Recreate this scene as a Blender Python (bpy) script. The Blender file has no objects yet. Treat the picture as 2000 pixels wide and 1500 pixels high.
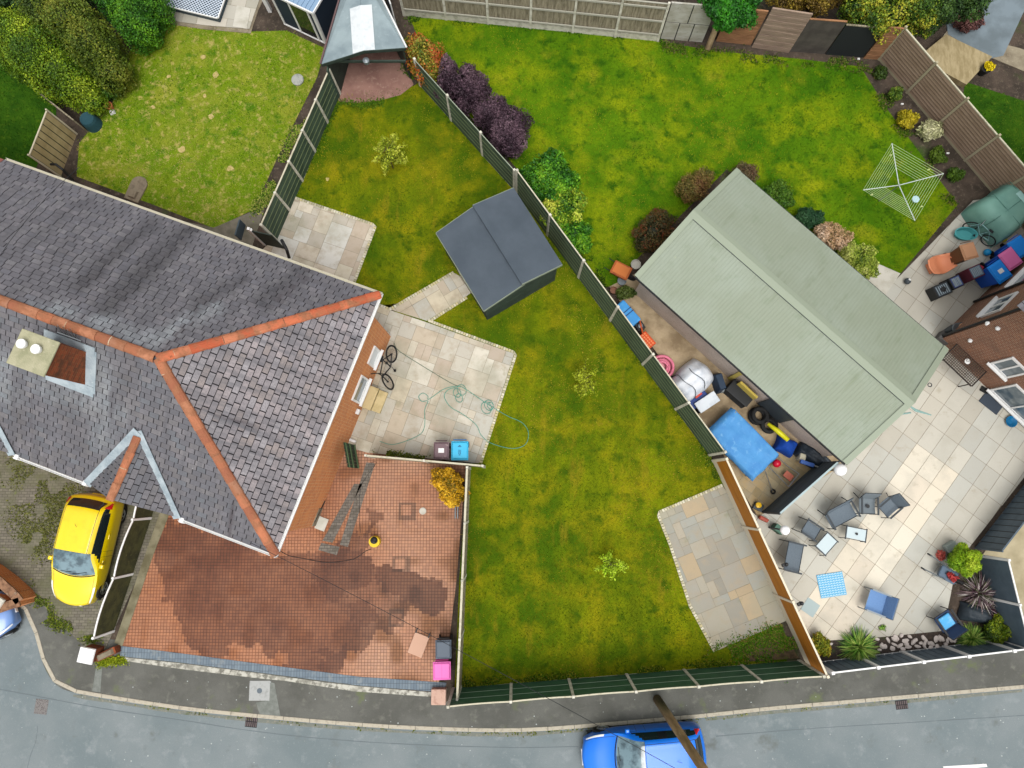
import bpy, math, random
import numpy as np
from mathutils import Vector, Matrix
random.seed(7); RNG = np.random.default_rng(7)
R = math.radians
S = bpy.context.scene
COL = S.collection

# ---------------------------------------------------------------- camera
F_PX, CAM_H = 1387.0, 26.0
_th = math.atan2(200, F_PX); _ph = math.atan2(10, math.hypot(F_PX, 200))
_F = Vector((0, math.sin(_th), -math.cos(_th))); UP = Vector((0, math.cos(_th), math.sin(_th))); _R = Vector((1, 0, 0))
FW = _F * math.cos(_ph) - _R * math.sin(_ph); RT = _R * math.cos(_ph) + _F * math.sin(_ph)
cam = bpy.data.cameras.new('camera'); camo = bpy.data.objects.new('camera', cam); COL.objects.link(camo)
m = Matrix((RT, UP, -FW)).transposed().to_4x4(); m.translation = Vector((0, 0, CAM_H)); camo.matrix_world = m
cam.sensor_width = 36; cam.lens = F_PX / 2000 * 36; cam.clip_start = .1; cam.clip_end = 2000
S.camera = camo
# ---------------------------------------------------------------- light
SUN_EL, SUN_AZ = 70, 165      # azimuth clockwise from +Y
w = bpy.data.worlds.new("World"); S.world = w; w.use_nodes = True
nt = w.node_tree; bg = nt.nodes['Background']; sky = nt.nodes.new('ShaderNodeTexSky')
sky.sky_type = 'NISHITA'; sky.sun_disc = False; sky.sun_elevation = R(SUN_EL); sky.sun_rotation = R(SUN_AZ)
sky.dust_density = 3; sky.ozone_density = .6; sky.air_density = .8
hs = nt.nodes.new('ShaderNodeHueSaturation'); hs.inputs['Saturation'].default_value = .06     # overcast: cloud takes the blue out
nt.links.new(sky.outputs[0], hs.inputs['Color']); nt.links.new(hs.outputs[0], bg.inputs[0]); bg.inputs[1].default_value = .15
sl = bpy.data.lights.new('sun', 'SUN'); sl.energy = .95; sl.angle = R(36); sl.color = (1, .955, .89)
so = bpy.data.objects.new('sun', sl); COL.objects.link(so)
d = Vector((math.sin(R(SUN_AZ)) * math.cos(R(SUN_EL)), math.cos(R(SUN_AZ)) * math.cos(R(SUN_EL)), math.sin(R(SUN_EL))))
so.rotation_euler = d.to_track_quat('Z', 'Y').to_euler(); so.location = d * 60
S.view_settings.view_transform = 'Standard'; S.view_settings.look = 'None'; S.view_settings.exposure = .92; S.view_settings.gamma = 1
S.render.engine = 'CYCLES'

# ---------------------------------------------------------------- helpers
def ray(px, py):
    return ((px - 1000) * RT - (py - 750) * UP + F_PX * FW)
def at(px, py, z=0.0):
    d = ray(px, py); t = (CAM_H - z) / -d.z
    return Vector((d.x * t, d.y * t, z))
def onplane(px, py, p0, n):
    d = ray(px, py); o = Vector((0, 0, CAM_H)); t = (p0 - o).dot(n) / d.dot(n)
    return o + d * t
GAIN = 1.45
def c(r, g, b, k=1.0):
    f = lambda v: min(.92, ((v / 255 + .055) / 1.055) ** 2.4 / GAIN * k)
    return (f(r), f(g), f(b), 1)

def ramp(nt, lo, hi):
    n = nt.nodes.new('ShaderNodeMapRange'); n.inputs[1].default_value = lo; n.inputs[2].default_value = hi; n.clamp = True
    return n
MATS = {}
def mat(name, col=None, rough=.8, layers=(), bump=None, metal=0, attr=None, brick=None, spec=.3, coat=0, wet=None, trans=0, stretch=None, sss=0):
    """layers: (scale, colour2, lo, hi, detail[, stretch xyz]) noise blends; brick: dict(c1,c2,mortar,w,h,ms,off)"""
    if name in MATS: return MATS[name]
    m = bpy.data.materials.new(name); m.use_nodes = True; nt = m.node_tree; L = nt.links.new
    p = nt.nodes['Principled BSDF']; p.inputs['Roughness'].default_value = rough; p.inputs['Metallic'].default_value = metal
    p.inputs['Specular IOR Level'].default_value = spec; p.inputs['Coat Weight'].default_value = coat
    if trans: p.inputs['Transmission Weight'].default_value = trans
    tc = nt.nodes.new('ShaderNodeTexCoord')
    if attr:
        a = nt.nodes.new('ShaderNodeVertexColor'); a.layer_name = attr; cur = a.outputs[0]
    else:
        a = nt.nodes.new('ShaderNodeRGB'); a.outputs[0].default_value = col or (.5, .5, .5, 1); cur = a.outputs[0]
    hgt = None
    if brick:
        b = nt.nodes.new('ShaderNodeTexBrick'); b.offset = brick.get('off', .5); b.squash = 1
        b.inputs['Color1'].default_value = brick['c1']; b.inputs['Color2'].default_value = brick['c2']; b.inputs['Mortar'].default_value = brick['mortar']
        b.inputs['Scale'].default_value = 1; b.inputs['Mortar Size'].default_value = brick.get('ms', .006); b.inputs['Mortar Smooth'].default_value = .2
        b.inputs['Bias'].default_value = brick.get('bias', 0)
        b.inputs['Brick Width'].default_value = brick['w']; b.inputs['Row Height'].default_value = brick['h']
        L(tc.outputs['UV'], b.inputs['Vector']); cur = b.outputs['Color']; hgt = b.outputs['Fac']
        if attr:
            mx = nt.nodes.new('ShaderNodeMix'); mx.data_type = 'RGBA'; mx.blend_type = 'MULTIPLY'; mx.inputs[0].default_value = 1
            L(cur, mx.inputs[6]); L(a.outputs[0], mx.inputs[7]); cur = mx.outputs[2]
    for i, ly in enumerate(layers):
        sc, c2, lo, hi, det = ly[:5]
        n = nt.nodes.new('ShaderNodeTexNoise'); n.inputs['Scale'].default_value = sc; n.inputs['Detail'].default_value = det; n.inputs['Roughness'].default_value = .6
        mp = nt.nodes.new('ShaderNodeMapping'); mp.inputs['Location'].default_value = (i * 7.3, i * 3.1, i * 1.7)
        src = tc.outputs['Object']
        if len(ly) > 5:
            mp.inputs['Scale'].default_value = ly[5]
            if len(ly) > 6: src = tc.outputs['UV']
        L(src, mp.inputs[0]); L(mp.outputs[0], n.inputs['Vector'])
        r = ramp(nt, lo, hi); L(n.outputs[0], r.inputs[0])
        mx = nt.nodes.new('ShaderNodeMix'); mx.data_type = 'RGBA'; L(r.outputs[0], mx.inputs[0]); L(cur, mx.inputs[6])
        mx.inputs[7].default_value = c2; cur = mx.outputs[2]
    L(cur, p.inputs['Base Color'])
    if wet:      # attribute alpha-like layer: darker and glossier where water lies
        wv = nt.nodes.new('ShaderNodeVertexColor'); wv.layer_name = wet
        mr = nt.nodes.new('ShaderNodeMapRange'); mr.inputs[3].default_value = rough; mr.inputs[4].default_value = .5
        L(wv.outputs[0], mr.inputs[0]); L(mr.outputs[0], p.inputs['Roughness'])
        mx = nt.nodes.new('ShaderNodeMix'); mx.data_type = 'RGBA'; mx.blend_type = 'MULTIPLY'
        L(wv.outputs[0], mx.inputs[0]); L(cur, mx.inputs[6]); mx.inputs[7].default_value = (.34, .245, .18, 1); L(mx.outputs[2], p.inputs['Base Color'])
    if bump or hgt:
        bs = bump or (60, .2)
        n = nt.nodes.new('ShaderNodeTexNoise'); n.inputs['Scale'].default_value = bs[0]; n.inputs['Detail'].default_value = 4
        L(tc.outputs['Object'], n.inputs['Vector'])
        bp = nt.nodes.new('ShaderNodeBump'); bp.inputs['Strength'].default_value = bs[1]; bp.inputs['Distance'].default_value = .02
        L(n.outputs[0], bp.inputs['Height']); last = bp
        if hgt:
            b2 = nt.nodes.new('ShaderNodeBump'); b2.invert = True; b2.inputs['Strength'].default_value = .5; b2.inputs['Distance'].default_value = .01
            L(hgt, b2.inputs['Height']); L(bp.outputs[0], b2.inputs['Normal']); last = b2
        L(last.outputs[0], p.inputs['Normal'])
    MATS[name] = m
    return m

class MB:
    """collects shapes in local coordinates, links them as ONE mesh object"""
    def __init__(s): s.v = []; s.f = []; s.m = []; s.c = []; s.uvf = []
    def add(s, vs, fs, mi=0, col=None, M=None):
        o = len(s.v)
        s.v += [tuple(M @ Vector(v)) if M else tuple(v) for v in vs]
        for f in fs: s.f.append([i + o for i in f]); s.m.append(mi); s.c.append(col)
        return s
    def box(s, x0, x1, y0, y1, z0, z1, mi=0, col=None, M=None, tx=0, ty=0):
        vs = [(x0, y0, z0), (x1, y0, z0), (x1, y1, z0), (x0, y1, z0), (x0 + tx, y0 + ty, z1), (x1 - tx, y0 + ty, z1), (x1 - tx, y1 - ty, z1), (x0 + tx, y1 - ty, z1)]
        return s.add(vs, [(3, 2, 1, 0), (4, 5, 6, 7), (0, 1, 5, 4), (1, 2, 6, 5), (2, 3, 7, 6), (3, 0, 4, 7)], mi, col, M)
    def prism(s, poly, z0, z1, mi=0, col=None, M=None):
        n = len(poly); vs = [(p[0], p[1], z0) for p in poly] + [(p[0], p[1], z1) for p in poly]
        a = sum(poly[i][0] * poly[(i + 1) % n][1] - poly[(i + 1) % n][0] * poly[i][1] for i in range(n))
        fs = [list(range(n))[::-1], list(range(n, 2 * n))] + [(i, (i + 1) % n, (i + 1) % n + n, i + n) for i in range(n)]
        if a < 0: fs = [list(f)[::-1] for f in fs]
        return s.add(vs, fs, mi, col, M)
    def slab3(s, pts, th, mi=0, col=None):
        """3-D polygon thickened along its normal (downwards)"""
        pts = [Vector(p) for p in pts]; n = (pts[1] - pts[0]).cross(pts[2] - pts[0]).normalized()
        if n.z < 0: pts = pts[::-1]; n = -n
        k = len(pts); vs = [p - n * th for p in pts] + pts
        return s.add(vs, [list(range(k))[::-1], list(range(k, 2 * k))] + [(i, (i + 1) % k, (i + 1) % k + k, i + k) for i in range(k)], mi, col)
    def tube(s, pts, r, seg=8, mi=0, col=None, closed=False, caps=True, M=None):
        pts = [Vector(p) for p in pts]; n = len(pts); rs = r if isinstance(r, (list, tuple)) else [r] * n
        vs = []; prev = None
        for i, p in enumerate(pts):
            a = pts[i - 1] if (i or closed) else p; b = pts[(i + 1) % n] if (i < n - 1 or closed) else p
            t = (b - a).normalized()
            if prev is None:
                u = t.orthogonal().normalized()
            else:
                u = (prev - t * prev.dot(t)); u = u.normalized() if u.length > 1e-6 else t.orthogonal().normalized()
            prev = u; w_ = t.cross(u)
            for k in range(seg):
                q = 2 * math.pi * k / seg; vs.append(p + (u * math.cos(q) + w_ * math.sin(q)) * rs[i])
        fs = []
        for i in range(n if closed else n - 1):
            j = (i + 1) % n
            for k in range(seg): fs.append((i * seg + k, i * seg + (k + 1) % seg, j * seg + (k + 1) % seg, j * seg + k))
        if caps and not closed: fs += [list(range(seg))[::-1], [(n - 1) * seg + k for k in range(seg)]]
        return s.add(vs, fs, mi, col, M)
    def lathe(s, prof, seg=20, mi=0, col=None, M=None):
        vs = []; n = len(prof)
        for r_, z in prof:
            for k in range(seg): q = 2 * math.pi * k / seg; vs.append((r_ * math.cos(q), r_ * math.sin(q), z))
        fs = [(i * seg + k, i * seg + (k + 1) % seg, (i + 1) * seg + (k + 1) % seg, (i + 1) * seg + k) for i in range(n - 1) for k in range(seg)]
        fs += [list(range(seg))[::-1], [(n - 1) * seg + k for k in range(seg)]]
        return s.add(vs, fs, mi, col, M)
    def torus(s, R_, r_, z=0, seg=28, k=8, M=None, mi=0):
        return s.tube([(R_ * math.cos(2 * math.pi * i / seg), R_ * math.sin(2 * math.pi * i / seg), z) for i in range(seg)], r_, k, mi, closed=True, M=M)
    def build(s, name, mats, parent=None, smooth=False, bev=0, loc=None, sub=0, kind=None):
        me = bpy.data.meshes.new(name); me.from_pydata(s.v, [], s.f)
        if not isinstance(mats, (list, tuple)): mats = [mats]
        for k in mats: me.materials.append(k)
        me.polygons.foreach_set('material_index', s.m)
        uv = me.uv_layers.new(name='UVMap').data
        Z = Vector((0, 0, 1)); V = [Vector(v) for v in s.v]
        for p in me.polygons:
            n = p.normal
            if abs(n.z) > .97: t, b = Vector((1, 0, 0)), Vector((0, 1, 0))
            else: t = Z.cross(n).normalized(); b = n.cross(t)
            for li, vi in zip(p.loop_indices, p.vertices): uv[li].uv = (V[vi].dot(t), V[vi].dot(b))
        if any(k is not None for k in s.c):
            ca = me.color_attributes.new('Col', 'FLOAT_COLOR', 'CORNER')
            for p, cc in zip(me.polygons, s.c):
                for q_, li in enumerate(p.loop_indices): ca.data[li].color = (cc[q_] if isinstance(cc, list) else cc) or (1, 1, 1, 1)
        if smooth:
            me.shade_smooth() if hasattr(me, 'shade_smooth') else [setattr(p, 'use_smooth', True) for p in me.polygons]
        me.update(); o = bpy.data.objects.new(name, me); COL.objects.link(o)
        if parent: o.parent = parent
        if loc is not None: o.location = loc
        if bev:
            b = o.modifiers.new('bevel', 'BEVEL'); b.width = bev; b.segments = 2; b.limit_method = 'ANGLE'; b.angle_limit = R(35)
        if sub:
            b = o.modifiers.new('sub', 'SUBSURF'); b.levels = sub; b.render_levels = sub
        if kind: o['kind'] = kind
        return o

LABELS = {}
def thing(name, label, cat, loc=(0, 0, 0), rz=0, group=None):
    o = bpy.data.objects.new(name, None); COL.objects.link(o); o.empty_display_size = .3
    o.location = loc; o.rotation_euler = (0, 0, rz); tag(o, label, cat, group); return o
def tag(o, label, cat, group=None):
    o['label'] = label; o['category'] = cat
    if group: o['group'] = group
    LABELS.setdefault(label, []).append(o.name); return o
def toloc(root, p):
    return (Matrix.Translation(root.location) @ Matrix.Rotation(root.rotation_euler.z, 4, 'Z')).inverted() @ Vector(p)
def pxang(px, py, dx, dy):
    """world heading of a direction seen at a ground pixel"""
    a = at(px, py); b = at(px + dx, py + dy); return math.atan2(b.y - a.y, b.x - a.x)
def W(pts, z=0): return [tuple(at(x, y, z))[:2] for x, y in pts]

def clip(poly, x0, x1, y0, y1):
    def cut(P, f, g):
        out = []
        for i in range(len(P)):
            a, b = P[i - 1], P[i]; fa, fb = f(a), f(b)
            if (fa >= 0) != (fb >= 0): t = fa / (fa - fb); out.append((a[0] + (b[0] - a[0]) * t, a[1] + (b[1] - a[1]) * t))
            if fb >= 0: out.append(b)
        return out
    for f in (lambda p: p[0] - x0, lambda p: x1 - p[0], lambda p: p[1] - y0, lambda p: y1 - p[1]):
        poly = cut(poly, f, None)
        if len(poly) < 3: return []
    return poly
def area(P): return abs(sum(P[i - 1][0] * P[i][1] - P[i][0] * P[i - 1][1] for i in range(len(P)))) / 2
def inpoly(X, Y, poly):
    r = np.zeros(len(X), bool); n = len(poly)
    for i in range(n):
        x1, y1 = poly[i - 1]; x2, y2 = poly[i]
        if y1 == y2: continue
        cnd = ((y1 > Y) != (y2 > Y)) & (X < (x2 - x1) * (Y - y1) / (y2 - y1) + x1); r ^= cnd
    return r
def vnoise(X, Y, sc, seed=0):
    """cheap smooth value noise"""
    g = np.random.default_rng(seed).random((64, 64)); x = X * sc + 1000; y = Y * sc + 1000
    xi = np.floor(x).astype(int); yi = np.floor(y).astype(int); fx = x - xi; fy = y - yi; fx = fx * fx * (3 - 2 * fx); fy = fy * fy * (3 - 2 * fy)
    G = lambda a, b: g[a % 64, b % 64]
    return (G(xi, yi) * (1 - fx) * (1 - fy) + G(xi + 1, yi) * fx * (1 - fy) + G(xi, yi + 1) * (1 - fx) * fy + G(xi + 1, yi + 1) * fx * fy)

def sheet(name, poly, z0, z1, m, kind='structure'):
    return MB().prism(poly, z0, z1).build(name, m, kind=kind)

def npmesh(name, V, Fq, cols, m, parent=None, kind=None, k=4):
    """fast mesh from numpy: V (n,3), faces of k verts, per-face colour"""
    me = bpy.data.meshes.new(name); nf = len(Fq)
    me.vertices.add(len(V)); me.vertices.foreach_set('co', V.astype(np.float32).ravel())
    me.loops.add(nf * k); me.loops.foreach_set('vertex_index', Fq.astype(np.int32).ravel())
    me.polygons.add(nf); me.polygons.foreach_set('loop_start', np.arange(0, nf * k, k, dtype=np.int32))
    me.update(calc_edges=True)
    ca = me.color_attributes.new('Col', 'FLOAT_COLOR', 'CORNER')
    cc = np.concatenate([np.repeat(cols, k, axis=0), np.ones((nf * k, 1))], 1); ca.data.foreach_set('color', cc.astype(np.float32).ravel())
    me.materials.append(m); o = bpy.data.objects.new(name, me); COL.objects.link(o)
    if parent: o.parent = parent
    if kind: o['kind'] = kind
    return o

# ---------------------------------------------------------------- materials
A1 = 'Col'
M_leaf = mat('leaf', attr=A1, rough=.6, spec=.25)
M_bark = mat('bark', c(95, 80, 62), layers=[(6, c(60, 48, 36), .4, .6, 4)], bump=(30, .6))
M_soil = mat('soil', c(84, 72, 62), layers=[(1.3, c(60, 52, 44), .4, .6, 5), (9, c(110, 98, 84), .55, .75, 6), (.6, c(60, 82, 30), .58, .72, 5)], bump=(25, .9), rough=1)
M_lawn = mat('lawn_green', c(124, 136, 10), rough=.95, spec=.08, layers=[(1.3, c(94, 108, 8), .4, .65, 5, (1, .2, 1)), (.4, c(70, 100, 6), .42, .6, 7), (.9, c(150, 142, 16), .46, .72, 8), (1.9, c(62, 90, 6), .53, .7, 8), (1.3, c(166, 140, 34), .58, .84, 8, (1.3, .4, 1)), (18, c(70, 88, 6), .45, .9, 4)], bump=(40, .9))
M_lawn4 = mat('lawn_fresh_green', c(94, 130, 10), rough=.95, spec=.08, layers=[(.35, c(64, 108, 6), .43, .6, 7), (.8, c(142, 154, 14), .46, .7, 8), (2, c(48, 90, 6), .53, .68, 8), (.7, c(162, 158, 36), .58, .85, 8), (18, c(64, 96, 6), .45, .9, 4)], bump=(40, .9))
M_lawn2 = mat('lawn_strawy', c(112, 138, 18), rough=.95, spec=.08, layers=[(.8, c(98, 130, 16), .4, .62, 6), (.9, c(146, 150, 48), .45, .75, 8), (4.5, c(182, 168, 98), .54, .7, 8), (2.6, c(74, 116, 12), .55, .68, 7), (1.2, c(204, 186, 124), .66, .78, 8), (28, c(176, 170, 92), .55, .8, 3)], bump=(40, .9))
M_lawn3 = mat('lawn_deep_green', c(58, 96, 14), rough=.95, spec=.08, layers=[(1.2, c(40, 78, 10), .4, .6, 6), (6, c(84, 112, 24), .55, .75, 6)], bump=(40, .9))  # deep green grass with random patches of tone
M_ground = mat('far_ground', c(92, 108, 60), layers=[(.1, c(120, 116, 88), .45, .6, 6), (2, c(70, 90, 40), .4, .7, 5)], rough=1)
M_white = mat('white_paint', c(240, 240, 238), rough=.5, layers=[(6, c(214, 212, 206), .6, .8, 4)])
M_asph = mat('asphalt', c(132, 141, 143), rough=.85, layers=[(.35, c(116, 128, 131), .4, .62, 6), (2.2, c(146, 154, 156), .55, .75, 6), (70, c(96, 104, 106), .5, .8, 2), (14, c(142, 152, 153), .6, .75, 4), (.9, c(112, 120, 120), .62, .74, 8), (1.1, c(108, 114, 112), .62, .74, 7)], bump=(90, .35))
M_pave = mat('pavement_tar', c(108, 108, 102), rough=.9, layers=[(.7, c(92, 92, 86), .4, .6, 6), (3, c(128, 128, 118), .55, .75, 6), (80, c(74, 76, 74), .5, .8, 2), (1.5, c(104, 112, 80), .6, .72, 7)], bump=(90, .4))
M_kerb = mat('kerb_concrete', c(186, 178, 160), layers=[(8, c(150, 142, 126), .5, .75, 5)], bump=(80, .3))
M_stone = mat('slab_stone', attr=A1, rough=.8, layers=[(2.2, c(170, 156, 132), .48, .8, 6), (.5, c(162, 160, 140), .5, .75, 6), (14, c(150, 142, 126), .6, .9, 5), (1.0, c(134, 136, 100), .66, .82, 6)], bump=(40, .25))
M_slab = mat('slab_smooth', attr=A1, rough=.75, layers=[(.8, c(184, 180, 166), .5, .85, 6), (2.6, c(170, 160, 138), .6, .85, 7), (30, c(180, 170, 150), .6, .9, 4)], bump=(60, .12))
M_sett = mat('sett_stone', attr=A1, rough=.9, bump=(60, .5))
M_joint = mat('joint_mortar', c(146, 136, 116), layers=[(5, c(110, 112, 80), .5, .7, 4)])
M_conc = mat('old_concrete', c(150, 140, 118), layers=[(1.5, c(112, 100, 82), .4, .65, 6), (8, c(170, 158, 134), .55, .8, 5)], bump=(50, .3))
M_lconc = mat('pale_concrete', c(206, 202, 190), layers=[(2, c(180, 176, 160), .45, .7, 6)], bump=(50, .2))
M_post = mat('concrete_post', c(222, 218, 202), layers=[(4, c(172, 168, 150), .45, .7, 5)], bump=(60, .3))
M_green = mat('green_fence_paint', c(72, 92, 74), rough=.75, layers=[(1.2, c(52, 70, 55), .4, .65, 5), (12, c(100, 114, 90), .58, .8, 5, (1, 1, 3))], bump=(60, .35))
M_green2 = mat('dark_green_paint', c(52, 66, 58), rough=.7, layers=[(3, c(40, 52, 46), .4, .65, 5)], bump=(60, .3))
M_taupe = mat('weathered_board', c(172, 148, 126), rough=.9, layers=[(2.5, c(150, 126, 104), .4, .65, 6, (.5, 1, 4)), (18, c(128, 108, 90), .6, .8, 4, (.3, 1, 3))], bump=(40, .5))
M_brownf = mat('orange_brown_stain', c(192, 124, 36), rough=.7, layers=[(2.5, c(162, 100, 26), .4, .7, 6, (.4, 1, 5))], bump=(40, .4))
M_greywood = mat('grey_old_wood', c(166, 156, 132), rough=.95, layers=[(3, c(112, 104, 84), .4, .65, 6, (4, 1, .5)), (10, c(176, 170, 152), .55, .8, 5, (4, 1, .5))], bump=(40, .5))
M_redwood = mat('reddish_board', c(168, 122, 86), rough=.9, layers=[(2.5, c(138, 98, 68), .4, .65, 6, (.5, 1, 4))], bump=(40, .5))
M_olive = mat('olive_board', c(74, 74, 40), rough=.9, layers=[(2.5, c(50, 52, 28), .4, .65, 6), (9, c(110, 108, 60), .6, .78, 4)], bump=(40, .5))
M_slatef = mat('slate_composite', c(92, 108, 120), rough=.6, layers=[(2, c(78, 94, 106), .4, .65, 5)], bump=(60, .15))
M_white = mat('white_paint', c(240, 240, 238), rough=.5, layers=[(6, c(214, 212, 206), .6, .8, 4)])
M_upvc = mat('white_upvc', c(244, 244, 242), rough=.35)
M_glass = mat('window_glass', c(92, 108, 118), rough=.06, spec=.8, layers=[(2.2, c(130, 142, 148), .45, .65, 2)])
M_dglass = mat('dark_glass', c(26, 36, 40), rough=.06, spec=.8)
M_black = mat('black_plastic', c(34, 36, 38), rough=.5)
M_dgrey = mat('dark_grey_plastic', c(66, 74, 80), rough=.5, bump=(50, .1))
M_grey = mat('grey_metal', c(128, 136, 140), rough=.45, metal=.6)
M_steel = mat('bright_steel', c(200, 206, 208), rough=.3, metal=.85)
M_rubber = mat('rubber', c(34, 34, 34), rough=.85)
M_lead = mat('lead_flashing', c(176, 188, 194), rough=.55, layers=[(3, c(146, 160, 168), .4, .65, 5), (16, c(206, 214, 216), .6, .8, 5)], bump=(18, .5))
M_terra = mat('terracotta_ridge', attr=A1, rough=.85, layers=[(3.5, c(158, 104, 74), .42, .62, 6), (12, c(120, 78, 52), .58, .76, 6), (2.2, c(196, 184, 150), .66, .76, 7), (22, c(206, 196, 168), .7, .82, 5)], bump=(40, .5))
M_slate = mat('roof_slate', attr=A1, rough=.66, spec=.3, layers=[(1, c(96, 95, 100), .42, .7, 6, (4, .3, 1), 'uv'), (1, c(78, 72, 76), .62, .74, 6, (2.2, .22, 1), 'uv'), (8, c(168, 168, 170), .68, .78, 7), (30, c(100, 96, 100), .5, .8, 3)], bump=(50, .35))
M_slateb = mat('roof_joint', c(36, 34, 38))
M_brick = mat('orange_brick', rough=.9, brick=dict(c1=c(226, 140, 80), c2=c(196, 106, 56), mortar=c(222, 184, 138), w=.225, h=.075, ms=.01), layers=[(1.2, c(228, 152, 92), .5, .75, 5), (5, c(176, 98, 54), .62, .82, 5)])
M_brick2 = mat('brown_brick', rough=.9, brick=dict(c1=c(150, 98, 72), c2=c(122, 76, 56), mortar=c(172, 154, 134), w=.225, h=.075, ms=.009), layers=[(1.2, c(128, 98, 80), .5, .75, 5), (4, c(176, 122, 90), .62, .8, 5)])
M_brick3 = mat('chimney_brick', rough=.95, brick=dict(c1=c(150, 74, 42), c2=c(116, 60, 38), mortar=c(130, 96, 60), w=.225, h=.075, ms=.006), layers=[(3, c(90, 60, 40), .5, .7, 5)])
M_render = mat('pebbledash', c(226, 208, 194), rough=1, layers=[(1.0, c(206, 190, 176), .4, .65, 5), (40, c(150, 138, 128), .5, .75, 3)], bump=(60, .9))
M_roofg = mat('sage_sheet_roof', c(144, 153, 134), rough=.6, spec=.2, layers=[(.4, c(152, 162, 146), .4, .65, 4), (2, c(134, 146, 124), .55, .8, 6), (1, c(126, 136, 112), .6, .8, 5, (3, .3, 1)), (14, c(104, 114, 92), .72, .8, 4), (6, c(160, 168, 142), .68, .76, 6)])
M_felt = mat('roof_felt', c(82, 92, 102), rough=.9, layers=[(.9, c(72, 82, 92), .4, .65, 5), (90, c(100, 110, 120), .6, .85, 2)], bump=(120, .3))
M_sheet = mat('grey_green_sheet', c(152, 168, 172), rough=.5, layers=[(1.2, c(128, 144, 150), .4, .65, 5), (5, c(176, 188, 190), .6, .8, 5)])
M_clear = mat('frosted_polycarbonate', c(220, 226, 228), rough=.35, layers=[(4, c(196, 204, 208), .5, .75, 5)])
M_block = mat('red_block_paving', rough=.85, attr=A1, wet='Wet', brick=dict(c1=(1, .95, .9, 1), c2=(.8, .78, .8, 1), mortar=(.34, .3, .28, 1), w=.11, h=.11, ms=.009, off=0), layers=[(9, c(150, 92, 70), .62, .82, 5)], bump=(60, .4))
M_block2 = mat('grey_block_paving', rough=.9, brick=dict(c1=c(132, 126, 112), c2=c(112, 106, 96), mortar=c(80, 80, 62), w=.2, h=.1, ms=.008), layers=[(.8, c(104, 104, 78), .45, .65, 6), (3, c(112, 122, 58), .62, .74, 6), (1.4, c(140, 134, 120), .6, .8, 5)], bump=(60, .4))
M_blueblk = mat('blue_edging_block', rough=.85, brick=dict(c1=c(126, 140, 150), c2=c(108, 122, 134), mortar=c(84, 92, 100), w=.1, h=.2, ms=.007, off=0), layers=[(3, c(144, 150, 150), .55, .75, 5)])
M_pinkfloor = mat('pink_concrete', c(160, 122, 110), rough=.95, layers=[(1.5, c(140, 104, 94), .4, .62, 6), (9, c(178, 146, 132), .55, .75, 6), (3, c(96, 100, 48), .66, .74, 6)], bump=(50, .4))
def paint(name, r, g, b, rough=.45, **k): return mat(name, c(r, g, b), rough=rough, **k)

# ---------------------------------------------------------------- outlines (photo pixel outlines turned into ground positions)
def beyond(pts): return pts
KERB_PX = [(45, 1188), (70, 1245), (85, 1300), (110, 1338), (145, 1353), (200, 1363), (350, 1386), (500, 1402), (700, 1419), (850, 1427), (1000, 1430), (1140, 1422), (1360, 1403), (1500, 1388), (1700, 1371), (2000, 1345)]
kerb = W(KERB_PX)
def smooth_line(P, n=4):
    out = []
    for i in range(len(P) - 1):
        p0, p1, p2, p3 = P[max(i - 1, 0)], P[i], P[i + 1], P[min(i + 2, len(P) - 1)]
        for k in range(n):
            t = k / n; out.append(tuple(.5 * ((2 * p1[j]) + (-p0[j] + p2[j]) * t + (2 * p0[j] - 5 * p1[j] + 4 * p2[j] - p3[j]) * t * t + (-p0[j] + 3 * p1[j] - 3 * p2[j] + p3[j]) * t ** 3) for j in range(2)))
    return out + [P[-1]]
kerb = smooth_line(kerb)
k0, k1 = kerb[0], kerb[-1]
kerbx = [tuple(at(-500, 830))[:2]] + kerb + [(k1[0] + 30, k1[1] + 4)]
sheet('ground', [(-150, -150), (150, -150), (150, 150), (-150, 150)], -.3, -.2, M_ground)
sheet('road', kerbx + [(k1[0] + 30, -18), (kerbx[0][0], -18)], -.25, -.1, M_asph)
sheet('far_pavement', [(-60, -20), (60, -20), (60, -18.02), (-60, -18.02)], -.2, 0, M_pave)
inner = [(x, y + .02) for x, y in kerbx]
sheet('pavement', kerbx + [(k1[0] + 30, 1), (10, -4), (-2, -5.5), (-10, -4), (-15, -3), (-17, -1.5), (kerbx[0][0], kerbx[0][1] + 2)], -.22, -.004, M_pave)
sheet('garden_soil', [(kerbx[0][0], kerbx[0][1] + .3), (-17.5, -3.2), (-14.9, -5.3), (-9, -5.9), (-2.4, -7.4), (10.5, -6.3), (45, -2), (45, 45), (-45, 45)], -.2, .004, M_soil)
# kerb stones: one structure, real step, open joints
mb = MB(); acc = 0
def stones(line, wid, L, z0, z1, mb, cols=None, side=1, gap=.012):
    P = [Vector(p) for p in line]; i = 0
    cum = [0]
    for a, b in zip(P, P[1:]): cum.append(cum[-1] + (b - a).length)
    def pos(s):
        s = min(max(s, 0), cum[-1])
        for j in range(len(P) - 1):
            if s <= cum[j + 1] or j == len(P) - 2:
                t = (s - cum[j]) / max(cum[j + 1] - cum[j], 1e-6); return P[j].lerp(P[j + 1], min(t, 1)), (P[j + 1] - P[j]).normalized()
    s = 0
    while s < cum[-1] - .02:
        a, ta = pos(s + gap / 2); b, tb = pos(min(s + L, cum[-1]) - gap / 2)
        na = Vector((-ta.y, ta.x)) * wid * side; nb = Vector((-tb.y, tb.x)) * wid * side
        mb.prism([tuple(a), tuple(b), tuple(b + nb), tuple(a + na)], z0, z1 + random.uniform(-.002, .002), col=cols[random.randrange(len(cols))] if cols else None)
        s += L
stones(kerbx, .13, .92, -.2, .012, mb)
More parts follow.
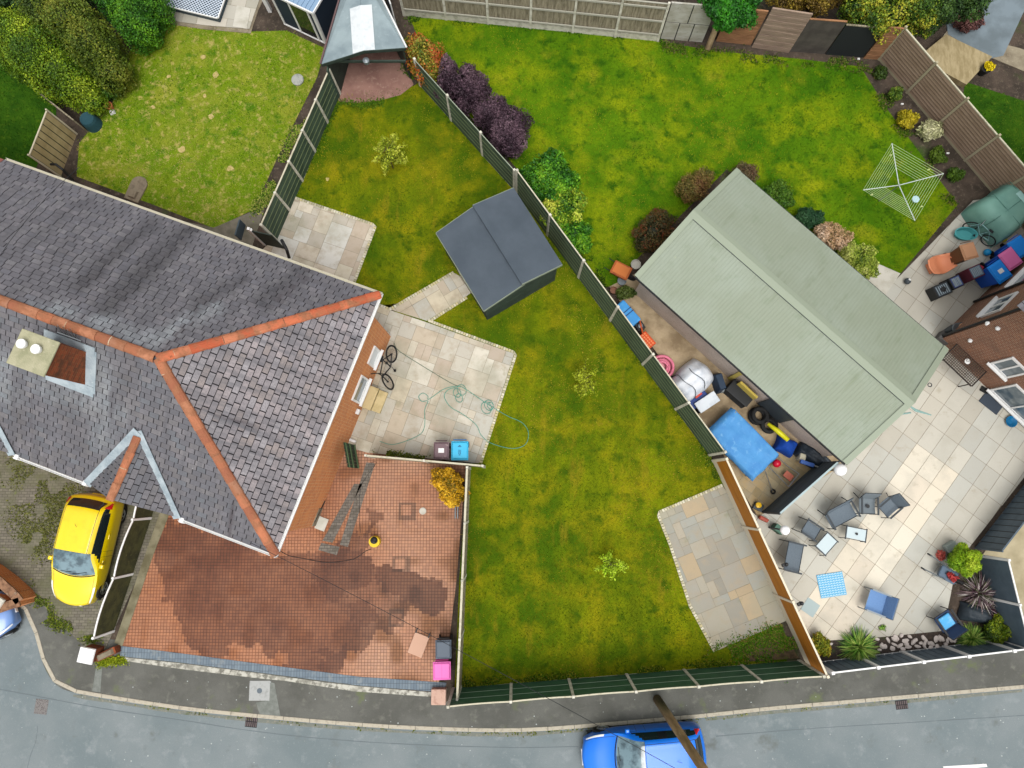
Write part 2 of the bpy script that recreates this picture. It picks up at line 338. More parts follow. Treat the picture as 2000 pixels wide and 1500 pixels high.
mb.build('kerb', M_kerb, kind='structure', bev=.012)

# tar seams, a trench patch, specks and a broken white line on the road and pavement
def ribbon(name, px, w_, z, m):
    L_ = smooth_line(W(px), 5); mb = MB()
    for i, (p, q) in enumerate(zip(L_, L_[1:])):
        d = (Vector(q) - Vector(p)).normalized(); n_ = Vector((-d.y, d.x)) * w_ * (.7 + .6 * random.random()) / 2
        mb.prism([tuple(Vector(p) - n_), tuple(Vector(q) - n_), tuple(Vector(q) + n_), tuple(Vector(p) + n_)], z - .02, z)
    return mb.build(name, m, kind='structure')
M_tar = mat('tar_seam', c(104, 113, 117))
ribbon('road_seam', [(-20, 1345), (60, 1360), (200, 1386), (350, 1408), (480, 1428), (620, 1444), (800, 1456), (1000, 1462), (1130, 1460)], .022, -.096, M_tar)
ribbon('road_seam', [(70, 1420), (66, 1450), (55, 1480), (48, 1510)], .016, -.096, M_tar)
ribbon('road_seam', [(1400, 1440), (1600, 1424), (1800, 1412), (2020, 1398)], .02, -.096, M_tar)
ribbon('gutter_grit', [(140, 1360), (200, 1370), (350, 1393), (500, 1409), (700, 1426), (850, 1434), (1000, 1437), (1140, 1429)], .1, -.097, mat('gutter_grit', c(118, 122, 114), layers=[(12, c(146, 142, 126), .5, .7, 6), (3, c(96, 104, 76), .55, .7, 6)]))
ribbon('gutter_grit', [(1380, 1408), (1500, 1394), (1700, 1378), (2000, 1351)], .1, -.097, mat('gutter_grit'))
sheet('pavement_patch', W([(522, 1332), (536, 1334), (548, 1400), (508, 1398), (500, 1372), (526, 1368)]), -.1, .001, mat('patch_tar', c(128, 132, 126), layers=[(5, c(112, 116, 110), .4, .6, 5)], bump=(90, .3)))
sheet('pavement_patch', W([(188, 1300), (200, 1300), (196, 1352), (180, 1350)]), -.1, .001, mat('patch_tar'))
sheet('road_marking', W([(1845, 1499), (1930, 1494), (1932, 1500), (1848, 1507)]), -.12, -.094, M_white)
mb = MB()
for _ in range(150):
    x, y = random.uniform(0, 2000), random.uniform(1330, 1498); p = at(x, y); r_ = random.uniform(.008, .028) ; z = .003 if inpoly(np.array([p.x]), np.array([p.y]), kerbx + [(k1[0] + 30, 1), (kerbx[0][0], 3)])[0] else -.096
    mb.prism([(p.x + r_ * math.cos(k), p.y + r_ * random.uniform(.6, 1.1) * math.sin(k)) for k in (0, 1.2, 2.4, 3.7, 5)], z - .01, z)
o = mb.build('gum_specks', mat('pale_speck', c(176, 182, 180))); o['kind'] = 'stuff'; 
# slab paving ------------------------------------------------------------
def slabs(name, poly, ang, unit, sizes, cols, z, m, seed=1, gap=.012, base=M_joint, pick=None):
    rnd = random.Random(seed); ca, sa = math.cos(ang), math.sin(ang)
    toL = lambda p: (p[0] * ca + p[1] * sa, -p[0] * sa + p[1] * ca); toW = lambda p: (p[0] * ca - p[1] * sa, p[0] * sa + p[1] * ca)
    Pl = [toL(p) for p in poly]; xs = [p[0] for p in Pl]; ys = [p[1] for p in Pl]
    nx = int((max(xs) - min(xs)) / unit) + 2; ny = int((max(ys) - min(ys)) / unit) + 2
    occ = [[0] * ny for _ in range(nx)]; x0, y0 = min(xs) - unit * .3, min(ys) - unit * .3; mb = MB()
    for j in range(ny):
        for i in range(nx):
            if occ[i][j]: continue
            opts = [s for s in sizes if all(i + a < nx and j + b < ny and not occ[i + a][j + b] for a in range(s[0]) for b in range(s[1]))]
            s = rnd.choice(opts) if opts else (1, 1)
            for a in range(s[0]):
                for b in range(s[1]):
                    if i + a < nx and j + b < ny: occ[i + a][j + b] = 1
            q = clip(Pl, x0 + i * unit + gap / 2, x0 + (i + s[0]) * unit - gap / 2, y0 + j * unit + gap / 2, y0 + (j + s[1]) * unit - gap / 2)
            if len(q) < 3 or area(q) < .004: continue
            cc = rnd.choice(cols)
            if pick:
                wc = toW((x0 + (i + s[0] / 2) * unit, y0 + (j + s[1] / 2) * unit)); cc = pick(wc, cc, rnd)
            k = rnd.uniform(.92, 1.06); cc = (cc[0] * k, cc[1] * k, cc[2] * k, 1)
            q2 = []
            for p in q:
                if not q2 or math.hypot(p[0] - q2[-1][0], p[1] - q2[-1][1]) > 1e-4: q2.append(p)
            if len(q2) < 3: continue
            mb.prism([toW(p) for p in q2], z - .02, z + rnd.uniform(-.002, .002), col=cc)
    o = mb.build(name, m, kind='structure')
    MB().prism(poly, -.05, z - .006).build(name + '_bed', base, kind='structure')
    return o
SAND = [c(206, 197, 178), c(200, 194, 179), c(194, 188, 174), c(206, 194, 170), c(196, 183, 162), c(190, 187, 175), c(216, 210, 194), c(192, 178, 160)]
GREYS = [c(196, 192, 178), c(186, 184, 172), c(176, 176, 166), c(204, 196, 176), c(190, 180, 160), c(168, 166, 156)]
RS = [(2, 2), (2, 3), (3, 2), (2, 2), (1, 2), (2, 1), (3, 3), (1, 1), (3, 2)]
p1 = W([(566, 386), (731, 442), (688, 556), (560, 520), (500, 500), (527, 475)])
slabs('patio_upper', p1, pxang(650, 420, 165, 56), .29, RS, [c(198, 190, 176), c(206, 198, 178), c(188, 184, 172), c(214, 204, 186), c(192, 178, 160), c(212, 210, 202)], .03, M_stone, 3)
p2 = W([(738, 598), (834, 630), (950, 672), (1004, 691), (936, 905), (718, 884), (640, 862), (700, 700)])
slabs('patio_main', p2, pxang(850, 700, 166, 57), .29, RS, SAND, .03, M_stone, 5)
p3 = W([(738, 597), (762, 607), (888, 534), (935, 560), (911, 579), (834, 627)])
slabs('path_to_shed', p3, pxang(830, 590, 126, -73), .30, [(2, 2), (1, 2), (3, 2), (2, 3)], SAND, .026, M_stone, 6)
p4 = W([(1287, 1003), (1412, 950), (1450, 1010), (1540, 1210), (1398, 1271), (1350, 1182), (1312, 1065)])
slabs('patio_corner', p4, pxang(1380, 1100, 125, -52), .29, RS, [c(168, 162, 146), c(160, 156, 144), c(176, 168, 150), c(152, 148, 136), c(180, 162, 132), c(162, 162, 152)], .03, M_stone, 8)
mb = MB(); SC = [c(214, 206, 180), c(196, 188, 160), c(222, 216, 194), c(178, 172, 146), c(206, 194, 150)]
for ln in ([(566, 386), (731, 442), (688, 556)], [(738, 598), (762, 607), (888, 534)], [(911, 579), (834, 628), (950, 671), (1005, 691), (936, 905)], [(1412, 950), (1287, 1003), (1312, 1065), (1350, 1182), (1398, 1271)]):
    L_ = W(ln); stones(L_, .1, .1, -.02, .04, mb, SC, side=1 if ln[0][0] != 1412 else -1, gap=.016)
mb.build('sett_edging', M_sett, kind='structure', bev=.008)

# right hand patio
rp = W([(1900, 392), (1722, 575), (1600, 900), (1480, 1010), (1452, 985), (1500, 1090), (1588, 1252), (1840, 1240), (1868, 1100), (2040, 880), (2080, 500), (1990, 380)])
a_r = pxang(1800, 800, 103, 75)
def pick_r(wc, cc, rnd):
    v = toloc_r(wc)
    return rnd.choice([c(226, 216, 196), c(222, 211, 192), c(228, 220, 202)]) if -1.15 < v < .62 and wc[1] < 1.2 else cc
_pc = at(1720, 1060); _dir = Vector((at(1760, 990) - at(1600, 1230)).normalized()[:2])
def toloc_r(wc): 
    q = Vector(wc) - Vector(_pc[:2]); return q.x * _dir.y - q.y * _dir.x
slabs('patio_right', rp, a_r, .3, [(2, 3)], [c(199, 196, 184), c(197, 195, 184), c(201, 196, 182), c(195, 194, 184), c(203, 199, 186), c(198, 193, 179)], .03, M_slab, 11, gap=.014, base=mat('dark_joint', c(140, 130, 112)), pick=pick_r)
# storage strip between the fence and the garage
sp = W([(1190, 560), (1250, 530), (1420, 690), (1660, 900), (1480, 1010), (1430, 930), (1405, 870), (1290, 700)])
sheet('storage_yard', sp, -.1, .034, mat('yard_concrete', c(186, 166, 134), layers=[(1.2, c(140, 120, 92), .4, .62, 6), (5, c(172, 152, 118), .55, .75, 6)], bump=(50, .3)))
slabs('yard_paving', W([(1432, 935), (1540, 880), (1600, 915), (1480, 1008)]), a_r, .3, [(1, 1), (2, 1)], [c(172, 146, 100), c(160, 138, 96), c(184, 158, 112)], .045, M_stone, 4)
sheet('pale_step_slab', W([(1700, 510), (1757, 535), (1718, 592), (1660, 560)]), -.1, .06, M_lconc)
sheet('garden_wall_top', W([(1785, 120), (1840, 75), (1930, 118), (1880, 172)]), -.1, .25, mat('yellow_concrete', c(176, 160, 122), layers=[(2, c(150, 134, 96), .4, .6, 6, (3, 1, 1))]))
sheet('side_path', W([(1840, 72), (1950, 120), (2060, 165), (2060, 120), (1990, 95), (1850, 60)]), -.1, .04, M_conc)
sheet('side_road', W([(1850, 68), (1930, 116), (1958, 110), (2000, 20), (2060, -40), (1900, -40), (1845, 20)]), -.1, .05, mat('side_tarmac', c(122, 136, 144), layers=[(1, c(104, 116, 122), .4, .6, 5)]))
sheet('concrete_apron', W([(290, -20), (292, 42), (400, 58), (490, 66), (505, 20), (530, -30)]), -.1, .03, M_conc)
slabs('back_path', W([(292, -20), (296, 36), (395, 50), (488, 58), (497, 30), (515, -20)]), pxang(400, 30, 100, 14), .6, [(1, 1), (2, 1)], [c(184, 180, 168), c(170, 166, 152), c(196, 190, 176)], .05, M_slab, 2)
sheet('side_yard', W([(1918, 1085), (1935, 1060), (2090, 880), (2600, 700), (2600, 1190), (2015, 1238), (1958, 1245)]), -.1, .02, mat('side_yard_concrete', c(190, 178, 146), layers=[(1.2, c(164, 152, 120), .4, .65, 6), (.5, c(150, 148, 130), .5, .7, 6)]))
sheet('stone_slab', W([(464, 13), (491, 18), (483, 58), (456, 54)]), .03, .07, M_lconc)
sheet('concrete_strip', W([(418, 445), (500, 410), (520, 400), (480, 520), (330, 470), (300, 420)]), -.1, .02, mat('strip_concrete', c(124, 118, 104), layers=[(2, c(100, 96, 80), .4, .6, 6)]))
rr_ = random.Random(8)
for px, py, r_ in ((398, 112, .13), (422, 147, .15), (412, 228, .12), (400, 188, .09), (355, 293, .17), (300, 210, .1), (450, 330, .14), (330, 150, .1), (640, 350, .08)):
    q = at(px, py); sheet('bare_patch', [(q.x + r_ * rr_.uniform(.6, 1.2) * math.cos(k * .7), q.y + r_ * rr_.uniform(.5, 1.1) * math.sin(k * .7)) for k in range(9)], 0, .03, mat('bare_earth', c(196, 176, 116), layers=[(12, c(160, 150, 80), .45, .7, 5)], bump=(40, .6)))
sheet('soil_corner', W([(1452, 1262), (1525, 1228), (1560, 1285), (1460, 1292)]), 0, .022, mat('corner_soil', c(112, 92, 66), layers=[(6, c(82, 68, 50), .45, .6, 6), (3, c(92, 110, 40), .55, .7, 6)], bump=(25, .9)))
sheet('shed_floor', W([(650, 197), (660, 120), (690, 60), (760, 60), (785, 110), (808, 166), (782, 186), (740, 197), (690, 202)]), -.1, .02, M_pinkfloor)

# brick driveway, on a fine grid so that the damp patch keeps its own outline
dv = W([(240, 1262), (298, 1085), (335, 960), (640, 862), (718, 884), (910, 905), (892, 1130), (872, 1300), (856, 1334), (700, 1322), (500, 1296), (350, 1276)])
WET = [W(q) for q in (
    [(322, 1165), (345, 1195), (345, 1230), (400, 1270), (440, 1285), (470, 1262), (540, 1278), (560, 1300), (600, 1308), (670, 1310), (690, 1280), (735, 1262), (780, 1225), (795, 1190), (870, 1195), (880, 1155), (840, 1130), (790, 1115), (735, 1100), (700, 1062), (720, 1058), (712, 1040), (690, 1042), (650, 1060), (600, 1075), (580, 1090), (540, 1086), (400, 1030), (320, 1010), (300, 1080)],
    [(716, 990), (732, 990), (742, 1005), (738, 1022), (722, 1038), (712, 1060), (700, 1055), (706, 1040), (722, 1022), (714, 1005)])]
DEEP = [W(q) for q in ([(600, 1090), (690, 1062), (735, 1100), (740, 1130), (680, 1165), (640, 1175), (615, 1130)], [(740, 1100), (800, 1118), (878, 1155), (872, 1190), (800, 1180), (750, 1150)], [(690, 1170), (735, 1180), (720, 1240), (690, 1240)], [(620, 1270), (680, 1260), (690, 1300), (640, 1305)])]
DRY = [W(q) for q in ([(440, 1270), (460, 1258), (500, 1262), (505, 1285), (470, 1290)], [(715, 1270), (760, 1230), (790, 1225), (760, 1290)])]
def driveway():
    st = .09; xs = [p[0] for p in dv]; ys = [p[1] for p in dv]
    me_v = []; me_f = []; cen = []
    x = min(xs)
    while x < max(xs):
        y = min(ys)
        while y < max(ys):
            q = clip(dv, x, x + st, y, y + st)
            if len(q) >= 3 and area(q) > 1e-5:
                o = len(me_v); me_v += [(p[0], p[1], .03) for p in q]; me_f.append(list(range(o, o + len(q)))); cen.append((x + st / 2, y + st / 2))
            y += st
        x += st
    C_ = np.array(cen); X, Y = C_[:, 0], C_[:, 1]
    jx = X + (vnoise(X, Y, 2.2, 1) - .5) * .45 + (vnoise(X, Y, 7, 4) - .5) * .16; jy = Y + (vnoise(X, Y, 2.2, 2) - .5) * .45 + (vnoise(X, Y, 7, 5) - .5) * .16
    wet = np.zeros(len(X), bool)
    for q in WET: wet |= inpoly(jx, jy, q)
    for q in DRY: wet &= ~inpoly(jx, jy, q)
    deep = np.zeros(len(X), bool)
    for q in DEEP: deep |= inpoly(jx, jy, q)
    wv = wet * (.62 + .3 * vnoise(X, Y, 1.4, 9) + .2 * (vnoise(X, Y, 5, 3) - .5)) + wet * deep * .3; wv = np.clip(wv, 0, 1)
    base = np.array(c(188, 136, 106))[:3]; alt = np.array(c(204, 164, 138))[:3]; dk = np.array(c(142, 100, 70))[:3]
    t = vnoise(X, Y, .8, 12)[:, None]; colr = base * (1 - t) + alt * t
    t2 = np.clip((vnoise(X, Y, 1.9, 13) - .55) * 3, 0, .8)[:, None]; colr = colr * (1 - t2) + dk * t2
    tl = np.clip((-X - 4.5) / 4, 0, .6)[:, None]; colr = colr * (1 - tl) + np.array(c(172, 108, 70))[:3] * tl
    # charcoal pattern blocks and the two channel strips
    pat = np.zeros(len(X), bool)
    for (px, py) in ((795, 998), (783, 1101), (775, 1207)):
        p = at(px, py); r_ = np.maximum(abs(X - p.x), abs(Y - p.y)); pat |= (r_ < .3) & (r_ > .17)
    ch = np.array(c(112, 92, 80))[:3]; colr[pat] = colr[pat] * .35 + ch * .65; 
    me = bpy.data.meshes.new('driveway'); me.from_pydata(me_v, [], me_f)
    me.uv_layers.new(name='UVMap'); me.color_attributes.new('Col', 'FLOAT_COLOR', 'CORNER'); me.color_attributes.new('Wet', 'FLOAT_COLOR', 'CORNER')
    uv = me.uv_layers['UVMap'].data; ca = me.color_attributes['Col']; cw = me.color_attributes['Wet']
    for i, p in enumerate(me.polygons):
        for li, vi in zip(p.loop_indices, p.vertices):
            uv[li].uv = (me_v[vi][0] + 50, me_v[vi][1] + 50); ca.data[li].color = (*colr[i], 1); cw.data[li].color = (wv[i],) * 3 + (1,)
    me.materials.append(M_block); o = bpy.data.objects.new('driveway', me); COL.objects.link(o); o['kind'] = 'structure'
driveway()
for q in ([(692, 945), (708, 945), (650, 1060), (630, 1056)], [(716, 903), (733, 905), (680, 1068), (664, 1064)], [(628, 1060), (664, 1068), (658, 1084), (622, 1074)]):
    sheet('drain_strip', W(q), 0, .034, mat('charcoal_block', brick=dict(c1=c(128, 120, 110), c2=c(106, 100, 92), mortar=c(70, 66, 60), w=.2, h=.1, ms=.008), layers=[(3, c(90, 84, 74), .5, .7, 5)]))
sheet('driveway_bed', dv, -.1, .022, M_joint)
_e = W([(236, 1281), (238, 1261), (350, 1275), (500, 1295), (700, 1321), (872, 1333), (868, 1352), (700, 1338), (500, 1312), (350, 1293)])
sheet('driveway_edging', _e, -.1, .04, M_blueblk)
sheet('cement_haunch', W([(236, 1283), (350, 1295), (500, 1314), (640, 1333), (700, 1340), (868, 1354), (860, 1362), (690, 1350), (560, 1330), (500, 1324), (350, 1306), (240, 1290)]), -.1, .012, mat('pale_cement', c(196, 194, 182), layers=[(6, c(120, 118, 108), .45, .6, 6), (2, c(150, 148, 136), .5, .7, 5)]))
sheet('cobbled_drive', W([(-260, 800), (340, 960), (275, 1115), (205, 1270), (165, 1262), (100, 1200), (60, 1150), (-60, 1085), (-260, 1020)]), -.1, .02, M_block2)
sheet('drive_side_strip', W([(338, 965), (312, 1005), (225, 1255), (240, 1262), (300, 1085), (345, 970)]), -.1, .05, mat('mossy_concrete', c(140, 134, 108), layers=[(2, c(104, 98, 72), .4, .65, 6)]))

# lawns and their blades ---------------------------------------------------
l_main = W([(645, 190), (600, 300), (566, 384), (527, 475), (690, 560), (740, 600), (700, 800), (930, 905), (915, 905), (897, 1130), (888, 1345), (1300, 1318), (1540, 1300), (1450, 1040), (1395, 905), (1370, 860), (1240, 680), (1140, 530), (1010, 350), (860, 170), (820, 160), (808, 168)])
l_top = W([(800, 35), (990, 38), (1290, 82), (1400, 100), (1560, 115), (1680, 130), (1730, 210), (1790, 290), (1870, 400), (1750, 545), (1600, 560), (1420, 330), (1230, 520), (1225, 560), (1180, 560), (1010, 330), (850, 150)])
l_left = W([(296, 38), (490, 62), (560, 60), (635, 95), (620, 150), (560, 270), (495, 410), (418, 446), (300, 400), (150, 345), (155, 280), (220, 200), (240, 120)])
l_far = W([(-200, 80), (60, 90), (110, 200), (110, 230), (70, 330), (-200, 330)])
l_right = W([(1885, 160), (2100, 230), (2100, 420), (1995, 320), (1880, 190)])
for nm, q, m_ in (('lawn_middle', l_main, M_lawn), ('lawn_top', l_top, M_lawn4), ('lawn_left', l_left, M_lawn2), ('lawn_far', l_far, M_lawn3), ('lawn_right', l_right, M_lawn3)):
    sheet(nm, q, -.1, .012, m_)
HOLES = [p1, p2, p3, p4, rp, sp, dv]
def blades(name, poly, dens, pal, seed, h=.055, holes=HOLES, jitter=.12):
    g = np.random.default_rng(seed); P = np.array(poly); x0, y0 = P.min(0); x1, y1 = P.max(0)
    n = int((x1 - x0) * (y1 - y0) * dens); X = g.uniform(x0 - jitter, x1 + jitter, n); Y = g.uniform(y0 - jitter, y1 + jitter, n)
    Xj = X + g.normal(0, jitter * .5, n); Yj = Y + g.normal(0, jitter * .5, n); k = inpoly(Xj, Yj, poly)
    for q in holes: k &= ~inpoly(X + g.normal(0, .03, n), Y + g.normal(0, .03, n), q)
    X, Y = X[k], Y[k]; n = len(X); a = g.uniform(0, 2 * np.pi, n); hh = h * g.uniform(.5, 1.3, n); ln = g.uniform(.3, 1.1, n) * hh; b = a + g.uniform(0, 6.28, n); wd = .012 * g.uniform(.7, 1.6, n)
    V = np.zeros((n, 3, 3)); V[:, 0, 0] = X - np.cos(a) * wd; V[:, 0, 1] = Y - np.sin(a) * wd; V[:, 1, 0] = X + np.cos(a) * wd; V[:, 1, 1] = Y + np.sin(a) * wd
    V[:, :2, 2] = .005; V[:, 2, 0] = X + np.cos(b) * ln; V[:, 2, 1] = Y + np.sin(b) * ln; V[:, 2, 2] = .012 + hh
    pal = np.array([p[:3] for p in pal]); t = vnoise(X, Y, .4, seed) * .4 + vnoise(X, Y, 1.1, seed + 1) * .3 + vnoise(X, Y, 3.1, seed + 2) * .3; t = np.clip((t - .3) * 2.6 + g.normal(0, .12, n), 0, .999)
    idx = t * (len(pal) - 1); i0 = idx.astype(int); f = (idx - i0)[:, None]; cols = pal[i0] * (1 - f) + pal[np.minimum(i0 + 1, len(pal) - 1)] * f
    cols *= g.uniform(.8, 1.3, (n, 1))
    o = npmesh(name, V.reshape(-1, 3), np.arange(n * 3).reshape(-1, 3), cols, M_grass, k=3); o['kind'] = 'stuff'
    tag(o, {'a': ''}.get(name, '') or GL[name], 'grass'); return o
M_grass = mat('grass_blade', attr=A1, rough=.8, spec=.1)
GL = {}
G1 = [c(50, 88, 6), c(72, 110, 6), c(102, 132, 8), c(132, 148, 16), c(156, 152, 36)]
for nm, q, dn, pal, lab in (('grass', l_main, 330, [c(62, 92, 5), c(88, 114, 7), c(120, 132, 10), c(150, 144, 20), c(172, 154, 48)], 'mown green lawn grass of the middle garden from the corner shed to the front fence'),
        ('grass', l_top, 300, G1, 'mown green lawn grass of the large top garden under the rotary airer'),
        ('grass', l_left, 330, [c(68, 106, 8), c(94, 128, 12), c(122, 144, 22), c(154, 156, 56), c(196, 180, 112)], 'patchy straw and green lawn grass of the left garden'),
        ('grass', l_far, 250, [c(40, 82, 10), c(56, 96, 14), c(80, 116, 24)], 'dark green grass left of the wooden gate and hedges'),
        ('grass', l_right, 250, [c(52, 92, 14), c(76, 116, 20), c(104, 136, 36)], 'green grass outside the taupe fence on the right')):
    GL['grass'] = lab; blades('grass', q, dn, pal, 10 + len(LABELS))

# ================================================================ HOUSES
def slate_face(mb, P, u0, cols, w=.29, h=.17, lift=.016, seed=1, dark=None, gp=.013):
    """lay slates over a planar 3-D polygon; P ordered, first edge P[0]->P[1] is the eave"""
    rnd = random.Random(seed); P = [Vector(p) for p in P]; U = (P[1] - P[0]).normalized(); N = U.cross(P[2] - P[0]).normalized()
    if N.z < 0: N = -N
    Vd = N.cross(U)
    if Vd.z < 0: Vd = -Vd
    Q = [((p - P[0]).dot(U), (p - P[0]).dot(Vd)) for p in P]; xs = [q[0] for q in Q]; ys = [q[1] for q in Q]
    mb.add([P[0] + U * q[0] + Vd * q[1] - N * .012 for q in Q], [list(range(len(Q)))], 1)
    j = 0; y = min(ys) - .02
    while y < max(ys):
        x = min(xs) - (w / 2 if j % 2 else 0) - rnd.uniform(0, .03)
        while x < max(xs):
            ww = w * rnd.uniform(.94, 1.06); g = gp
            q = clip(Q, x + g, x + ww - g, y + gp * 1.3, y + h)
            if len(q) >= 3 and area(q) > .002:
                t = rnd.uniform(-.003, .003); pts = []
                for a, b in q:
                    f = 1 - (b - y) / h; pts.append(P[0] + U * a + Vd * b + N * (lift * f + .003 + t * (a - x) / ww))
                cc = rnd.choice(cols); k = rnd.uniform(.88, 1.1)
                n = len(pts); lo = [p - N * .014 for p in pts]; c1 = (cc[0] * k, cc[1] * k, cc[2] * k, 1); topc = c1
                if dark:
                    topc = []
                    for p_ in pts:
                        k2, wh, wc = dark(p_, rnd); topc.append(tuple((cc[q_] * k * (1 - wh) + wc[q_] * wh) * k2 for q_ in range(3)) + (1,))
                mb.add(pts + lo, [list(range(n))], 0, topc); mb.f += [[a_ + len(mb.v) - 2 * n for a_ in (i + n, (i + 1) % n + n, (i + 1) % n, i)] for i in range(n)]; mb.m += [0] * n; mb.c += [c1] * n
            x += ww
        y += h; j += 1
def ridge_tiles(mb, a, b, L=.42, r=.118, up=Vector((0, 0, 1)), seed=3, cols=None):
    rnd = random.Random(seed); a, b = Vector(a), Vector(b); d = (b - a); n = max(1, round(d.length / L)); d.normalize(); sd = d.cross(up).normalized(); u = sd.cross(d)
    for i in range(n):
        s0 = (b - a).length * i / n; s1 = (b - a).length * (i + 1) / n + .03; vs = []; kk = rnd.uniform(-.008, .012)
        cc = rnd.choice(cols or TERC)
        for s in (s0, s1):
            for th in (0, .15):
                for t in range(7):
                    q = math.pi * t / 6; rr = (r + (.012 if s == s1 else 0) - (.02 if th else 0))
                    vs.append(a + d * s + sd * math.cos(q) * rr * 1.15 + u * (math.sin(q) * rr * .8 - .03 + kk))
        fs = [(t, t + 1, t + 15, t + 14) for t in range(6)] + [(t + 14, t + 15, t + 22, t + 21) for t in range(6)] + [(t + 1, t, t + 7, t + 8) for t in range(6)]
        mb.add(vs, fs, 0, cc)
        if rnd.random() < .8:      # mortar collar where two tiles meet
            vs = [a + d * (s1 - .03 + o_) + sd * math.cos(math.pi * t / 6) * (r + .006) * 1.15 + u * (math.sin(math.pi * t / 6) * (r + .006) * .8 - .026) for o_ in (0, rnd.uniform(.012, .03)) for t in range(7)]
            mb.add(vs, [(t, t + 1, t + 8, t + 7) for t in range(6)], 0, rnd.choice([c(214, 200, 170), c(190, 170, 140), c(120, 84, 64)]))
TERC = [c(180, 114, 82), c(168, 104, 74), c(188, 128, 96), c(156, 96, 70), c(190, 118, 84), c(164, 116, 90)]
SLC = [c(112, 110, 115), c(106, 105, 111), c(118, 115, 119), c(103, 103, 109), c(121, 118, 120), c(111, 108, 110), c(108, 111, 117)]
C1 = at(742, 575, 5); Bc = at(537, 1083, 5)
yv = (C1 - Bc).normalized(); hr = math.atan2(-yv.x, yv.y)       # local +y runs from the front eave to the back eave
H1 = thing('semi_detached_house', 'orange brick house with hipped grey slate roof and terracotta ridges beside the red driveway', 'house', (Bc.x, Bc.y, 0), hr)
GW, HX, HZ, EZ = 8.245, 4.12, 7.66, 5.0
XL = -12.72; XN = -24.0
l = lambda px, py, z: toloc(H1, at(px, py, z))
# front slope plane in world for picking
def hw(p): return Matrix.Translation(H1.location) @ Matrix.Rotation(hr, 4, 'Z') @ Vector(p)
fr_n = (hw((1, 0, EZ)) - hw((0, 0, EZ))).cross(hw((0, HX, HZ)) - hw((0, 0, EZ))).normalized()
onfront = lambda px, py: toloc(H1, onplane(px, py, hw((0, 0, EZ)), fr_n))
bk_n = (hw((-1, GW, EZ)) - hw((0, GW, EZ))).cross(hw((0, HX, HZ)) - hw((0, GW, EZ))).normalized()
onback = lambda px, py: toloc(H1, onplane(px, py, hw((0, GW, EZ)), bk_n))
STREAK = [(onback(*a), onback(*b), w_, k_) for a, b, w_, k_ in (((160, 553), (300, 440), .3, .46), ((205, 600), (372, 447), .32, .42), ((380, 600), (470, 545), .18, .45), ((515, 592), (598, 518), .3, .45), ((60, 470), (170, 390), .22, .75), ((255, 560), (330, 500), .25, .75), ((40, 560), (150, 470), .2, .8))]
STREAK += [(onfront(*a), onfront(*b), w_, k_) for a, b, w_, k_ in (((175, 690), (170, 755), .22, .55), ((120, 770), (150, 860), .35, .78), ((30, 760), (40, 850), .3, .78), ((255, 690), (250, 760), .2, .8))]
PALE = [(onback(*a), onback(*b), w_, .5) for a, b, w_ in (((190, 630), (270, 655), .35), ((290, 668), (420, 600), .22), ((60, 600), (140, 615), .25))] + [(onfront(*a), onfront(*b), w_, .38) for a, b, w_ in (((200, 700), (205, 790), .35), ((90, 760), (230, 800), .4), ((210, 800), (200, 860), .35), ((0, 700), (20, 770), .4))]
def dseg(p, a, b):
    ab = b - a; t = max(0, min(1, (p - a).dot(ab) / ab.length_squared)); return (p - a - ab * t).length
def n3(p, s_=1.0): return float(vnoise(np.array([p.x * s_ * 2.4]), np.array([p.y * s_ * .8 + p.z]), 1.0, 31)[0])
def dk(wp, rnd):
    k = 1; wh = 0; nz = n3(wp, 1.6) * .7 + n3(wp, 5) * .3
    for a, b, w_, kk in STREAK:
        d = dseg(wp, a, b) / (w_ * (.5 + 1.3 * nz)); f = max(0, min(1, (1.25 - d) / .6)); k *= 1 - (1 - kk) * f
    for a, b, w_, kk in PALE:
        d = dseg(wp, a, b) / (w_ * (.4 + 1.6 * nz)); wh = max(wh, kk * max(0, min(1, (1.2 - d) / .8)) * rnd.uniform(.5, 1))
    return max(k, .36), wh, PALEC
PALEC = c(176, 186, 190)
mb = MB()
slate_face(mb, [(0, 0, EZ), (0, GW, EZ), (-HX, HX, HZ)], 0, [c(150, 141, 142), c(142, 135, 138), c(158, 148, 149), c(136, 130, 133), c(152, 147, 150), c(148, 137, 134)], w=.34, h=.18, seed=2, gp=.017)
V0 = onfront(270, 848); V1 = onfront(178, 933); V2 = onfront(356, 985)
dz = V0.z; xr = V0.x; hwd = (V2.x - V1.x) / 2
yb = lambda z: (z - EZ) / (HZ - EZ) * HX
# front slope keeps clear of the two small front gables
gx2 = xr - 5.35; 
def gab(x): return [(x + hwd, 0, EZ), (x, V0.y, dz), (x - hwd, 0, EZ)]
slate_face(mb, [(xr + hwd, 0, EZ), (0, 0, EZ), (-HX, HX, HZ), (xr, HX, HZ), (xr, V0.y, dz)], 0, SLC, seed=3, dark=dk)
slate_face(mb, [(gx2 + hwd, 0, EZ), (xr - hwd, 0, EZ), (xr, V0.y, dz), (xr, HX, HZ), (gx2, HX, HZ), (gx2, V0.y, dz)], 0, SLC, seed=4, dark=dk)
slate_face(mb, [(XL, 0, EZ), (gx2 - hwd, 0, EZ), (gx2, V0.y, dz), (gx2, HX, HZ), (XL, HX, HZ)], 0, SLC, seed=5, dark=dk)
slate_face(mb, [(0, GW, EZ), (XL, GW, EZ), (XL, HX, HZ), (-HX, HX, HZ)], 0, [c(114, 112, 118), c(108, 107, 114), c(119, 116, 121), c(105, 103, 109), c(123, 121, 125)], seed=6, dark=dk)
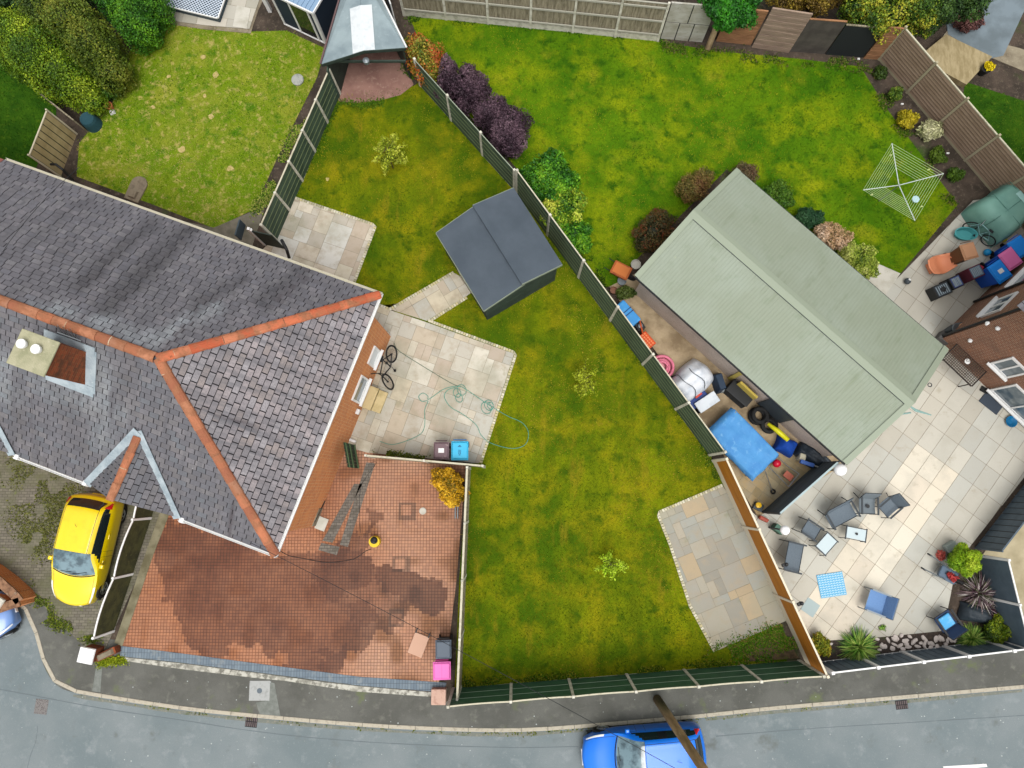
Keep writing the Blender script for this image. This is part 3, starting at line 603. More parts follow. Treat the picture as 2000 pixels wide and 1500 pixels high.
for x in (xr, gx2):      # small front gables
    slate_face(mb, [(x + hwd, .0, EZ), (x + hwd, .01, EZ), (x, V0.y, dz), (x, .05, dz)], 0, SLC, seed=7)
    slate_face(mb, [(x - hwd, .01, EZ), (x - hwd, .0, EZ), (x, .05, dz), (x, V0.y, dz)], 0, SLC, seed=8)
roof = mb.build('roof', [M_slate, M_slateb], H1)
for a_, b_, kw in (((-HX, HX, HZ), (0, 0, EZ), dict(seed=1)), ((0, GW, EZ), (-HX, HX, HZ), dict(seed=2, cols=[c(198, 102, 68), c(206, 114, 78), c(184, 92, 60), c(200, 124, 90)])), ((XL, HX, HZ), (-HX - .1, HX, HZ), dict(seed=5)), ((xr, .02, dz), (xr, V0.y - .1, dz), dict(r=.1, seed=9)), ((gx2, .02, dz), (gx2, V0.y - .1, dz), dict(r=.1, seed=9))):
    mb = MB(); ridge_tiles(mb, a_, b_, **kw); mb.build('ridge_tile_row', M_terra, roof)
def strip(mb, a, b, w_, n, th=.012, lift=.035):
    a, b = Vector(a), Vector(b); d = (b - a).normalized(); s = d.cross(n).normalized() * w_ / 2; up = n.normalized() * lift
    mb.slab3([a + s + up, b + s + up, b - s + up, a - s + up], th)
fn = Vector((0, -(HZ - EZ), HX)).normalized()
for x in (xr, gx2):
    mb = MB(); strip(mb, (x, V0.y + .12, dz + .05), (x + hwd, .0, EZ), .26, fn, lift=.07); mb.build('lead_valley', M_lead, roof)
    mb = MB(); strip(mb, (x, V0.y + .12, dz + .06), (x - hwd, .0, EZ), .26, fn, lift=.08); mb.build('lead_valley', M_lead, roof)
mb = MB()      # walls
mb.box(XL, -.42, .42, GW - .42, 0, EZ - .05)
mb.add([(-.42, .42, EZ - .05), (XL, .42, EZ - .05), (XL, HX, HZ - .25), (-HX, HX, HZ - .25), (XL, GW - .42, EZ - .05), (-.42, GW - .42, EZ - .05)], [(0, 1, 2, 3), (3, 2, 4, 5), (0, 3, 5)])
wall1 = mb.build('wall', M_brick, H1)
for x in (xr, gx2):
    MB().add([(x - hwd + .2, .1, EZ - .4), (x + hwd - .2, .1, EZ - .4), (x + hwd - .2, .1, EZ + .02), (x, .1, dz - .06), (x - hwd + .2, .1, EZ + .02), (x - hwd + .2, .42, EZ - .4), (x + hwd - .2, .42, EZ - .4), (x + hwd - .2, .42, EZ + .02), (x, .42, dz - .06), (x - hwd + .2, .42, EZ + .02)], [(0, 1, 2, 3, 4), (1, 6, 7, 2), (5, 0, 4, 9), (1, 0, 5, 6)]).build('gable_front', M_white, H1)
mb = MB()   # eaves boards and gutters
for a, b in (((.02, 0), (.02, GW)),): mb.box(a[0] - .42, a[0] - .005, a[1] + .0, b[1], EZ - .1, EZ - .03)
mb.box(XL, -.4, -.0, .42, EZ - .1, EZ - .03); mb.box(XL, -.4, GW - .42, GW, EZ - .1, EZ - .03)
mb.build('soffit', M_upvc, H1)
for nm, a, b in (('gutter', (.05, -.05), (.05, GW + .05)), ('gutter', (XL, GW + .05), (.05, GW + .05)), ('gutter', (XL, -.06), (gx2 - hwd, -.06)), ('gutter', (gx2 + hwd, -.06), (xr - hwd, -.06)), ('gutter', (xr + hwd, -.05), (.05, -.05))):
    mb = MB(); va, vb = Vector((*a, EZ - .03)), Vector((*b, EZ - .03)); d = (vb - va).normalized(); s = d.cross(Vector((0, 0, 1)))
    ww = .035
    prof = [(-ww, .03), (-ww, -.04), (ww, -.04), (ww, .03), (ww - .012, .03), (ww - .012, -.028), (-ww + .012, -.028), (-ww + .012, .03)]
    vs = [va + s * p + Vector((0, 0, q)) for p, q in prof] + [vb + s * p + Vector((0, 0, q)) for p, q in prof]
    mb.add(vs, [(i, (i + 1) % 8, (i + 1) % 8 + 8, i + 8) for i in range(8)] + [list(range(8))[::-1], list(range(8, 16))])
    mb.build(nm, M_upvc if a != (XL, GW + .05) else mat('cream_gutter', c(214, 208, 186)), H1)
for x in (xr + hwd + .12, xr - hwd - .1, gx2 + hwd + .12):
    MB().tube([(x, -.03, EZ - .05), (x, -.1, EZ - .25), (x, .34, EZ - .7), (x, .36, .1)], .04).build('downpipe', M_upvc, H1)
    MB().box(x - .08, x + .08, -.13, .06, EZ - .12, EZ + .04, tx=.02, ty=.02).build('hopper', M_upvc, H1, bev=.01)
# gable-side windows
pw = hw((-.42, 0, 0)); nw = hw((-.42 + 1, 0, 0)) - pw
def onside(px, py): return toloc(H1, onplane(px, py, pw, nw))
def window(root, M, w_, h_, name='window', mull=0, glass=M_glass, frame=M_upvc, sill=True, d=.06):
    """upright window in local x(width) z(height) plane facing -y, corner at M"""
    mb = MB(); t = .07
    mb.box(0, w_, -d, .02, 0, t, M=M); mb.box(0, w_, -d, .02, h_ - t, h_, M=M); mb.box(0, t, -d, .02, t, h_ - t, M=M); mb.box(w_ - t, w_, -d, .02, t, h_ - t, M=M)
    for k in range(mull): x = w_ * (k + 1) / (mull + 1); mb.box(x - .03, x + .03, -d + .003, .02, t, h_ - t, M=M)
    f = mb.build(name, frame, root); MB().box(t, w_ - t, -d + .03, .0, t, h_ - t, M=M).build('pane', glass, f)
    if sill: MB().box(-.06, w_ + .06, -d - .1, -d + .0, -.05, -.005, M=M).build('sill', frame, f)
    return f
MS = Matrix.Translation((-.42, 0, 0)) @ Matrix.Rotation(R(90), 4, 'Z')    # x -> +y, -y -> +x (facing out)
for (q0, q1, mu, gl) in (((742, 686), (722, 714), 0, M_white), ((724, 745), (702, 790), 0, M_glass)):
    a = onside(*q0); b = onside(*q1); y0, y1 = sorted((a.y, b.y)); z0 = min(a.z, b.z)
    window(H1, MS @ Matrix.Translation((y0, 0, max(z0 - .3, .9))), y1 - y0, 1.05 if gl is M_glass else .9, glass=mat('white_blind', c(226, 230, 232), rough=.3) if gl is M_white else M_glass, mull=mu)
p = onside(696, 803); MB().box(-.42, -.3, p.y - .1, p.y + .1, p.z - .1, p.z + .1).build('flue', M_upvc, H1, bev=.03)
p = onside(682, 858); MB().tube([(-.4, p.y, p.z), (-.22, p.y, p.z), (-.2, p.y, p.z - .25)], .05).build('overflow_pipe', M_upvc, H1)
p = onside(630, 988); MB().tube([(-.4, p.y - .6, p.z + .3), (-.4, p.y + .2, p.z)], .02).build('cable', M_black, H1)
MB().box(-.46, -.4, .44, 1.1, 0, .5).build('render_patch', M_conc, H1)
MB().box(-.42, -.05, .35, .8, .0, .06).build('step', M_lconc, H1)
# chimney
mb = MB(); cz = 8.6
mb.box(-7.1, -6.15, 2.76, 3.62, 5.9, cz - .06); stack = mb.build('chimney', M_brick3, roof)
MB().box(-7.14, -6.09, 2.72, 3.66, cz - .06, cz).build('cap', mat('lichen_concrete', c(176, 172, 142), layers=[(3, c(150, 150, 118), .4, .65, 6), (9, c(196, 190, 168), .6, .8, 5)], bump=(30, .5)), H1, bev=.02)
for x in (-6.9, -6.5): MB().lathe([(.09, cz), (.1, cz + .02), (.1, cz + .09), (.125, cz + .1), (.12, cz + .14), (.02, cz + .15)], M=Matrix.Translation((x, 3.3, 0))).build('cowl', M_upvc, H1)
mb = MB()
zt = lambda y: EZ + (HZ - EZ) * y / HX
for y0, y1 in ((2.5, 2.76),): mb.slab3([(-7.35, y0, zt(y0) + .03), (-5.9, y0, zt(y0) + .03), (-5.9, y1, zt(y1) + .05), (-7.35, y1, zt(y1) + .05)], .012)
mb.slab3([(-6.15, 2.6, zt(2.6) + .035), (-5.85, 2.6, zt(2.6) + .035), (-5.85, 3.7, zt(3.7) + .035), (-6.15, 3.7, zt(3.7) + .05)], .012)
mb.slab3([(-7.4, 3.62, zt(3.62) + .05), (-5.9, 3.62, zt(3.62) + .05), (-5.9, 3.8, zt(3.8) + .05), (-7.4, 3.8, zt(3.8) + .05)], .012)
mb.build('flashing', M_lead, roof)
# next-door half under red tiles
H2 = thing('adjoining_house', 'red tiled house joined to the slate roofed one, barely in view at left', 'house', tuple(hw((XL - .02, 0, 0))), hr)
mb = MB(); mb.box(-9, -.01, .42, GW - .42, 0, EZ - .05); mb.build('wall', M_brick, H2)
mb = MB(); RC = [c(170, 96, 78), c(156, 86, 70), c(184, 108, 88)]
slate_face(mb, [(-9, 0, EZ), (0, 0, EZ), (0, HX, HZ), (-9, HX, HZ)], 0, RC, seed=15); slate_face(mb, [(0, GW, EZ), (-9, GW, EZ), (-9, HX, HZ), (0, HX, HZ)], 0, RC, seed=16)
r2 = mb.build('roof', [M_slate, M_slateb], H2); mb = MB(); ridge_tiles(mb, (-9, HX, HZ), (0, HX, HZ)); mb.build('ridge_tile_row', M_terra, r2)
# broken slates lying on the roof and the bird-proof spikes: small pale aerial
mb = MB()
for k in range(9): x = -6.9 + k * .06; mb.tube([(x, 3.85, zt(3.85) + .02), (x + random.uniform(-.1, .1), 3.95 + random.uniform(0, .12), zt(3.85) + .35)], .008, 4)
mb.tube([(-7.0, 3.85, zt(3.85) + .05), (-6.3, 3.85, zt(3.85) + .05)], .015, 5); mb.build('bird_spikes', M_steel, H1)
# right-hand brick house
hc = at(1829, 665); hd = at(1999, 827); hB = (hd - hc).normalized(); rzR = math.atan2(hB.y, hB.x)
H3 = thing('brick_house', 'brown brick house with white framed windows at the right edge beside the pale patio', 'house', tuple(hc), rzR)
zl = MB().box(0, 9, 0, 10, 0, 5.2).build('wall', M_brick2, H3)
mb = MB(); slate_face(mb, [(-.4, -.4, 5.1), (9.4, -.4, 5.1), (9.4, 5, 8.3), (-.4, 5, 8.3)], 0, SLC, seed=21); slate_face(mb, [(9.4, 10.4, 5.1), (-.4, 10.4, 5.1), (-.4, 5, 8.3), (9.4, 5, 8.3)], 0, SLC, seed=22)
mb.build('roof', [M_slate, M_slateb], H3)
for x in (0, 9): MB().add([(x, 0, 5.2), (x, 10, 5.2), (x, 5, 8.2)], [(0, 1, 2)]).build('gable_wall', M_brick2, H3)
nA = Matrix.Rotation(rzR, 3, 'Z') @ Vector((-1, 0, 0)); nB = Matrix.Rotation(rzR, 3, 'Z') @ Vector((0, -1, 0))
onA = lambda px, py: toloc(H3, onplane(px, py, hc, nA)); onB = lambda px, py: toloc(H3, onplane(px, py, hc, nB))
a = onB(1936, 707); b = onB(1965, 733); window(H3, Matrix.Translation((a.x, 0, a.z)), b.x - a.x + .1, 1.1, mull=1)
a = onB(1935, 759); b = onB(1972, 792); window(H3, Matrix.Translation((a.x, 0, a.z)), 1.9, 1.35, mull=1, name='patio_window')
MA = Matrix.Rotation(R(-90), 4, 'Z')    # -y faces -x ; x runs to -y
a = onA(1932, 608); b = onA(1951, 586); y1, y0 = max(a.y, b.y), min(a.y, b.y); window(H3, MA @ Matrix.Translation((-y1, 0, min(a.z, b.z))), y1 - y0 + .3, 1.0, mull=1)
a = onA(1990, 545); window(H3, MA @ Matrix.Translation((-a.y - .5, 0, a.z)), 1.0, 1.0, mull=0)
for y in (.08, onA(1896, 595).y): MB().tube([(-.06, y, .1), (-.06, y, 5.1)], .045).build('downpipe', M_black, H3)
MB().tube([(-.06, -.2, 5.12), (-.06, 10.2, 5.12)], .06).build('gutter', M_black, H3)
for f_, q in ((onB, (1896, 664)), (onA, (1930, 633)), (onB, (1950, 640))):
    p = f_(*q); MB().lathe([(.07, 0), (.08, .05), (.03, .1)], 12, M=Matrix.Translation(p) @ Matrix.Rotation(R(90) if f_ is onB else R(-90), 4, 'X' if f_ is onB else 'Y')).build('wall_light', M_upvc, H3)

# ================================================================ GARAGE AND SHEDS
g = [at(1238, 537, 2.3), at(1440, 330, 2.3), at(1855, 685, 2.3), at(1650, 905, 2.3)]
gd = ((g[3] - g[0]) + (g[2] - g[1])).normalized(); GL_, GWd = 9.45, 5.36
gc = sum(g, Vector()) / 4; rg = math.atan2(gd.y, gd.x)
G = thing('garage', 'large garage with ribbed sage green metal roof and pebbledash walls', 'garage', (gc.x, gc.y, 0), rg)
gx, gy = GL_ / 2, GWd / 2
wallg = MB().box(-gx + .25, gx - .25, -gy + .26, gy - .26, 0, 2.25).build('wall', M_render, G)
for sx in (-1, 1): MB().add([(sx * (gx - .25), -gy + .26, 2.25), (sx * (gx - .25), gy - .26, 2.25), (sx * (gx - .25), 0, 3.2)], [(0, 1, 2)]).build('gable_wall', M_render, G)
RZ = 3.25; mb = MB(); n = 78
for s in (-1, 1):
    for i in range(n):
        x0 = -gx + .16 + (GL_ - .32) * i / n; p = (GL_ - .32) / n
        xs = [x0, x0 + p * .3, x0 + p * .42, x0 + p * .78, x0 + p * .9 + .0001]; hs_ = [0, 0, .006, .006, 0]
        xs.append(x0 + p); hs_.append(0)
        vs = [(x, 0.0, RZ + h) for x, h in zip(xs, hs_)] + [(x, s * gy, 2.3 + h) for x, h in zip(xs, hs_)]
        k = len(xs); fs = [(i2, i2 + 1, i2 + 1 + k, i2 + k) if s < 0 else (i2 + 1, i2, i2 + k, i2 + 1 + k) for i2 in range(k - 1)]
        fs = [f[::-1] for f in fs]; mb.add(vs, fs)
rf = mb.build('roof', M_roofg, G)
mb = MB()
mb.slab3([(-gx, -.2, RZ - .02), (gx, -.2, RZ - .02), (gx, 0, RZ + .07), (-gx, 0, RZ + .07)], .01); mb.slab3([(-gx, .2, RZ - .02), (gx, .2, RZ - .02), (gx, 0, RZ + .07), (-gx, 0, RZ + .07)], .01)
mb.box(-gx + .2, gx - .2, -.207, -.2, RZ - .06, RZ - .035, mi=1)
rc = mb.build('ridge_cap', [mat('sage_flashing', c(150, 160, 140), rough=.6), M_dgrey], rf)
for sx in (-1, 1):
    mb = MB()
    for s in (-1, 1):
        xa, xb = sx * gx, sx * (gx - .2); mb.slab3([(xa, 0, RZ + .045), (xb, 0, RZ + .045), (xb, s * gy, 2.345), (xa, s * gy, 2.345)], .01)
        mb.add([(xa, 0, RZ + .04), (xa, s * gy, 2.34), (xa, s * gy, 2.18), (xa, 0, RZ - .12)], [(0, 1, 2, 3)])
    mb.build('verge_trim', mat('sage_flashing'), rf)
for s in (-1, 1): MB().box(-gx + .05, gx - .05, s * gy - .03, s * gy + .03, 2.19, 2.28).build('gutter', M_black, G)
q = toloc(G, at(1505, 830, 1)); MB().box(q.x - .7, q.x + .35, -gy + .2, -gy + .262, .2, 2.1).build('door', M_dgrey, G)
MB().box(.2, .34, -gy + .2, -gy + .262, .0, 2.24).build('yellow_mortar_patch', mat('yellow_ochre', c(206, 186, 96)), G)
q = toloc(G, at(1790, 792, 2.2)); mb = MB(); mb.tube([(gx, .0, 2.9), (gx + .35, .1, 2.75), (gx + .8, .3, 2.8)], [.02, .05, .02], 6); mb.tube([(gx + .3, -.05, 2.7), (gx + .1, -.3, 2.7)], .03, 6); mb.build('bracket_lamp', mat('verdigris', c(136, 170, 164)), G)
q = toloc(G, at(1675, 900, 1.2)); MB().box(gx - .25, gx - .1, -gy + .6, -gy + 1.0, 1.6, 2.0).build('meter_box', mat('pale_blue_plastic', c(180, 208, 214)), G)

def shed_frame(name, label, corners_px, z, gp=None):
    P_ = [at(x, y, z) for x, y in corners_px]; ce = sum(P_, Vector()) / 4
    d_ = ((P_[3] - P_[0]).normalized() + (P_[2] - P_[1]).normalized()); rz = math.atan2(d_.y, d_.x)
    t = thing(name, label, 'shed', (ce.x, ce.y, 0), rz, gp)
    L_ = ((P_[3] - P_[0]).length + (P_[2] - P_[1]).length) / 2; Wd = ((P_[1] - P_[0]).length + (P_[2] - P_[3]).length) / 2
    return t, L_ / 2, Wd / 2
# local x: from left/top corner down to the bottom corner ; y: across to the upper right
SH, sx_, sy_ = shed_frame('garden_shed', 'dark green timber shed with a grey felt roof in two stepped slopes', [(855, 460), (1000, 362), (1100, 520), (943, 603)], 2.1)
mb = MB()
def boards(mb, x0, x1, y0, y1, z0, z1, h=.13):
    n = int((z1 - z0) / h)
    for i in range(n):
        a = z0 + (z1 - z0) * i / n; b = z0 + (z1 - z0) * (i + 1) / n; e = .012
        mb.add([(x0 - e, y0 - e, a), (x1 + e, y0 - e, a), (x1 + e, y1 + e, a), (x0 - e, y1 + e, a), (x0, y0, b), (x1, y0, b), (x1, y1, b), (x0, y1, b)], [(0, 1, 5, 4), (1, 2, 6, 5), (2, 3, 7, 6), (3, 0, 4, 7)] + ([(4, 5, 6, 7)] if i == n - 1 else []))
boards(mb, -sx_ + .12, sx_ - .12, -sy_ + .12, sy_ - .12, .05, 2.02); mb.build('wall', M_green2, SH)
mb = MB(); mb.slab3([(-sx_, -sy_, 2.08), (sx_, -sy_, 2.08), (sx_, .08, 2.5), (-sx_, .08, 2.5)], .04); mb.build('roof', M_felt, SH)
mb = MB(); mb.slab3([(-sx_, sy_, 2.12), (sx_, sy_, 2.12), (sx_, -.06, 2.62), (-sx_, -.06, 2.62)], .04); mb.build('roof', M_felt, SH)
mb = MB()
for y0, y1, z0, z1 in ((-sy_, .05, 2.08, 2.5), (sy_, -.06, 2.12, 2.62)):
    for s in (-1, 1):
        x = s * sx_; mb.add([(x, y0, z0), (x, y1, z1), (x, y1, z1 - .13), (x, y0, z0 - .13), (x + s * .02, y0, z0), (x + s * .02, y1, z1), (x + s * .02, y1, z1 - .13), (x + s * .02, y0, z0 - .13)], [(0, 1, 2, 3), (4, 5, 6, 7), (0, 1, 5, 4), (2, 3, 7, 6), (0, 3, 7, 4), (1, 2, 6, 5)])
mb.box(-sx_, sx_, -sy_ - .02, -sy_ - .002, 1.96, 2.07); mb.build('fascia', mat('pale_green_trim', c(136, 146, 128)), SH)
for s in (-1, 1): MB().add([(s * (sx_ - .12), -sy_ + .12, 2.02), (s * (sx_ - .12), sy_ - .12, 2.02), (s * (sx_ - .12), 0, 2.46)], [(0, 1, 2)]).build('gable_wall', M_green2, SH)
MB().box(-sx_ + .06, -sx_ + .115, -.9, .1, .1, 1.85).build('door', M_green2, SH, bev=.01)
q = MB(); q.box(-.9, .9, -sy_ + .05, -sy_ + .11, .95, 1.6); q.build('window', M_dglass, SH)
# corner shed: wedge shaped
CS = thing('corner_shed', 'wedge shaped dark green corner shed with a pale grey sheet roof and clear panels', 'shed', tuple(at(735, 150)), 0)
lc = lambda x, y, z: toloc(CS, at(x, y, z))
A_, B_, Cc, D_, E_ = lc(628, 125, 2.1), lc(710, 99, 2.5), lc(792, 93, 2.1), lc(716, -60, 2.1), lc(682, -60, 2.1)
Rr = lc(699, -60, 2.5)
mb = MB(); mb.slab3([A_, B_, Rr, E_], .03); mb.slab3([B_, Cc, D_, Rr], .03); rfc = mb.build('roof', M_sheet, CS)
def lerp(a, b, t): return a + (b - a) * t
mb = MB(); up = Vector((0, 0, .02))
top = .08
uL = (A_ - B_).normalized() * .42; uR = (Cc - B_).normalized() * .42; Bm = lerp(B_, Rr, .55)
mb.slab3([B_ + uL + up, B_ + up, Bm + up, Bm + uL + up], .012); mb.slab3([B_ + up, B_ + uR + up, Bm + uR + up, Bm + up], .012)
mb.build('roof_panel', M_clear, rfc)
fz = lambda p, z: Vector((p.x, p.y, z))
mb = MB()
for a, b in ((A_, B_), (B_, Cc)):
    mb.add([a, b, b - Vector((0, 0, .14)), a - Vector((0, 0, .14)), a + Vector((.0, -.03, 0)), b + Vector((0, -.03, 0)), b + Vector((0, -.03, -.14)), a + Vector((0, -.03, -.14))], [(0, 1, 2, 3), (7, 6, 5, 4), (0, 1, 5, 4), (3, 2, 6, 7), (0, 3, 7, 4), (1, 2, 6, 5)])
mb.box(A_.x, Cc.x, 0, .06, 0, .1, M=Matrix.Translation((0, A_.y + .15, 1.92)) @ Matrix.Rotation(0, 4, 'Z')); mb.build('front_beam', M_green2, CS)
mb = MB()
def wallseg(mb, a, b, z0, z1, t=.05, mi=0):
    a, b = Vector(a[:2]), Vector(b[:2]); d = (b - a).normalized(); n_ = Vector((-d.y, d.x)) * t / 2
    mb.prism([tuple(a + n_), tuple(b + n_), tuple(b - n_), tuple(a - n_)], z0, z1, mi)
inn = lambda p, dx: Vector((p.x + dx, p.y + .05, 0))
wallseg(mb, inn(A_, .15), inn(E_, .1), 0, 2.0); wallseg(mb, inn(Cc, -.12), inn(D_, -.1), 0, 2.0); wallseg(mb, inn(E_, .1), inn(D_, -.1), 0, 2.3)
mb.build('wall', M_green2, CS)
mb = MB(); da = lc(668, 192, 0); wallseg(mb, inn(A_, .15), (da.x - .1, da.y), 0.05, 1.85, .04); mb.build('door', mat('mid_green_paint', c(64, 84, 72)), CS)
mb = MB(); q = lc(715, 112, 2.35); mb.lathe([(.06, 0), (.12, .1), (.12, .22), (.02, .28)], 12, M=Matrix.Translation(q - Vector((0, .12, .2)))); mb.build('lamp', M_grey, CS)
MB().tube([A_ + Vector((-.04, 0, .02)), E_ + Vector((-.04, 0, .02))], .035, 6).build('verge_trim', mat('maroon_trim', c(110, 86, 86)), rfc)
MB().tube([Cc + Vector((.04, 0, .02)), D_ + Vector((.04, 0, .02))], .035, 6).build('verge_trim', M_white, rfc)
# summer house
SMc = at(637, 84); sm2 = at(557, 46); dS = (SMc - sm2); rS = math.atan2(dS.y, dS.x)
SM = thing('summer_house', 'navy summer house with white trim, glazed door and pale blue ribbed roof', 'shed', (sm2.x, sm2.y, 0), rS)
Ls = dS.length; Hs = 1.95
mb = MB(); boards(mb, 0, Ls, 0, 2.6, .05, Hs, .11); mb.build('wall', mat('navy_board', c(40, 52, 66), rough=.6), SM)
mb = MB(); nR = 12
for i in range(nR):
    x0 = -.1 + (Ls + .2) * i / nR; p = (Ls + .2) / nR; mb.slab3([(x0, -.12, Hs + .05), (x0 + p * .8, -.12, Hs + .05), (x0 + p * .8, 2.7, Hs + .05), (x0, 2.7, Hs + .05)], .05); mb.slab3([(x0 + p * .8, -.12, Hs + .09), (x0 + p, -.12, Hs + .09), (x0 + p, 2.7, Hs + .09), (x0 + p * .8, 2.7, Hs + .09)], .08)
mb.build('roof', mat('pale_blue_sheet', c(140, 168, 196), rough=.4), SM)
for x in (.02, Ls * .42, Ls - .04, Ls * .86): MB().box(x - .04, x + .04, -.05, -.014, .03, Hs).build('corner_trim', M_white, SM)
MB().box(Ls, Ls + .04, -.04, .04, .03, Hs).build('corner_trim', M_white, SM)
MB().box(-.02, Ls + .02, -.06, -.014, -.0, .05).build('door_threshold', M_white, SM)
MB().box(Ls * .42 + .05, Ls * .86 - .05, -.04, -.015, .1, Hs - .1).build('door', M_dglass, SM)
MB().box(-.12, Ls + .12, -.15, -.1, Hs + .0, Hs + .1).build('fascia', M_white, SM); MB().box(Ls + .1, Ls + .14, -.15, 2.7, Hs + .0, Hs + .1).build('fascia', M_white, SM)

# ================================================================ FENCES
def fence(name, label, a, b, h, n, style, mats, postm=M_post, pw_=.1, gb=.28, cap=.03, capm=None, wave=0, face=1, proud=.02, first=True, last=True, cat='fence', ph=.05, group=None, capw=.05, skip=(), edge=None, slat=.145, ew=.018):
    a, b = Vector(a), Vector(b); d = b - a; rz = math.atan2(d.y, d.x); L_ = d.length; t = thing(name, label, cat, (a.x, a.y, 0), rz, group)
    mF, mB_ = mats; st = L_ / n
    for i in range(n + 1):
        if (i == 0 and not first) or (i == n and not last): continue
        x = i * st; MB().box(x - pw_ / 2, x + pw_ / 2, -pw_ / 2, pw_ / 2, -.02, h + ph, tx=.008, ty=.008).build('post', postm, t)
    for i in range(n):
        if i in skip: continue
        x0, x1 = i * st + pw_ / 2 + .002, (i + 1) * st - pw_ / 2 - .002
        if gb: MB().box(x0, x1, -.022, .022, 0, gb).build('gravel_board', M_post if postm is M_post else postm, t)
        mb = MB(); z0 = gb + .005
        if style == 'lap':
            k = max(3, int((h - z0) / slat))
            for j in range(k):
                za = z0 + (h - cap - z0) * j / k; zb = z0 + (h - cap - z0) * (j + 1) / k; u = random.uniform(-.003, .003)
                segs = 10 if wave else 1
                for q in range(segs):
                    xa = x0 + (x1 - x0) * q / segs; xb = x0 + (x1 - x0) * (q + 1) / segs
                    wz = lambda x: (wave * (4 * ((x - x0) / (x1 - x0)) * (1 - (x - x0) / (x1 - x0)))) * (zb / h)
                    e = .024
                    mb.add([(xa, -e + u, za + wz(xa) * .98), (xb, -e + u, za + wz(xb) * .98), (xb, e + u, za + wz(xb) * .98), (xa, e + u, za + wz(xa) * .98), (xa, -.012, zb + wz(xa)), (xb, -.012, zb + wz(xb)), (xb, .012, zb + wz(xb)), (xa, .012, zb + wz(xa))],
                           [(3, 2, 1, 0), (4, 5, 6, 7), (0, 1, 5, 4), (1, 2, 6, 5), (2, 3, 7, 6), (3, 0, 4, 7)])
                if edge and j: 
                    for sg_ in (-1, 1): mb.box(x0, x1, *sorted((sg_ * .025, sg_ * .034)), za - ew * .6, za + ew * .4, mi=1)
        elif style == 'vert':
            k = int((x1 - x0) / .11)
            for j in range(k):
                xa = x0 + (x1 - x0) * j / k; u = .008 * (j % 2); mb.box(xa, xa + (x1 - x0) / k - .004, -.012 + u, .012 + u, z0, h - cap + random.uniform(-.006, 0))
        elif style == 'vgap':
            k = int((x1 - x0) / .24)
            for j in range(k):
                xa = x0 + (x1 - x0) * j / k; mb.box(xa + .016, xa + (x1 - x0) / k - .016, -.014, .014, z0, h - cap)
            mb.box(x0, x1, -.006, .006, z0 + .05, h - cap - .05, mi=1)
        else:
            mb.box(x0, x1, -.016, .016, z0, h - cap)
        mb.build('panel', [mF, edge or M_black], t)
        if style in ('vert',):
            for z in (z0 + .15, (z0 + h) / 2, h - .2): MB().box(x0, x1, -face * .055 - .02, -face * .055 + .02, z - .04, z + .04).build('rail', capm or M_post, t)
        if cap:
            mb = MB(); segs = 10 if wave else 1
            for q in range(segs):
                xa = x0 + (x1 - x0) * q / segs; xb = x0 + (x1 - x0) * (q + 1) / segs
                za, zb = [wave * (4 * ((x - x0) / (x1 - x0)) * (1 - (x - x0) / (x1 - x0))) for x in (xa, xb)]
                cw = capw / 2; mb.add([(xa, -cw, h - cap + za), (xb, -cw, h - cap + zb), (xb, cw, h - cap + zb), (xa, cw, h - cap + za), (xa, -cw, h + za), (xb, -cw, h + zb), (xb, cw, h + zb), (xa, cw, h + za)],
                                      [(3, 2, 1, 0), (4, 5, 6, 7), (0, 1, 5, 4), (1, 2, 6, 5), (2, 3, 7, 6), (3, 0, 4, 7)])
            mb.build('capping', capm or M_post, t)
    return t
palecap = mat('pale_capping', c(206, 200, 176), layers=[(5, c(176, 168, 142), .5, .7, 5)])
gcap = mat('green_grey_capping', c(150, 158, 140))
fence('panel_fence', 'dark green panel fence with concrete posts between the left lawn and the middle garden', at(540, 470), at(664, 184), 1.68, 5, 'lap', (M_green, M_green), gb=.02, cap=.03, capm=palecap, ph=.02, edge=mat('pale_slat_edge', c(124, 136, 96)), slat=.3, ew=.024)  # edge: thin strips paler than the boards
fence('panel_fence', 'dark green panel fence between the middle garden and the purple bushes', at(822, 168), at(1005, 372), 1.75, 3, 'lap', (M_green, M_green), gb=.02, cap=.025, capm=gcap, capw=.03, ph=.08, edge=mat('pale_slat_edge', c(124, 136, 96)), slat=.3, ew=.024)
fence('panel_fence', 'green panel fence along the storage yard beside the garage, behind the two step shed', at(1010, 378), at(1385, 888), 2.02, 6, 'lap', (M_green, M_green), gb=.02, cap=.03, capm=palecap, capw=.04, edge=mat('pale_slat_edge', c(124, 136, 96)), slat=.3, ew=.024)
fence('panel_fence', 'orange brown stained fence with cream posts beside the grey slab corner patio', at(1392, 900), at(1575, 1296), 1.72, 3, 'lap', (M_brownf, M_brownf), postm=mat('cream_post', c(232, 220, 196)), gb=.5, cap=.035, capm=mat('cream_post'), capw=.06)
fence('panel_fence', 'green front fence with white concrete posts along the pavement', at(886, 1345), at(1560, 1291), 2.05, 6, 'lap', (mat('front_green', c(58, 100, 72), rough=.7, layers=[(2, c(46, 84, 62), .4, .65, 5)], bump=(60, .3)),) * 2, gb=.05, cap=.03, capm=palecap, capw=.045, edge=mat('front_edge', c(146, 168, 146)), slat=.5, ew=.035, wave=-.06)
fence('panel_fence', 'thin pale topped fence between the red driveway and the front lawn', at(918, 915), at(900, 1340), 1.55, 4, 'lap', (M_greywood, M_greywood), gb=.1, cap=.04, capm=palecap, capw=.07, pw_=.09)
fence('panel_fence', 'low pale topped fence between the driveway and the slab patio, behind the bins', at(731, 893), at(946, 912), 1.5, 2, 'lap', (M_greywood, M_greywood), gb=.1, cap=.04, capm=palecap, capw=.06, pw_=.09)
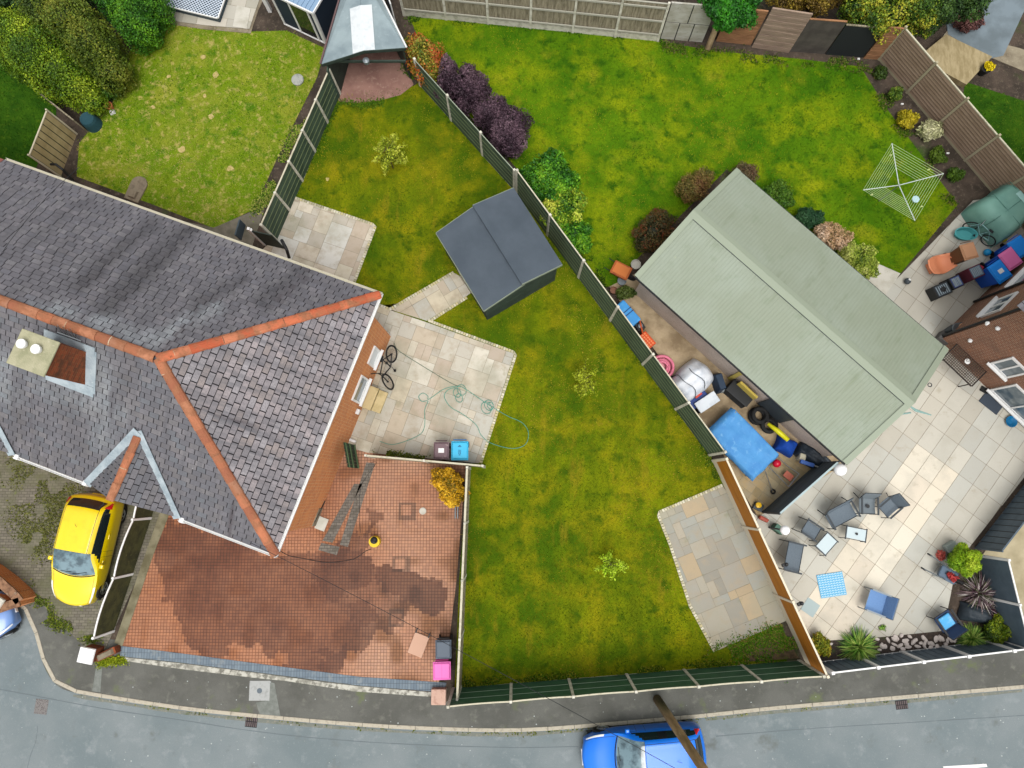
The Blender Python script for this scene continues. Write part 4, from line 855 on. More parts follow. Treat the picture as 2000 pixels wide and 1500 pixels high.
fence('panel_fence', 'olive wavy topped fence with white posts beside the yellow car', at(330, 905), at(222, 1232), 1.22, 3, 'lap', (M_olive, M_olive), gb=.02, cap=.035, capm=mat('white_paint'), capw=.05, wave=.14, postm=M_white, pw_=.09)
fence('board_fence', 'weathered grey vertical board fence with concrete posts across the top', at(790, 30), at(1284, 80), 2.2, 6, 'vert', (M_greywood, M_greywood), gb=.3, cap=.03, face=1, capm=mat('pale_rail', c(176, 174, 160)))
fence('board_fence', 'tall taupe board fence with concrete posts down the right of the top lawn', at(1716, 116), at(2060, 520), 1.95, 6, 'lap', (M_taupe, M_taupe), gb=.12, cap=.04, capm=palecap, postm=mat('buff_post', c(176, 166, 138)), ph=.08, edge=mat('board_edge', c(112, 94, 80)))
fence('composite_fence', 'slate grey composite fence with white posts along the pavement beside the stone bed', at(1592, 1294), at(2010, 1243), 1.4, 5, 'vgap', (M_slatef, M_slatef), postm=M_white, gb=.06, cap=.03, capm=M_white, capw=.05, pw_=.12)
fence('composite_fence', 'slate grey fence with white posts right of the patio between the two lime bushes', at(1950, 1250), at(1910, 1085), 1.6, 2, 'flat', (M_slatef, M_slatef), postm=M_white, gb=.0, cap=.03, capm=M_white, pw_=.09)
fence('composite_fence', 'slate grey slatted fence running from the lime bush up to the house', at(1905, 1070), at(2060, 870), 1.4, 2, 'vgap', (M_slatef, M_slatef), postm=M_slatef, gb=.0, cap=.02, capm=M_slatef, pw_=.06)
fence('composite_fence', 'grey composite screen between two white globe lamps beside the garage', at(1488, 1000), at(1596, 905), 1.75, 1, 'flat', (mat('screen_grey', c(84, 94, 98), layers=[(2, c(66, 74, 78), .4, .6, 5, (.3, 3, 4))]),) * 2, postm=M_dgrey, gb=0, cap=.04, capm=mat('pale_aluminium', c(176, 196, 198)), capw=.06, pw_=.06)
fence('board_fence', 'navy board fence between the corner shed and the grey board fence', at(748, -25), at(776, 58), 1.5, 1, 'lap', (mat('blue_grey_board', c(92, 104, 120), layers=[(3, c(74, 86, 102), .4, .65, 5)]),) * 2, postm=M_white, gb=0, cap=.03, capm=M_white, pw_=.06)
fence('board_fence', 'sand coloured timber fence panel leaning beside the dark lawn at the upper left', at(118, 345), at(150, 262), 1.8, 1, 'vgap', (mat('sand_board', c(190, 172, 128), layers=[(2, c(168, 150, 108), .4, .65, 5)]),) * 2, postm=mat('sand_post', c(206, 196, 170)), gb=0, cap=.03, capm=mat('sand_post'), pw_=.07)
fence('board_fence', 'short grey timber rail between the sand coloured panel and the hedge', at(105, 205), at(172, 258), .9, 1, 'lap', (M_greywood, M_greywood), postm=M_greywood, gb=0, cap=.03, capm=M_greywood, pw_=.06)
# patched boundary of odd panels
def board(name, label, a, b, h, m_, style='h', lean=0, cat='fence panel', th=.03, extra=None):
    a, b = Vector(a), Vector(b); d = b - a; t = thing(name, label, cat, (a.x, a.y, 0), math.atan2(d.y, d.x)); L_ = d.length; mb = MB()
    M = Matrix.Rotation(-lean, 4, 'X')
    if style == 'h':
        n = int(h / .14)
        for i in range(n): mb.box(0, L_, -th / 2 - .01 * (i % 2), th / 2, h * i / n, h * (i + 1) / n - .022, M=M)
    elif style == 'door':
        for r_ in range(2):
            for cidx in range(3 if r_ == 0 else 2):
                k = 3 if r_ == 0 else 2; mb.box(L_ * cidx / k + .02, L_ * (cidx + 1) / k - .02, -th / 2 - .012, th / 2, h * r_ / 2 + .02, h * (r_ + 1) / 2 - .02, M=M)
        mb.box(0, L_, -th / 2, th / 2 - .004, 0, h, M=M, mi=1)
    else: mb.box(0, L_, -th / 2, th / 2, 0, h, M=M)
    mb.build('boards', [m_, M_black], t)
    MB().box(0, L_, -.03, .03, h, h + .035, M=M).build('top_rail', extra or m_, t); return t
greydoor = mat('grey_white_paint', c(190, 188, 178), layers=[(1.5, c(160, 156, 140), .4, .65, 6, (1, 1, 2)), (7, c(120, 120, 100), .62, .78, 6)])
board('panel_screen', 'pale grey screen of six flat panels between the board fence and the leafy tree', at(1289, 75), at(1372, 82), 2.1, greydoor, 'door')
board('wooden_panel', 'brown horizontal board panel right of the leaning log', at(1398, 80), at(1466, 88), 2.0, M_redwood)
board('wooden_panel', 'pinkish grey board panel, tallest of the patched fence', at(1468, 92), at(1540, 103), 2.3, mat('pink_grey_board', c(164, 142, 124), layers=[(2.5, c(140, 118, 104), .4, .65, 6, (.5, 1, 4))]))
board('wooden_panel', 'dark grey flat panel with a pale lower edge in the patched fence', at(1542, 100), at(1610, 105), 1.95, mat('charcoal_board', c(92, 86, 80), layers=[(2, c(76, 70, 66), .4, .6, 5)]), 'flat', extra=M_redwood)
board('wooden_panel', 'black panel in the patched fence beneath the big tree', at(1612, 106), at(1684, 112), 1.8, mat('tar_board', c(34, 38, 40)), 'flat', extra=M_greywood)
board('wooden_panel', 'narrow orange brown board panel next to the corner post', at(1686, 114), at(1716, 116), 1.9, M_redwood)
# posts of the car-side fence end: cream wall pier cap and low brick walls
t = thing('gate_pier', 'low brick pier with a square white cap at the end of the olive fence', 'pier', tuple(at(190, 1272)), pxang(190, 1272, 10, 2))
MB().box(-.22, .22, -.22, .22, 0, .62).build('brickwork', M_brick3, t); MB().box(-.27, .27, -.27, .27, .62, .69, tx=.02, ty=.02).build('cap', mat('white_cap', c(250, 250, 250)), t, bev=.01)
t = thing('low_wall', 'broken low brick wall between the white capped pier and the driveway', 'wall', tuple(at(214, 1275)), pxang(214, 1275, 26, -12))
MB().box(-.3, .42, -.12, .12, 0, .35).build('brickwork', M_brick3, t); MB().box(-.25, .35, -.1, .1, .35, .42, tx=.05, ty=.03).build('coping', M_conc, t)
t = thing('gate_pier', 'pink stone pier stub at the front corner of the red driveway', 'pier', tuple(at(858, 1357)), pxang(858, 1357, 10, 0))
MB().box(-.25, .25, -.26, .26, 0, .3).build('brickwork', mat('pink_stone', c(204, 168, 150), layers=[(6, c(170, 130, 112), .5, .7, 5)], bump=(30, .6)), t, bev=.02)
t = thing('low_wall', 'curved low brick wall with stone coping at the left edge beside the cobbled drive', 'wall', tuple(at(-60, 1100)), 0)
pts = [toloc(t, at(x, y)) for x, y in ((-60, 1085), (0, 1108), (30, 1130), (58, 1155), (68, 1168), (40, 1178), (22, 1184))]
mb = MB(); mb2 = MB()
for p, q in zip(pts, pts[1:]): wallseg(mb, p, q, 0, .75, .24); wallseg(mb2, p, q, .75, .81, .3)
mb.build('brickwork', M_brick, t); mb2.build('coping', mat('rough_brick_top', c(150, 112, 84), layers=[(6, c(112, 80, 58), .45, .6, 5), (4, c(180, 160, 136), .6, .75, 5)], bump=(20, .8)), t)
t = thing('wall_pier', 'stone capped pier beside the parked blue grey car at the left edge', 'pier', tuple(at(24, 1170)), R(-30))
MB().box(-.2, .2, -.2, .2, 0, .8).build('brickwork', M_brick, t); MB().box(-.25, .25, -.25, .25, .8, .87, tx=.02, ty=.02).build('cap', M_lconc, t, bev=.01)

# ================================================================ VEHICLES
def crom(P, t):
    i = min(int(t), len(P) - 2); f = t - i; p0, p1, p2, p3 = [np.array(P[min(max(k, 0), len(P) - 1)], float) for k in (i - 1, i, i + 1, i + 2)]
    return .5 * (2 * p1 + (p2 - p0) * f + (2 * p0 - 5 * p1 + 4 * p2 - p3) * f * f + (3 * p1 - p0 - 3 * p2 + p3) * f ** 3)
def car(name, label, loc, rz, Lf, Lr, Wd, H, body, wb=2.56, roofm=None, lamp=(240, 240, 235)):
    t = thing(name, label, 'car', loc, rz, 'parked cars'); hw_ = Wd / 2; zB = .97
    #      x, z top, half width, bow
    C = [(Lf, .42, .62, .30), (Lf - .03, .66, .74, .30), (Lf - .35, .82, .90, .26), (Lf - 1.0, .98, .985, .20), (Lf - 1.68, 1.36, 1, .12), (Lf - 2.05, H - .02, 1, .06), (.0, H, 1, 0), (-Lr + 1.0, H - .03, 1, -.02), (-Lr + .42, H - .12, .985, -.06), (-Lr + .16, 1.06, .96, -.10), (-Lr + .03, .86, .9, -.12), (-Lr, .42, .8, -.12)]
    ns = 88; ng = len(C) - 1; K = 6; rows = []; taus = []
    for i in range(ns + 1):
        tau = ng * i / ns; x, zc, wf, bow = crom(C, tau); w = hw_ * wf; cab = min(max((zc - zB) / (H - zB), 0), 1)
        P = [(.9 * w, .2), (.985 * w, .36), (w, .6), (.972 * w, min(zB, zc - .075)), (w * (.9 - .17 * cab), zc - .035 - .03 * cab), (w * .45, zc - .006), (0, zc)]
        row = []
        for j in range(6 * K + 1):
            y, z = crom(P, j / K); row.append((x - bow * (y / hw_) ** 2, y, z))
        rows.append(row); taus.append(tau)
    parts = {'body': MB(), 'windscreen': MB(), 'rear_window': MB(), 'side_window': MB(), 'side_window2': MB()}
    n = 6 * K
    for s in (1, -1):
        for i in range(ns):
            tm = (taus[i] + taus[i + 1]) / 2
            for j in range(n):
                u = (j + .5) / K; q = [rows[i][j], rows[i][j + 1], rows[i + 1][j + 1], rows[i + 1][j]]
                q = [(a, s * b, c_) for a, b, c_ in q];
                if s < 0: q = q[::-1]
                k = 'body'
                if 3.1 < tm < 4.75 and u > 4.05 - .0: k = 'windscreen'
                elif 8.05 < tm < 9.05 and u > 4.25: k = 'rear_window'
                elif 3.1 < u < 3.84 and 3.6 < tm < 8.3 and not (tm < 4.9 and u > 3.1 + (tm - 3.45) * .62) and not (tm > 7.6 and u < 3.1 + (tm - 7.6) * .5): k = 'side_window' if s > 0 else 'side_window2'
                parts[k].add(q, [(0, 1, 2, 3)])
    for i, rv in ((0, 1), (ns, 0)):
        ring = [rows[i][j] for j in range(n + 1)] + [(a, -b, c_) for a, b, c_ in rows[i][::-1][1:]]
        parts['body'].add(ring, [list(range(len(ring)))[::-1 if rv else 1]])
    for k, mb in parts.items():
        me_ = mat('car_glass', c(112, 140, 150), rough=.08, spec=.8, layers=[(2.5, c(60, 84, 94), .45, .6, 3)]) if k == 'windscreen' else M_dglass  # windscreen reflections are put into the glass colour as pale and dark blotches
        o = mb.build('side_window' if k == 'side_window2' else k, body if k == 'body' else me_, t, smooth=True)
        bm_merge(o)
        if k == 'body': bo = o
    MB().box(-Lr + .1, Lf - .25, -hw_ * .84, hw_ * .84, .16, .3).build('underbody', M_black, t)
    for sx in (1, -1):
        for s in (1, -1):
            xw = (wb / 2 + (Lf - Lr) / 2 * .35) if sx > 0 else (-wb / 2 + (Lf - Lr) / 2 * .35)
            wr = bpy.data.objects.new('wheel', None); COL.objects.link(wr); wr.parent = t; wr.location = (xw, s * (hw_ - .15), .31); wr.rotation_euler = (R(90) * -s, 0, 0); wr.empty_display_size = .1
            MB().lathe([(.36, -.02), (.375, .055), (.36, .088), (.2, .06)], 28).build('wheel_arch', M_black, wr)
            mb = MB(); mb.lathe([(.2, -.08), (.3, -.08), (.318, -.05), (.318, .07), (.3, .1), (.215, .105), (.2, .05)], 30); mb.build('tyre', M_rubber, wr)
            mb = MB(); mb.torus(.205, .018, .085, 28, 6)
            mb.lathe([(.05, .05), (.055, .1), (.02, .105)], 12)
            for k in range(5):
                M = Matrix.Rotation(2 * math.pi * k / 5, 4, 'Z'); mb.box(.03, .2, -.022, .022, .07, .095, M=M)
            mb.build('rim', M_steel, wr)
    hl = mat('headlamp_' + name, c(*lamp), rough=.1, spec=.8)
    def patch(nm, t0, t1, u0, u1, m_, off=.012, s_=(1, -1), skew=0):
        for s in s_:
            mb = MB(); N = 8; g_ = []
            for a in range(N + 1):
                for b in range(N + 1):
                    ft = a / N; fu = b / N; tau = t0 + (t1 - t0) * ft; u = u0 + (u1 - u0) * fu + skew * ft; fi = tau / ng * ns; i = min(int(fi), ns - 1); fr = fi - i; fj = u * K; j = min(int(fj), n - 1); gr = fj - j
                    p = (Vector(rows[i][j]) * (1 - fr) + Vector(rows[i + 1][j]) * fr) * (1 - gr) + (Vector(rows[i][j + 1]) * (1 - fr) + Vector(rows[i + 1][j + 1]) * fr) * gr
                    ce = Vector((p.x * .6, 0, .6)); p = p + (p - ce).normalized() * off * (1 if 0 < a < N and 0 < b < N else .2); g_.append((p.x, s * p.y, p.z))
            fs = [(a * (N + 1) + b, a * (N + 1) + b + 1, (a + 1) * (N + 1) + b + 1, (a + 1) * (N + 1) + b) for a in range(N) for b in range(N)]
            if s < 0: fs = [f[::-1] for f in fs]
            mb.add(g_, fs); mb.build(nm, m_, t, smooth=True)
    patch('headlight', .95, 2.4, 3.3, 3.95, hl, skew=.1)
    patch('tail_light', 8.25, 9.3, 3.15, 4.0, mat('tail_red', c(206, 30, 40), rough=.15, spec=.7))
    for s in (1, -1):
        MB().box(-.1, .07, -.06, .1, -.05, .07, tx=.02, ty=.02, M=Matrix.Translation((Lf - 1.52, s * (hw_ + .05), 1.02))).build('wing_mirror', body, t, bev=.03)
        for xh in (.35, -.55): MB().box(xh - .09, xh + .09, s * (hw_ * .975) - .02, s * (hw_ * .975) + .03, .88, .905).build('door_handle', body, t, bev=.008)
    # trims: roof gutters, bonnet shut line, bumper line, wipers
    def line(nm, pts, r_, m_, off=.004):
        mb = MB(); L2 = []
        for tau, u, s in pts:
            fi = tau / ng * ns; i = min(int(fi), ns - 1); fr = fi - i; fj = u * K; j = min(int(fj), n - 1); gr = fj - j
            p = (Vector(rows[i][j]) * (1 - fr) + Vector(rows[i + 1][j]) * fr) * (1 - gr) + (Vector(rows[i][j + 1]) * (1 - fr) + Vector(rows[i + 1][j + 1]) * fr) * gr
            L2.append((p.x, s * p.y, p.z + off))
        mb.tube(L2, r_, 5); mb.build(nm, m_, t)
    seam = mat('seam_' + name, c(60, 60, 50) if body.name == 'yellow_paint' else c(10, 40, 90))
    for s in (1, -1):
        line('roof_trim', [(4.9 + k * .22, 4.3, s) for k in range(15)], .008, seam, .0)
        line('bonnet_seam', [(1.0 + k * .14, 4.15 - .02 * k * 0, s) for k in range(15)], .005, seam, .0)
        line('door_seam', [(4.1 + .0 * k, 3.05 - k * .25, s) for k in range(9)], .005, seam, .0); line('door_seam', [(6.1, 3.05 - k * .25, s) for k in range(9)], .005, seam, .0)
    line('screen_surround', [(3.08, 4.05 + k * .12, 1) for k in range(17)] + [(3.08, 5.95 - k * .12, -1) for k in range(17)], .022, M_black, -.004)
    line('screen_surround', [(8.0, 4.3 + k * .12, 1) for k in range(15)] + [(8.0, 5.9 - k * .12, -1) for k in range(14)], .018, M_black, -.006)
    line('wiper', [(3.2, 5.95, 1), (3.25, 5.3, 1), (3.3, 4.7, 1)], .01, M_black, .012); line('wiper', [(3.2, 4.9, -1), (3.25, 5.5, -1), (3.3, 5.9, -1)], .01, M_black, .012)
    mb = MB(); mb.box(-.04, .04, -.13, .13, -.02, .02, M=Matrix.Translation((Lf - 1.85, 0, H - .12))); mb.build('rear_view_mirror', M_black, t)
    mb = MB(); mb.tube([(-Lr + 1.1, 0, H - .02), (-Lr + .98, 0, H + .12)], .006, 5); mb.build('aerial', M_black, t)
    MB().box(Lf - .03, Lf + .015, -.26, .26, .36, .46).build('number_plate', M_white, t); MB().box(-Lr - .015, -Lr + .03, -.26, .26, .5, .6).build('number_plate', mat('plate_yellow', c(230, 200, 60)), t)
    return t
def bm_merge(o):
    import bmesh
    b = bmesh.new(); b.from_mesh(o.data); bmesh.ops.remove_doubles(b, verts=b.verts, dist=.0004); bmesh.ops.recalc_face_normals(b, faces=b.faces); b.to_mesh(o.data); b.free()
    o.data.shade_smooth()
yp = mat('yellow_paint', c(252, 222, 0), rough=.28, spec=.5, coat=.6, layers=[(3, c(238, 206, 4), .5, .8, 4)])
bp_ = mat('blue_paint', c(0, 122, 240), rough=.35, spec=.35, coat=.25)
car('parked_car', 'bright yellow hatchback parked nose down on the cobbled drive', (-15.12, -2.15, .02), math.atan2(-2.53, -.43), 1.98, 1.88, 1.72, 1.5, yp)
car('parked_car', 'glossy blue hatchback parked on the road below the wooden pole', (4.28, -8.93, -.1), R(184.2), 2.08, 2.05, 1.78, 1.46, bp_, lamp=(190, 196, 206))
car('parked_car', 'pale blue car at the left edge, only one corner in view by the brick wall', tuple(at(-62, 1232))[:2] + (-.1,), math.atan2(1, 1.9), 2.0, 2.0, 1.74, 1.46, mat('pale_blue_paint', c(110, 150, 214), rough=.28, coat=.6, spec=.5))

# telegraph pole and wires
pp = at(1284, 1366)
t = thing('telegraph_pole', 'tall weathered wooden pole rising from the pavement in front of the blue car', 'pole', tuple(pp))
MB().tube([(0, 0, -.05), (0, 0, 2.5), (0, 0, 5), (0, 0, 8.2)], [.155, .145, .135, .115], 16).build('shaft', mat('pole_wood', c(168, 140, 100), layers=[(2, c(128, 104, 72), .4, .62, 6, (3, 3, .4)), (6, c(184, 162, 126), .58, .75, 5, (3, 3, .3))], bump=(30, .5)), t, smooth=True)
MB().box(-.03, .03, -.14, -.11, 2.2, 2.8).build('cable_cover', M_greywood, t)
def wire(label, a, b, sag=.35):
    a, b = Vector(a), Vector(b); mb = MB(); pts = [a.lerp(b, k / 16) - Vector((0, 0, sag * 4 * (k / 16) * (1 - k / 16))) - a for k in range(17)]
    mb.tube(pts, .008, 5); o = mb.build('overhead_wire', M_black, loc=tuple(a)); tag(o, label, 'wire')
pt = pp + Vector((0, 0, 7.6))
wire('thin black telephone wire from the wooden pole over the driveway to the slate roof', pt, hw((-.7, .1, EZ + .2)))
wire('thin dark wire crossing the slate roof from front eave to back eave', hw((-10.6, -.3, 5.1)), hw((-9.0, GW + .2, 6.8)), sag=-1.2)

# ================================================================ PLANTS
def cloud(root, name, blobs, n, size, pal, seed=1, asp=1.7, shell=.72, core=True, up=.25, kind=None, clump=True):
    if n > 3000: n = int(n * 1.7); size *= .78
    g = np.random.default_rng(seed); B = np.array(blobs, float)
    if shell > .5 and clump:      # secondary clumps break the outline
        ex = []
        for bl_ in B:
            for _ in range(9):
                dd = g.normal(size=3); dd[2] = abs(dd[2]) * .9 - .15; dd /= np.linalg.norm(dd); q = g.uniform(.26, .46)
                ex.append([*(bl_[:3] + dd * bl_[3:6] * g.uniform(.72, .98)), *(bl_[3:6] * q)])
        B[:, 3:6] *= .88; B = np.concatenate([B, np.array(ex)]); B[:, 2] = np.maximum(B[:, 2], B[:, 5] * .6)
    tone = g.normal(0, .13, len(B)); wt = (B[:, 3] * B[:, 4] * B[:, 5]) ** (2 / 3); wt /= wt.sum(); k = g.choice(len(B), n, p=wt)
    d = g.normal(size=(n, 3)); d /= np.linalg.norm(d, axis=1)[:, None]; r = shell + (1.06 - shell) * g.random(n) ** .6
    lump = 1 + .16 * np.sin(d[:, 0] * 5 + k) * np.cos(d[:, 1] * 4.3 + 2 * k) + .1 * np.sin(d[:, 2] * 9 + d[:, 0] * 7 + k * 3)
    Pp = B[k, :3] + d * B[k, 3:6] * (r * lump)[:, None]; keep = Pp[:, 2] > .02; Pp = Pp[keep]; d = d[keep]; k = k[keep]; n = len(Pp)
    nn = d + g.normal(scale=.75, size=(n, 3)) + np.array([0, 0, up]); nn /= np.linalg.norm(nn, axis=1)[:, None]
    a = np.cross(nn, g.normal(size=(n, 3))); a /= np.linalg.norm(a, axis=1)[:, None]; b = np.cross(nn, a); sz = size * g.uniform(.55, 1.35, n)[:, None]
    V = np.stack([Pp - a * sz * asp / 2, Pp - b * sz / 2 + nn * sz * .1, Pp + a * sz * asp / 2, Pp + b * sz / 2 + nn * sz * .1], 1)
    pal = np.array([p[:3] for p in pal]); tt = np.clip(.5 + .3 * np.sin(Pp[:, 0] * 4 + seed) * np.cos(Pp[:, 1] * 3.7) + .12 * np.sin(Pp[:, 2] * 7 + Pp[:, 0] * 9) + tone[k] + g.normal(0, .2, n), 0, .999) * (len(pal) - 1)
    i0 = tt.astype(int); f = (tt - i0)[:, None]; cols = (pal[i0] * (1 - f) + pal[np.minimum(i0 + 1, len(pal) - 1)] * f) * g.uniform(.7, 1.3, (n, 1))
    V = V.reshape(-1, 3); Fq = np.arange(n * 4).reshape(-1, 4)
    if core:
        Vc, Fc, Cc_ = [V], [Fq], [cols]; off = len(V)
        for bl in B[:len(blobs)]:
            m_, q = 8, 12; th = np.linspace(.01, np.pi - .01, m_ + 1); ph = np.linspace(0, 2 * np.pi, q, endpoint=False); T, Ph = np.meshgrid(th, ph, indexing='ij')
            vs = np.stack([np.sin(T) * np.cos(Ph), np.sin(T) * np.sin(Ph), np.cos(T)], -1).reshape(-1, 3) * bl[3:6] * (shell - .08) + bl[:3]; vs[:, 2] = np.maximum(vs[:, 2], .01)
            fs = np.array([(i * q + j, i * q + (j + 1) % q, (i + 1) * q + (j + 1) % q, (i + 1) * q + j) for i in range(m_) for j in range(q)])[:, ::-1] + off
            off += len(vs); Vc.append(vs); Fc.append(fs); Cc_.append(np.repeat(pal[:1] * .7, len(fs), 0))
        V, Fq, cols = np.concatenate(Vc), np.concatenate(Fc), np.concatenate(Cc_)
    return npmesh(name, V, Fq, cols, M_leaf, root, kind)
PN = [0]
def shrub(name, label, cat, px, py, blobs, n, size, pal, trunk=True, group=None, **k):
    PN[0] += 1; zc_ = sum(b[2] for b in blobs) / len(blobs); t = thing(name, label, cat, tuple(at(px, py, zc_))[:2] + (0,), 0, group)
    cloud(t, 'foliage', blobs, n, size, pal, seed=100 + PN[0], **k)
    if trunk:
        mb = MB(); rr = random.Random(PN[0]); zt_ = max(b[2] for b in blobs)
        for b in blobs[:6]: mb.tube([(rr.uniform(-.08, .08), rr.uniform(-.08, .08), 0), (b[0] * .5, b[1] * .5, b[2] * .5), (b[0], b[1], b[2])], [.06, .04, .02], 7)
        mb.build('trunk', M_bark, t)
    return t
HG = [c(28, 50, 14), c(52, 76, 18), c(92, 112, 26), c(136, 146, 40)]
YG = [c(40, 66, 12), c(84, 112, 14), c(134, 152, 22), c(178, 180, 50)]
# conifers top left
shrub('conifer', 'large yellow green clipped conifer above the sand coloured fence panel', 'conifer', 116, 138, [(0, 0, 1.1, 1.2, 1.0, 1.2), (-.7, .35, 1.5, 1.2, 1.0, 1.3), (.55, -.5, .8, .8, .7, .9), (-1.1, .9, 1.7, 1.1, .9, 1.2), (.95, -.85, .5, .55, .5, .6), (-1.9, 1.2, 1.5, .9, .8, 1.2)], 34000, .055, [c(58, 92, 12), c(92, 126, 14), c(124, 152, 22), c(160, 178, 38)], group='conifers at the upper left', clump=False)
shrub('conifer', 'dense olive conifer with rusty brown patches between two green conifers', 'conifer', 190, 95, [(0, 0, 1.4, .85, .9, 1.5), (-.8, .7, 1.7, 1.0, .9, 1.5), (.3, -.6, .8, .7, .7, 1.0), (-1.6, 1.0, 1.7, .9, .9, 1.4)], 26000, .055, [c(50, 72, 16), c(76, 98, 22), c(100, 120, 28), c(126, 130, 38)], group='conifers at the upper left', clump=False)
shrub('conifer', 'bright green rounded conifer beside the white lattice', 'conifer', 268, 42, [(0, 0, 1.1, .75, .8, 1.3), (-.5, .7, 1.3, .9, .8, 1.4), (.4, .8, 1.3, .7, .8, 1.3)], 18000, .055, [c(30, 76, 16), c(62, 120, 22), c(110, 164, 30)], group='conifers at the upper left', clump=False)
shrub('conifer', 'dark green conifer in the extreme upper left corner', 'conifer', 60, 15, [(0, 0, 1.4, 1.3, .8, 1.5), (-1.2, .3, 1.4, 1.1, .9, 1.4), (1.3, .6, 1.5, 1.0, .8, 1.4)], 16000, .06, [c(20, 44, 18), c(40, 72, 24), c(60, 92, 30)], group='conifers at the upper left', clump=False)
shrub('shrub', 'low dark leafy shrub at the foot of the conifers beside the straw lawn', 'shrub', 218, 160, [(0, 0, .3, .45, .7, .4), (-.2, .5, .4, .4, .4, .4)], 5000, .05, [c(24, 60, 14), c(60, 100, 20), c(104, 136, 40)])
# boundary bushes
shrub('photinia', 'orange red and yellow leafed bush against the corner shed', 'bush', 834, 118, [(0, 0, 1.0, .7, .75, .8), (-.35, .35, 1.3, .5, .45, .5), (.15, -.45, .8, .4, .45, .5)], 5200, .07, [c(70, 90, 20), c(110, 124, 30), c(150, 140, 44), c(170, 116, 44), c(186, 84, 36)], core=False, shell=.35)
PU = [c(46, 30, 40), c(72, 52, 64), c(98, 74, 86), c(126, 100, 110)]
shrub('purple_shrub', 'dark purple leafed shrub nearest the orange bush', 'shrub', 900, 172, [(0, 0, .9, .85, .8, .85), (-.5, .45, 1.1, .35, .6, .6), (.55, -.05, .8, .55, .55, .7)], 13000, .05, PU, group='purple shrubs')
shrub('purple_shrub', 'larger dark purple leafed shrub next to the round green bush', 'shrub', 990, 250, [(0, 0, .9, .95, .88, .95), (-.65, .5, .9, .6, .6, .75), (.1, -.55, .7, .6, .5, .6)], 17000, .05, PU, group='purple shrubs')
GB = [c(30, 84, 8), c(60, 120, 14), c(94, 152, 20), c(136, 182, 36)]
shrub('green_bush', 'round bright green glossy bush beside the purple shrubs', 'bush', 1068, 352, [(0, 0, .8, .95, .8, .9), (.3, -.4, .7, .8, .7, .8)], 15000, .075, GB, group='glossy green bushes', core=True)
shrub('green_bush', 'green bush with yellow tips behind the felt roofed shed', 'bush', 1092, 410, [(0, 0, .65, .75, .7, .75), (.35, .1, .6, .65, .62, .68)], 8000, .075, [c(30, 72, 10), c(80, 128, 18), c(150, 176, 40), c(196, 200, 70)], group='glossy green bushes')
shrub('green_bush', 'smaller dark green bush at the lower end of the fence bushes', 'bush', 1122, 456, [(0, 0, .5, .62, .6, .55), (.1, -.4, .4, .45, .42, .45)], 4500, .07, GB, group='glossy green bushes')
# garage surrounds
shrub('dark_shrub', 'dark bronze shrub at the upper left wall of the garage', 'shrub', 1278, 452, [(0, 0, .5, .72, .6, .55), (-.3, -.35, .45, .5, .5, .45), (.3, .45, .5, .45, .4, .45)], 6000, .05, [c(34, 42, 20), c(64, 60, 30), c(96, 84, 40), c(124, 60, 34)])
shrub('bronze_shrub', 'olive and rust shrub midway along the garage end wall', 'shrub', 1352, 368, [(0, 0, .5, .55, .5, .5), (.4, .35, .5, .4, .4, .45)], 6000, .045, [c(58, 64, 22), c(98, 96, 40), c(140, 120, 60), c(120, 84, 50)], core=False, shell=.4)
shrub('bronze_shrub', 'twiggy brown shrub at the top corner of the garage roof', 'shrub', 1455, 340, [(0, 0, .4, .5, .4, .4)], 3500, .045, [c(70, 60, 40), c(104, 92, 60), c(110, 70, 56)], core=False, shell=.3)
shrub('green_bush', 'low leafy green bush behind the garage, nearest its top corner', 'bush', 1520, 382, [(0, 0, .4, .6, .5, .45)], 4500, .05, [c(30, 74, 14), c(70, 112, 22), c(100, 132, 36)])
shrub('green_bush', 'blue green round bush behind the garage beside the pink roses', 'bush', 1578, 428, [(0, 0, .4, .48, .42, .42)], 4500, .045, [c(18, 52, 30), c(38, 80, 48), c(60, 100, 60)])
shrub('flower_bush', 'peach pink flowering bush behind the garage', 'flowering bush', 1625, 462, [(0, 0, .55, .55, .42, .5), (.25, -.15, .5, .4, .35, .45)], 6500, .045, [c(120, 110, 60), c(206, 164, 120), c(232, 196, 160), c(240, 214, 186)])
shrub('green_bush', 'pale lime bush beside the white step slab behind the garage', 'bush', 1676, 508, [(0, 0, .6, .6, .5, .55), (-.3, .25, .55, .45, .4, .45), (.25, -.35, .55, .45, .4, .4)], 9500, .05, [c(74, 104, 20), c(132, 154, 40), c(176, 190, 76), c(206, 210, 120)])
# right bed
shrub('small_shrub', 'small green shrub in the bed by the second fence post', 'shrub', 1748, 186, [(0, 0, .25, .28, .26, .25)], 1600, .045, [c(50, 80, 20), c(96, 126, 34), c(170, 170, 70)])
shrub('small_shrub', 'golden yellow rounded shrub in the bed by the taupe fence', 'shrub', 1772, 232, [(0, 0, .25, .38, .32, .28)], 2600, .05, [c(110, 110, 10), c(176, 160, 20), c(206, 186, 40)])
shrub('small_shrub', 'cream variegated spiky shrub in the bed by the taupe fence', 'shrub', 1818, 254, [(0, 0, .3, .42, .36, .3)], 1900, .05, [c(130, 140, 80), c(190, 190, 140), c(222, 218, 176)], core=False, shell=.3, asp=3)
shrub('small_shrub', 'small dark green shrub at the upper corner of the bed', 'shrub', 1722, 142, [(0, 0, .2, .24, .24, .2)], 1000, .045, [c(34, 56, 14), c(66, 90, 24)])
shrub('small_shrub', 'olive green shrub beside the rotary airer', 'shrub', 1832, 304, [(0, 0, .22, .3, .3, .24)], 1800, .045, [c(60, 86, 14), c(100, 124, 30)])
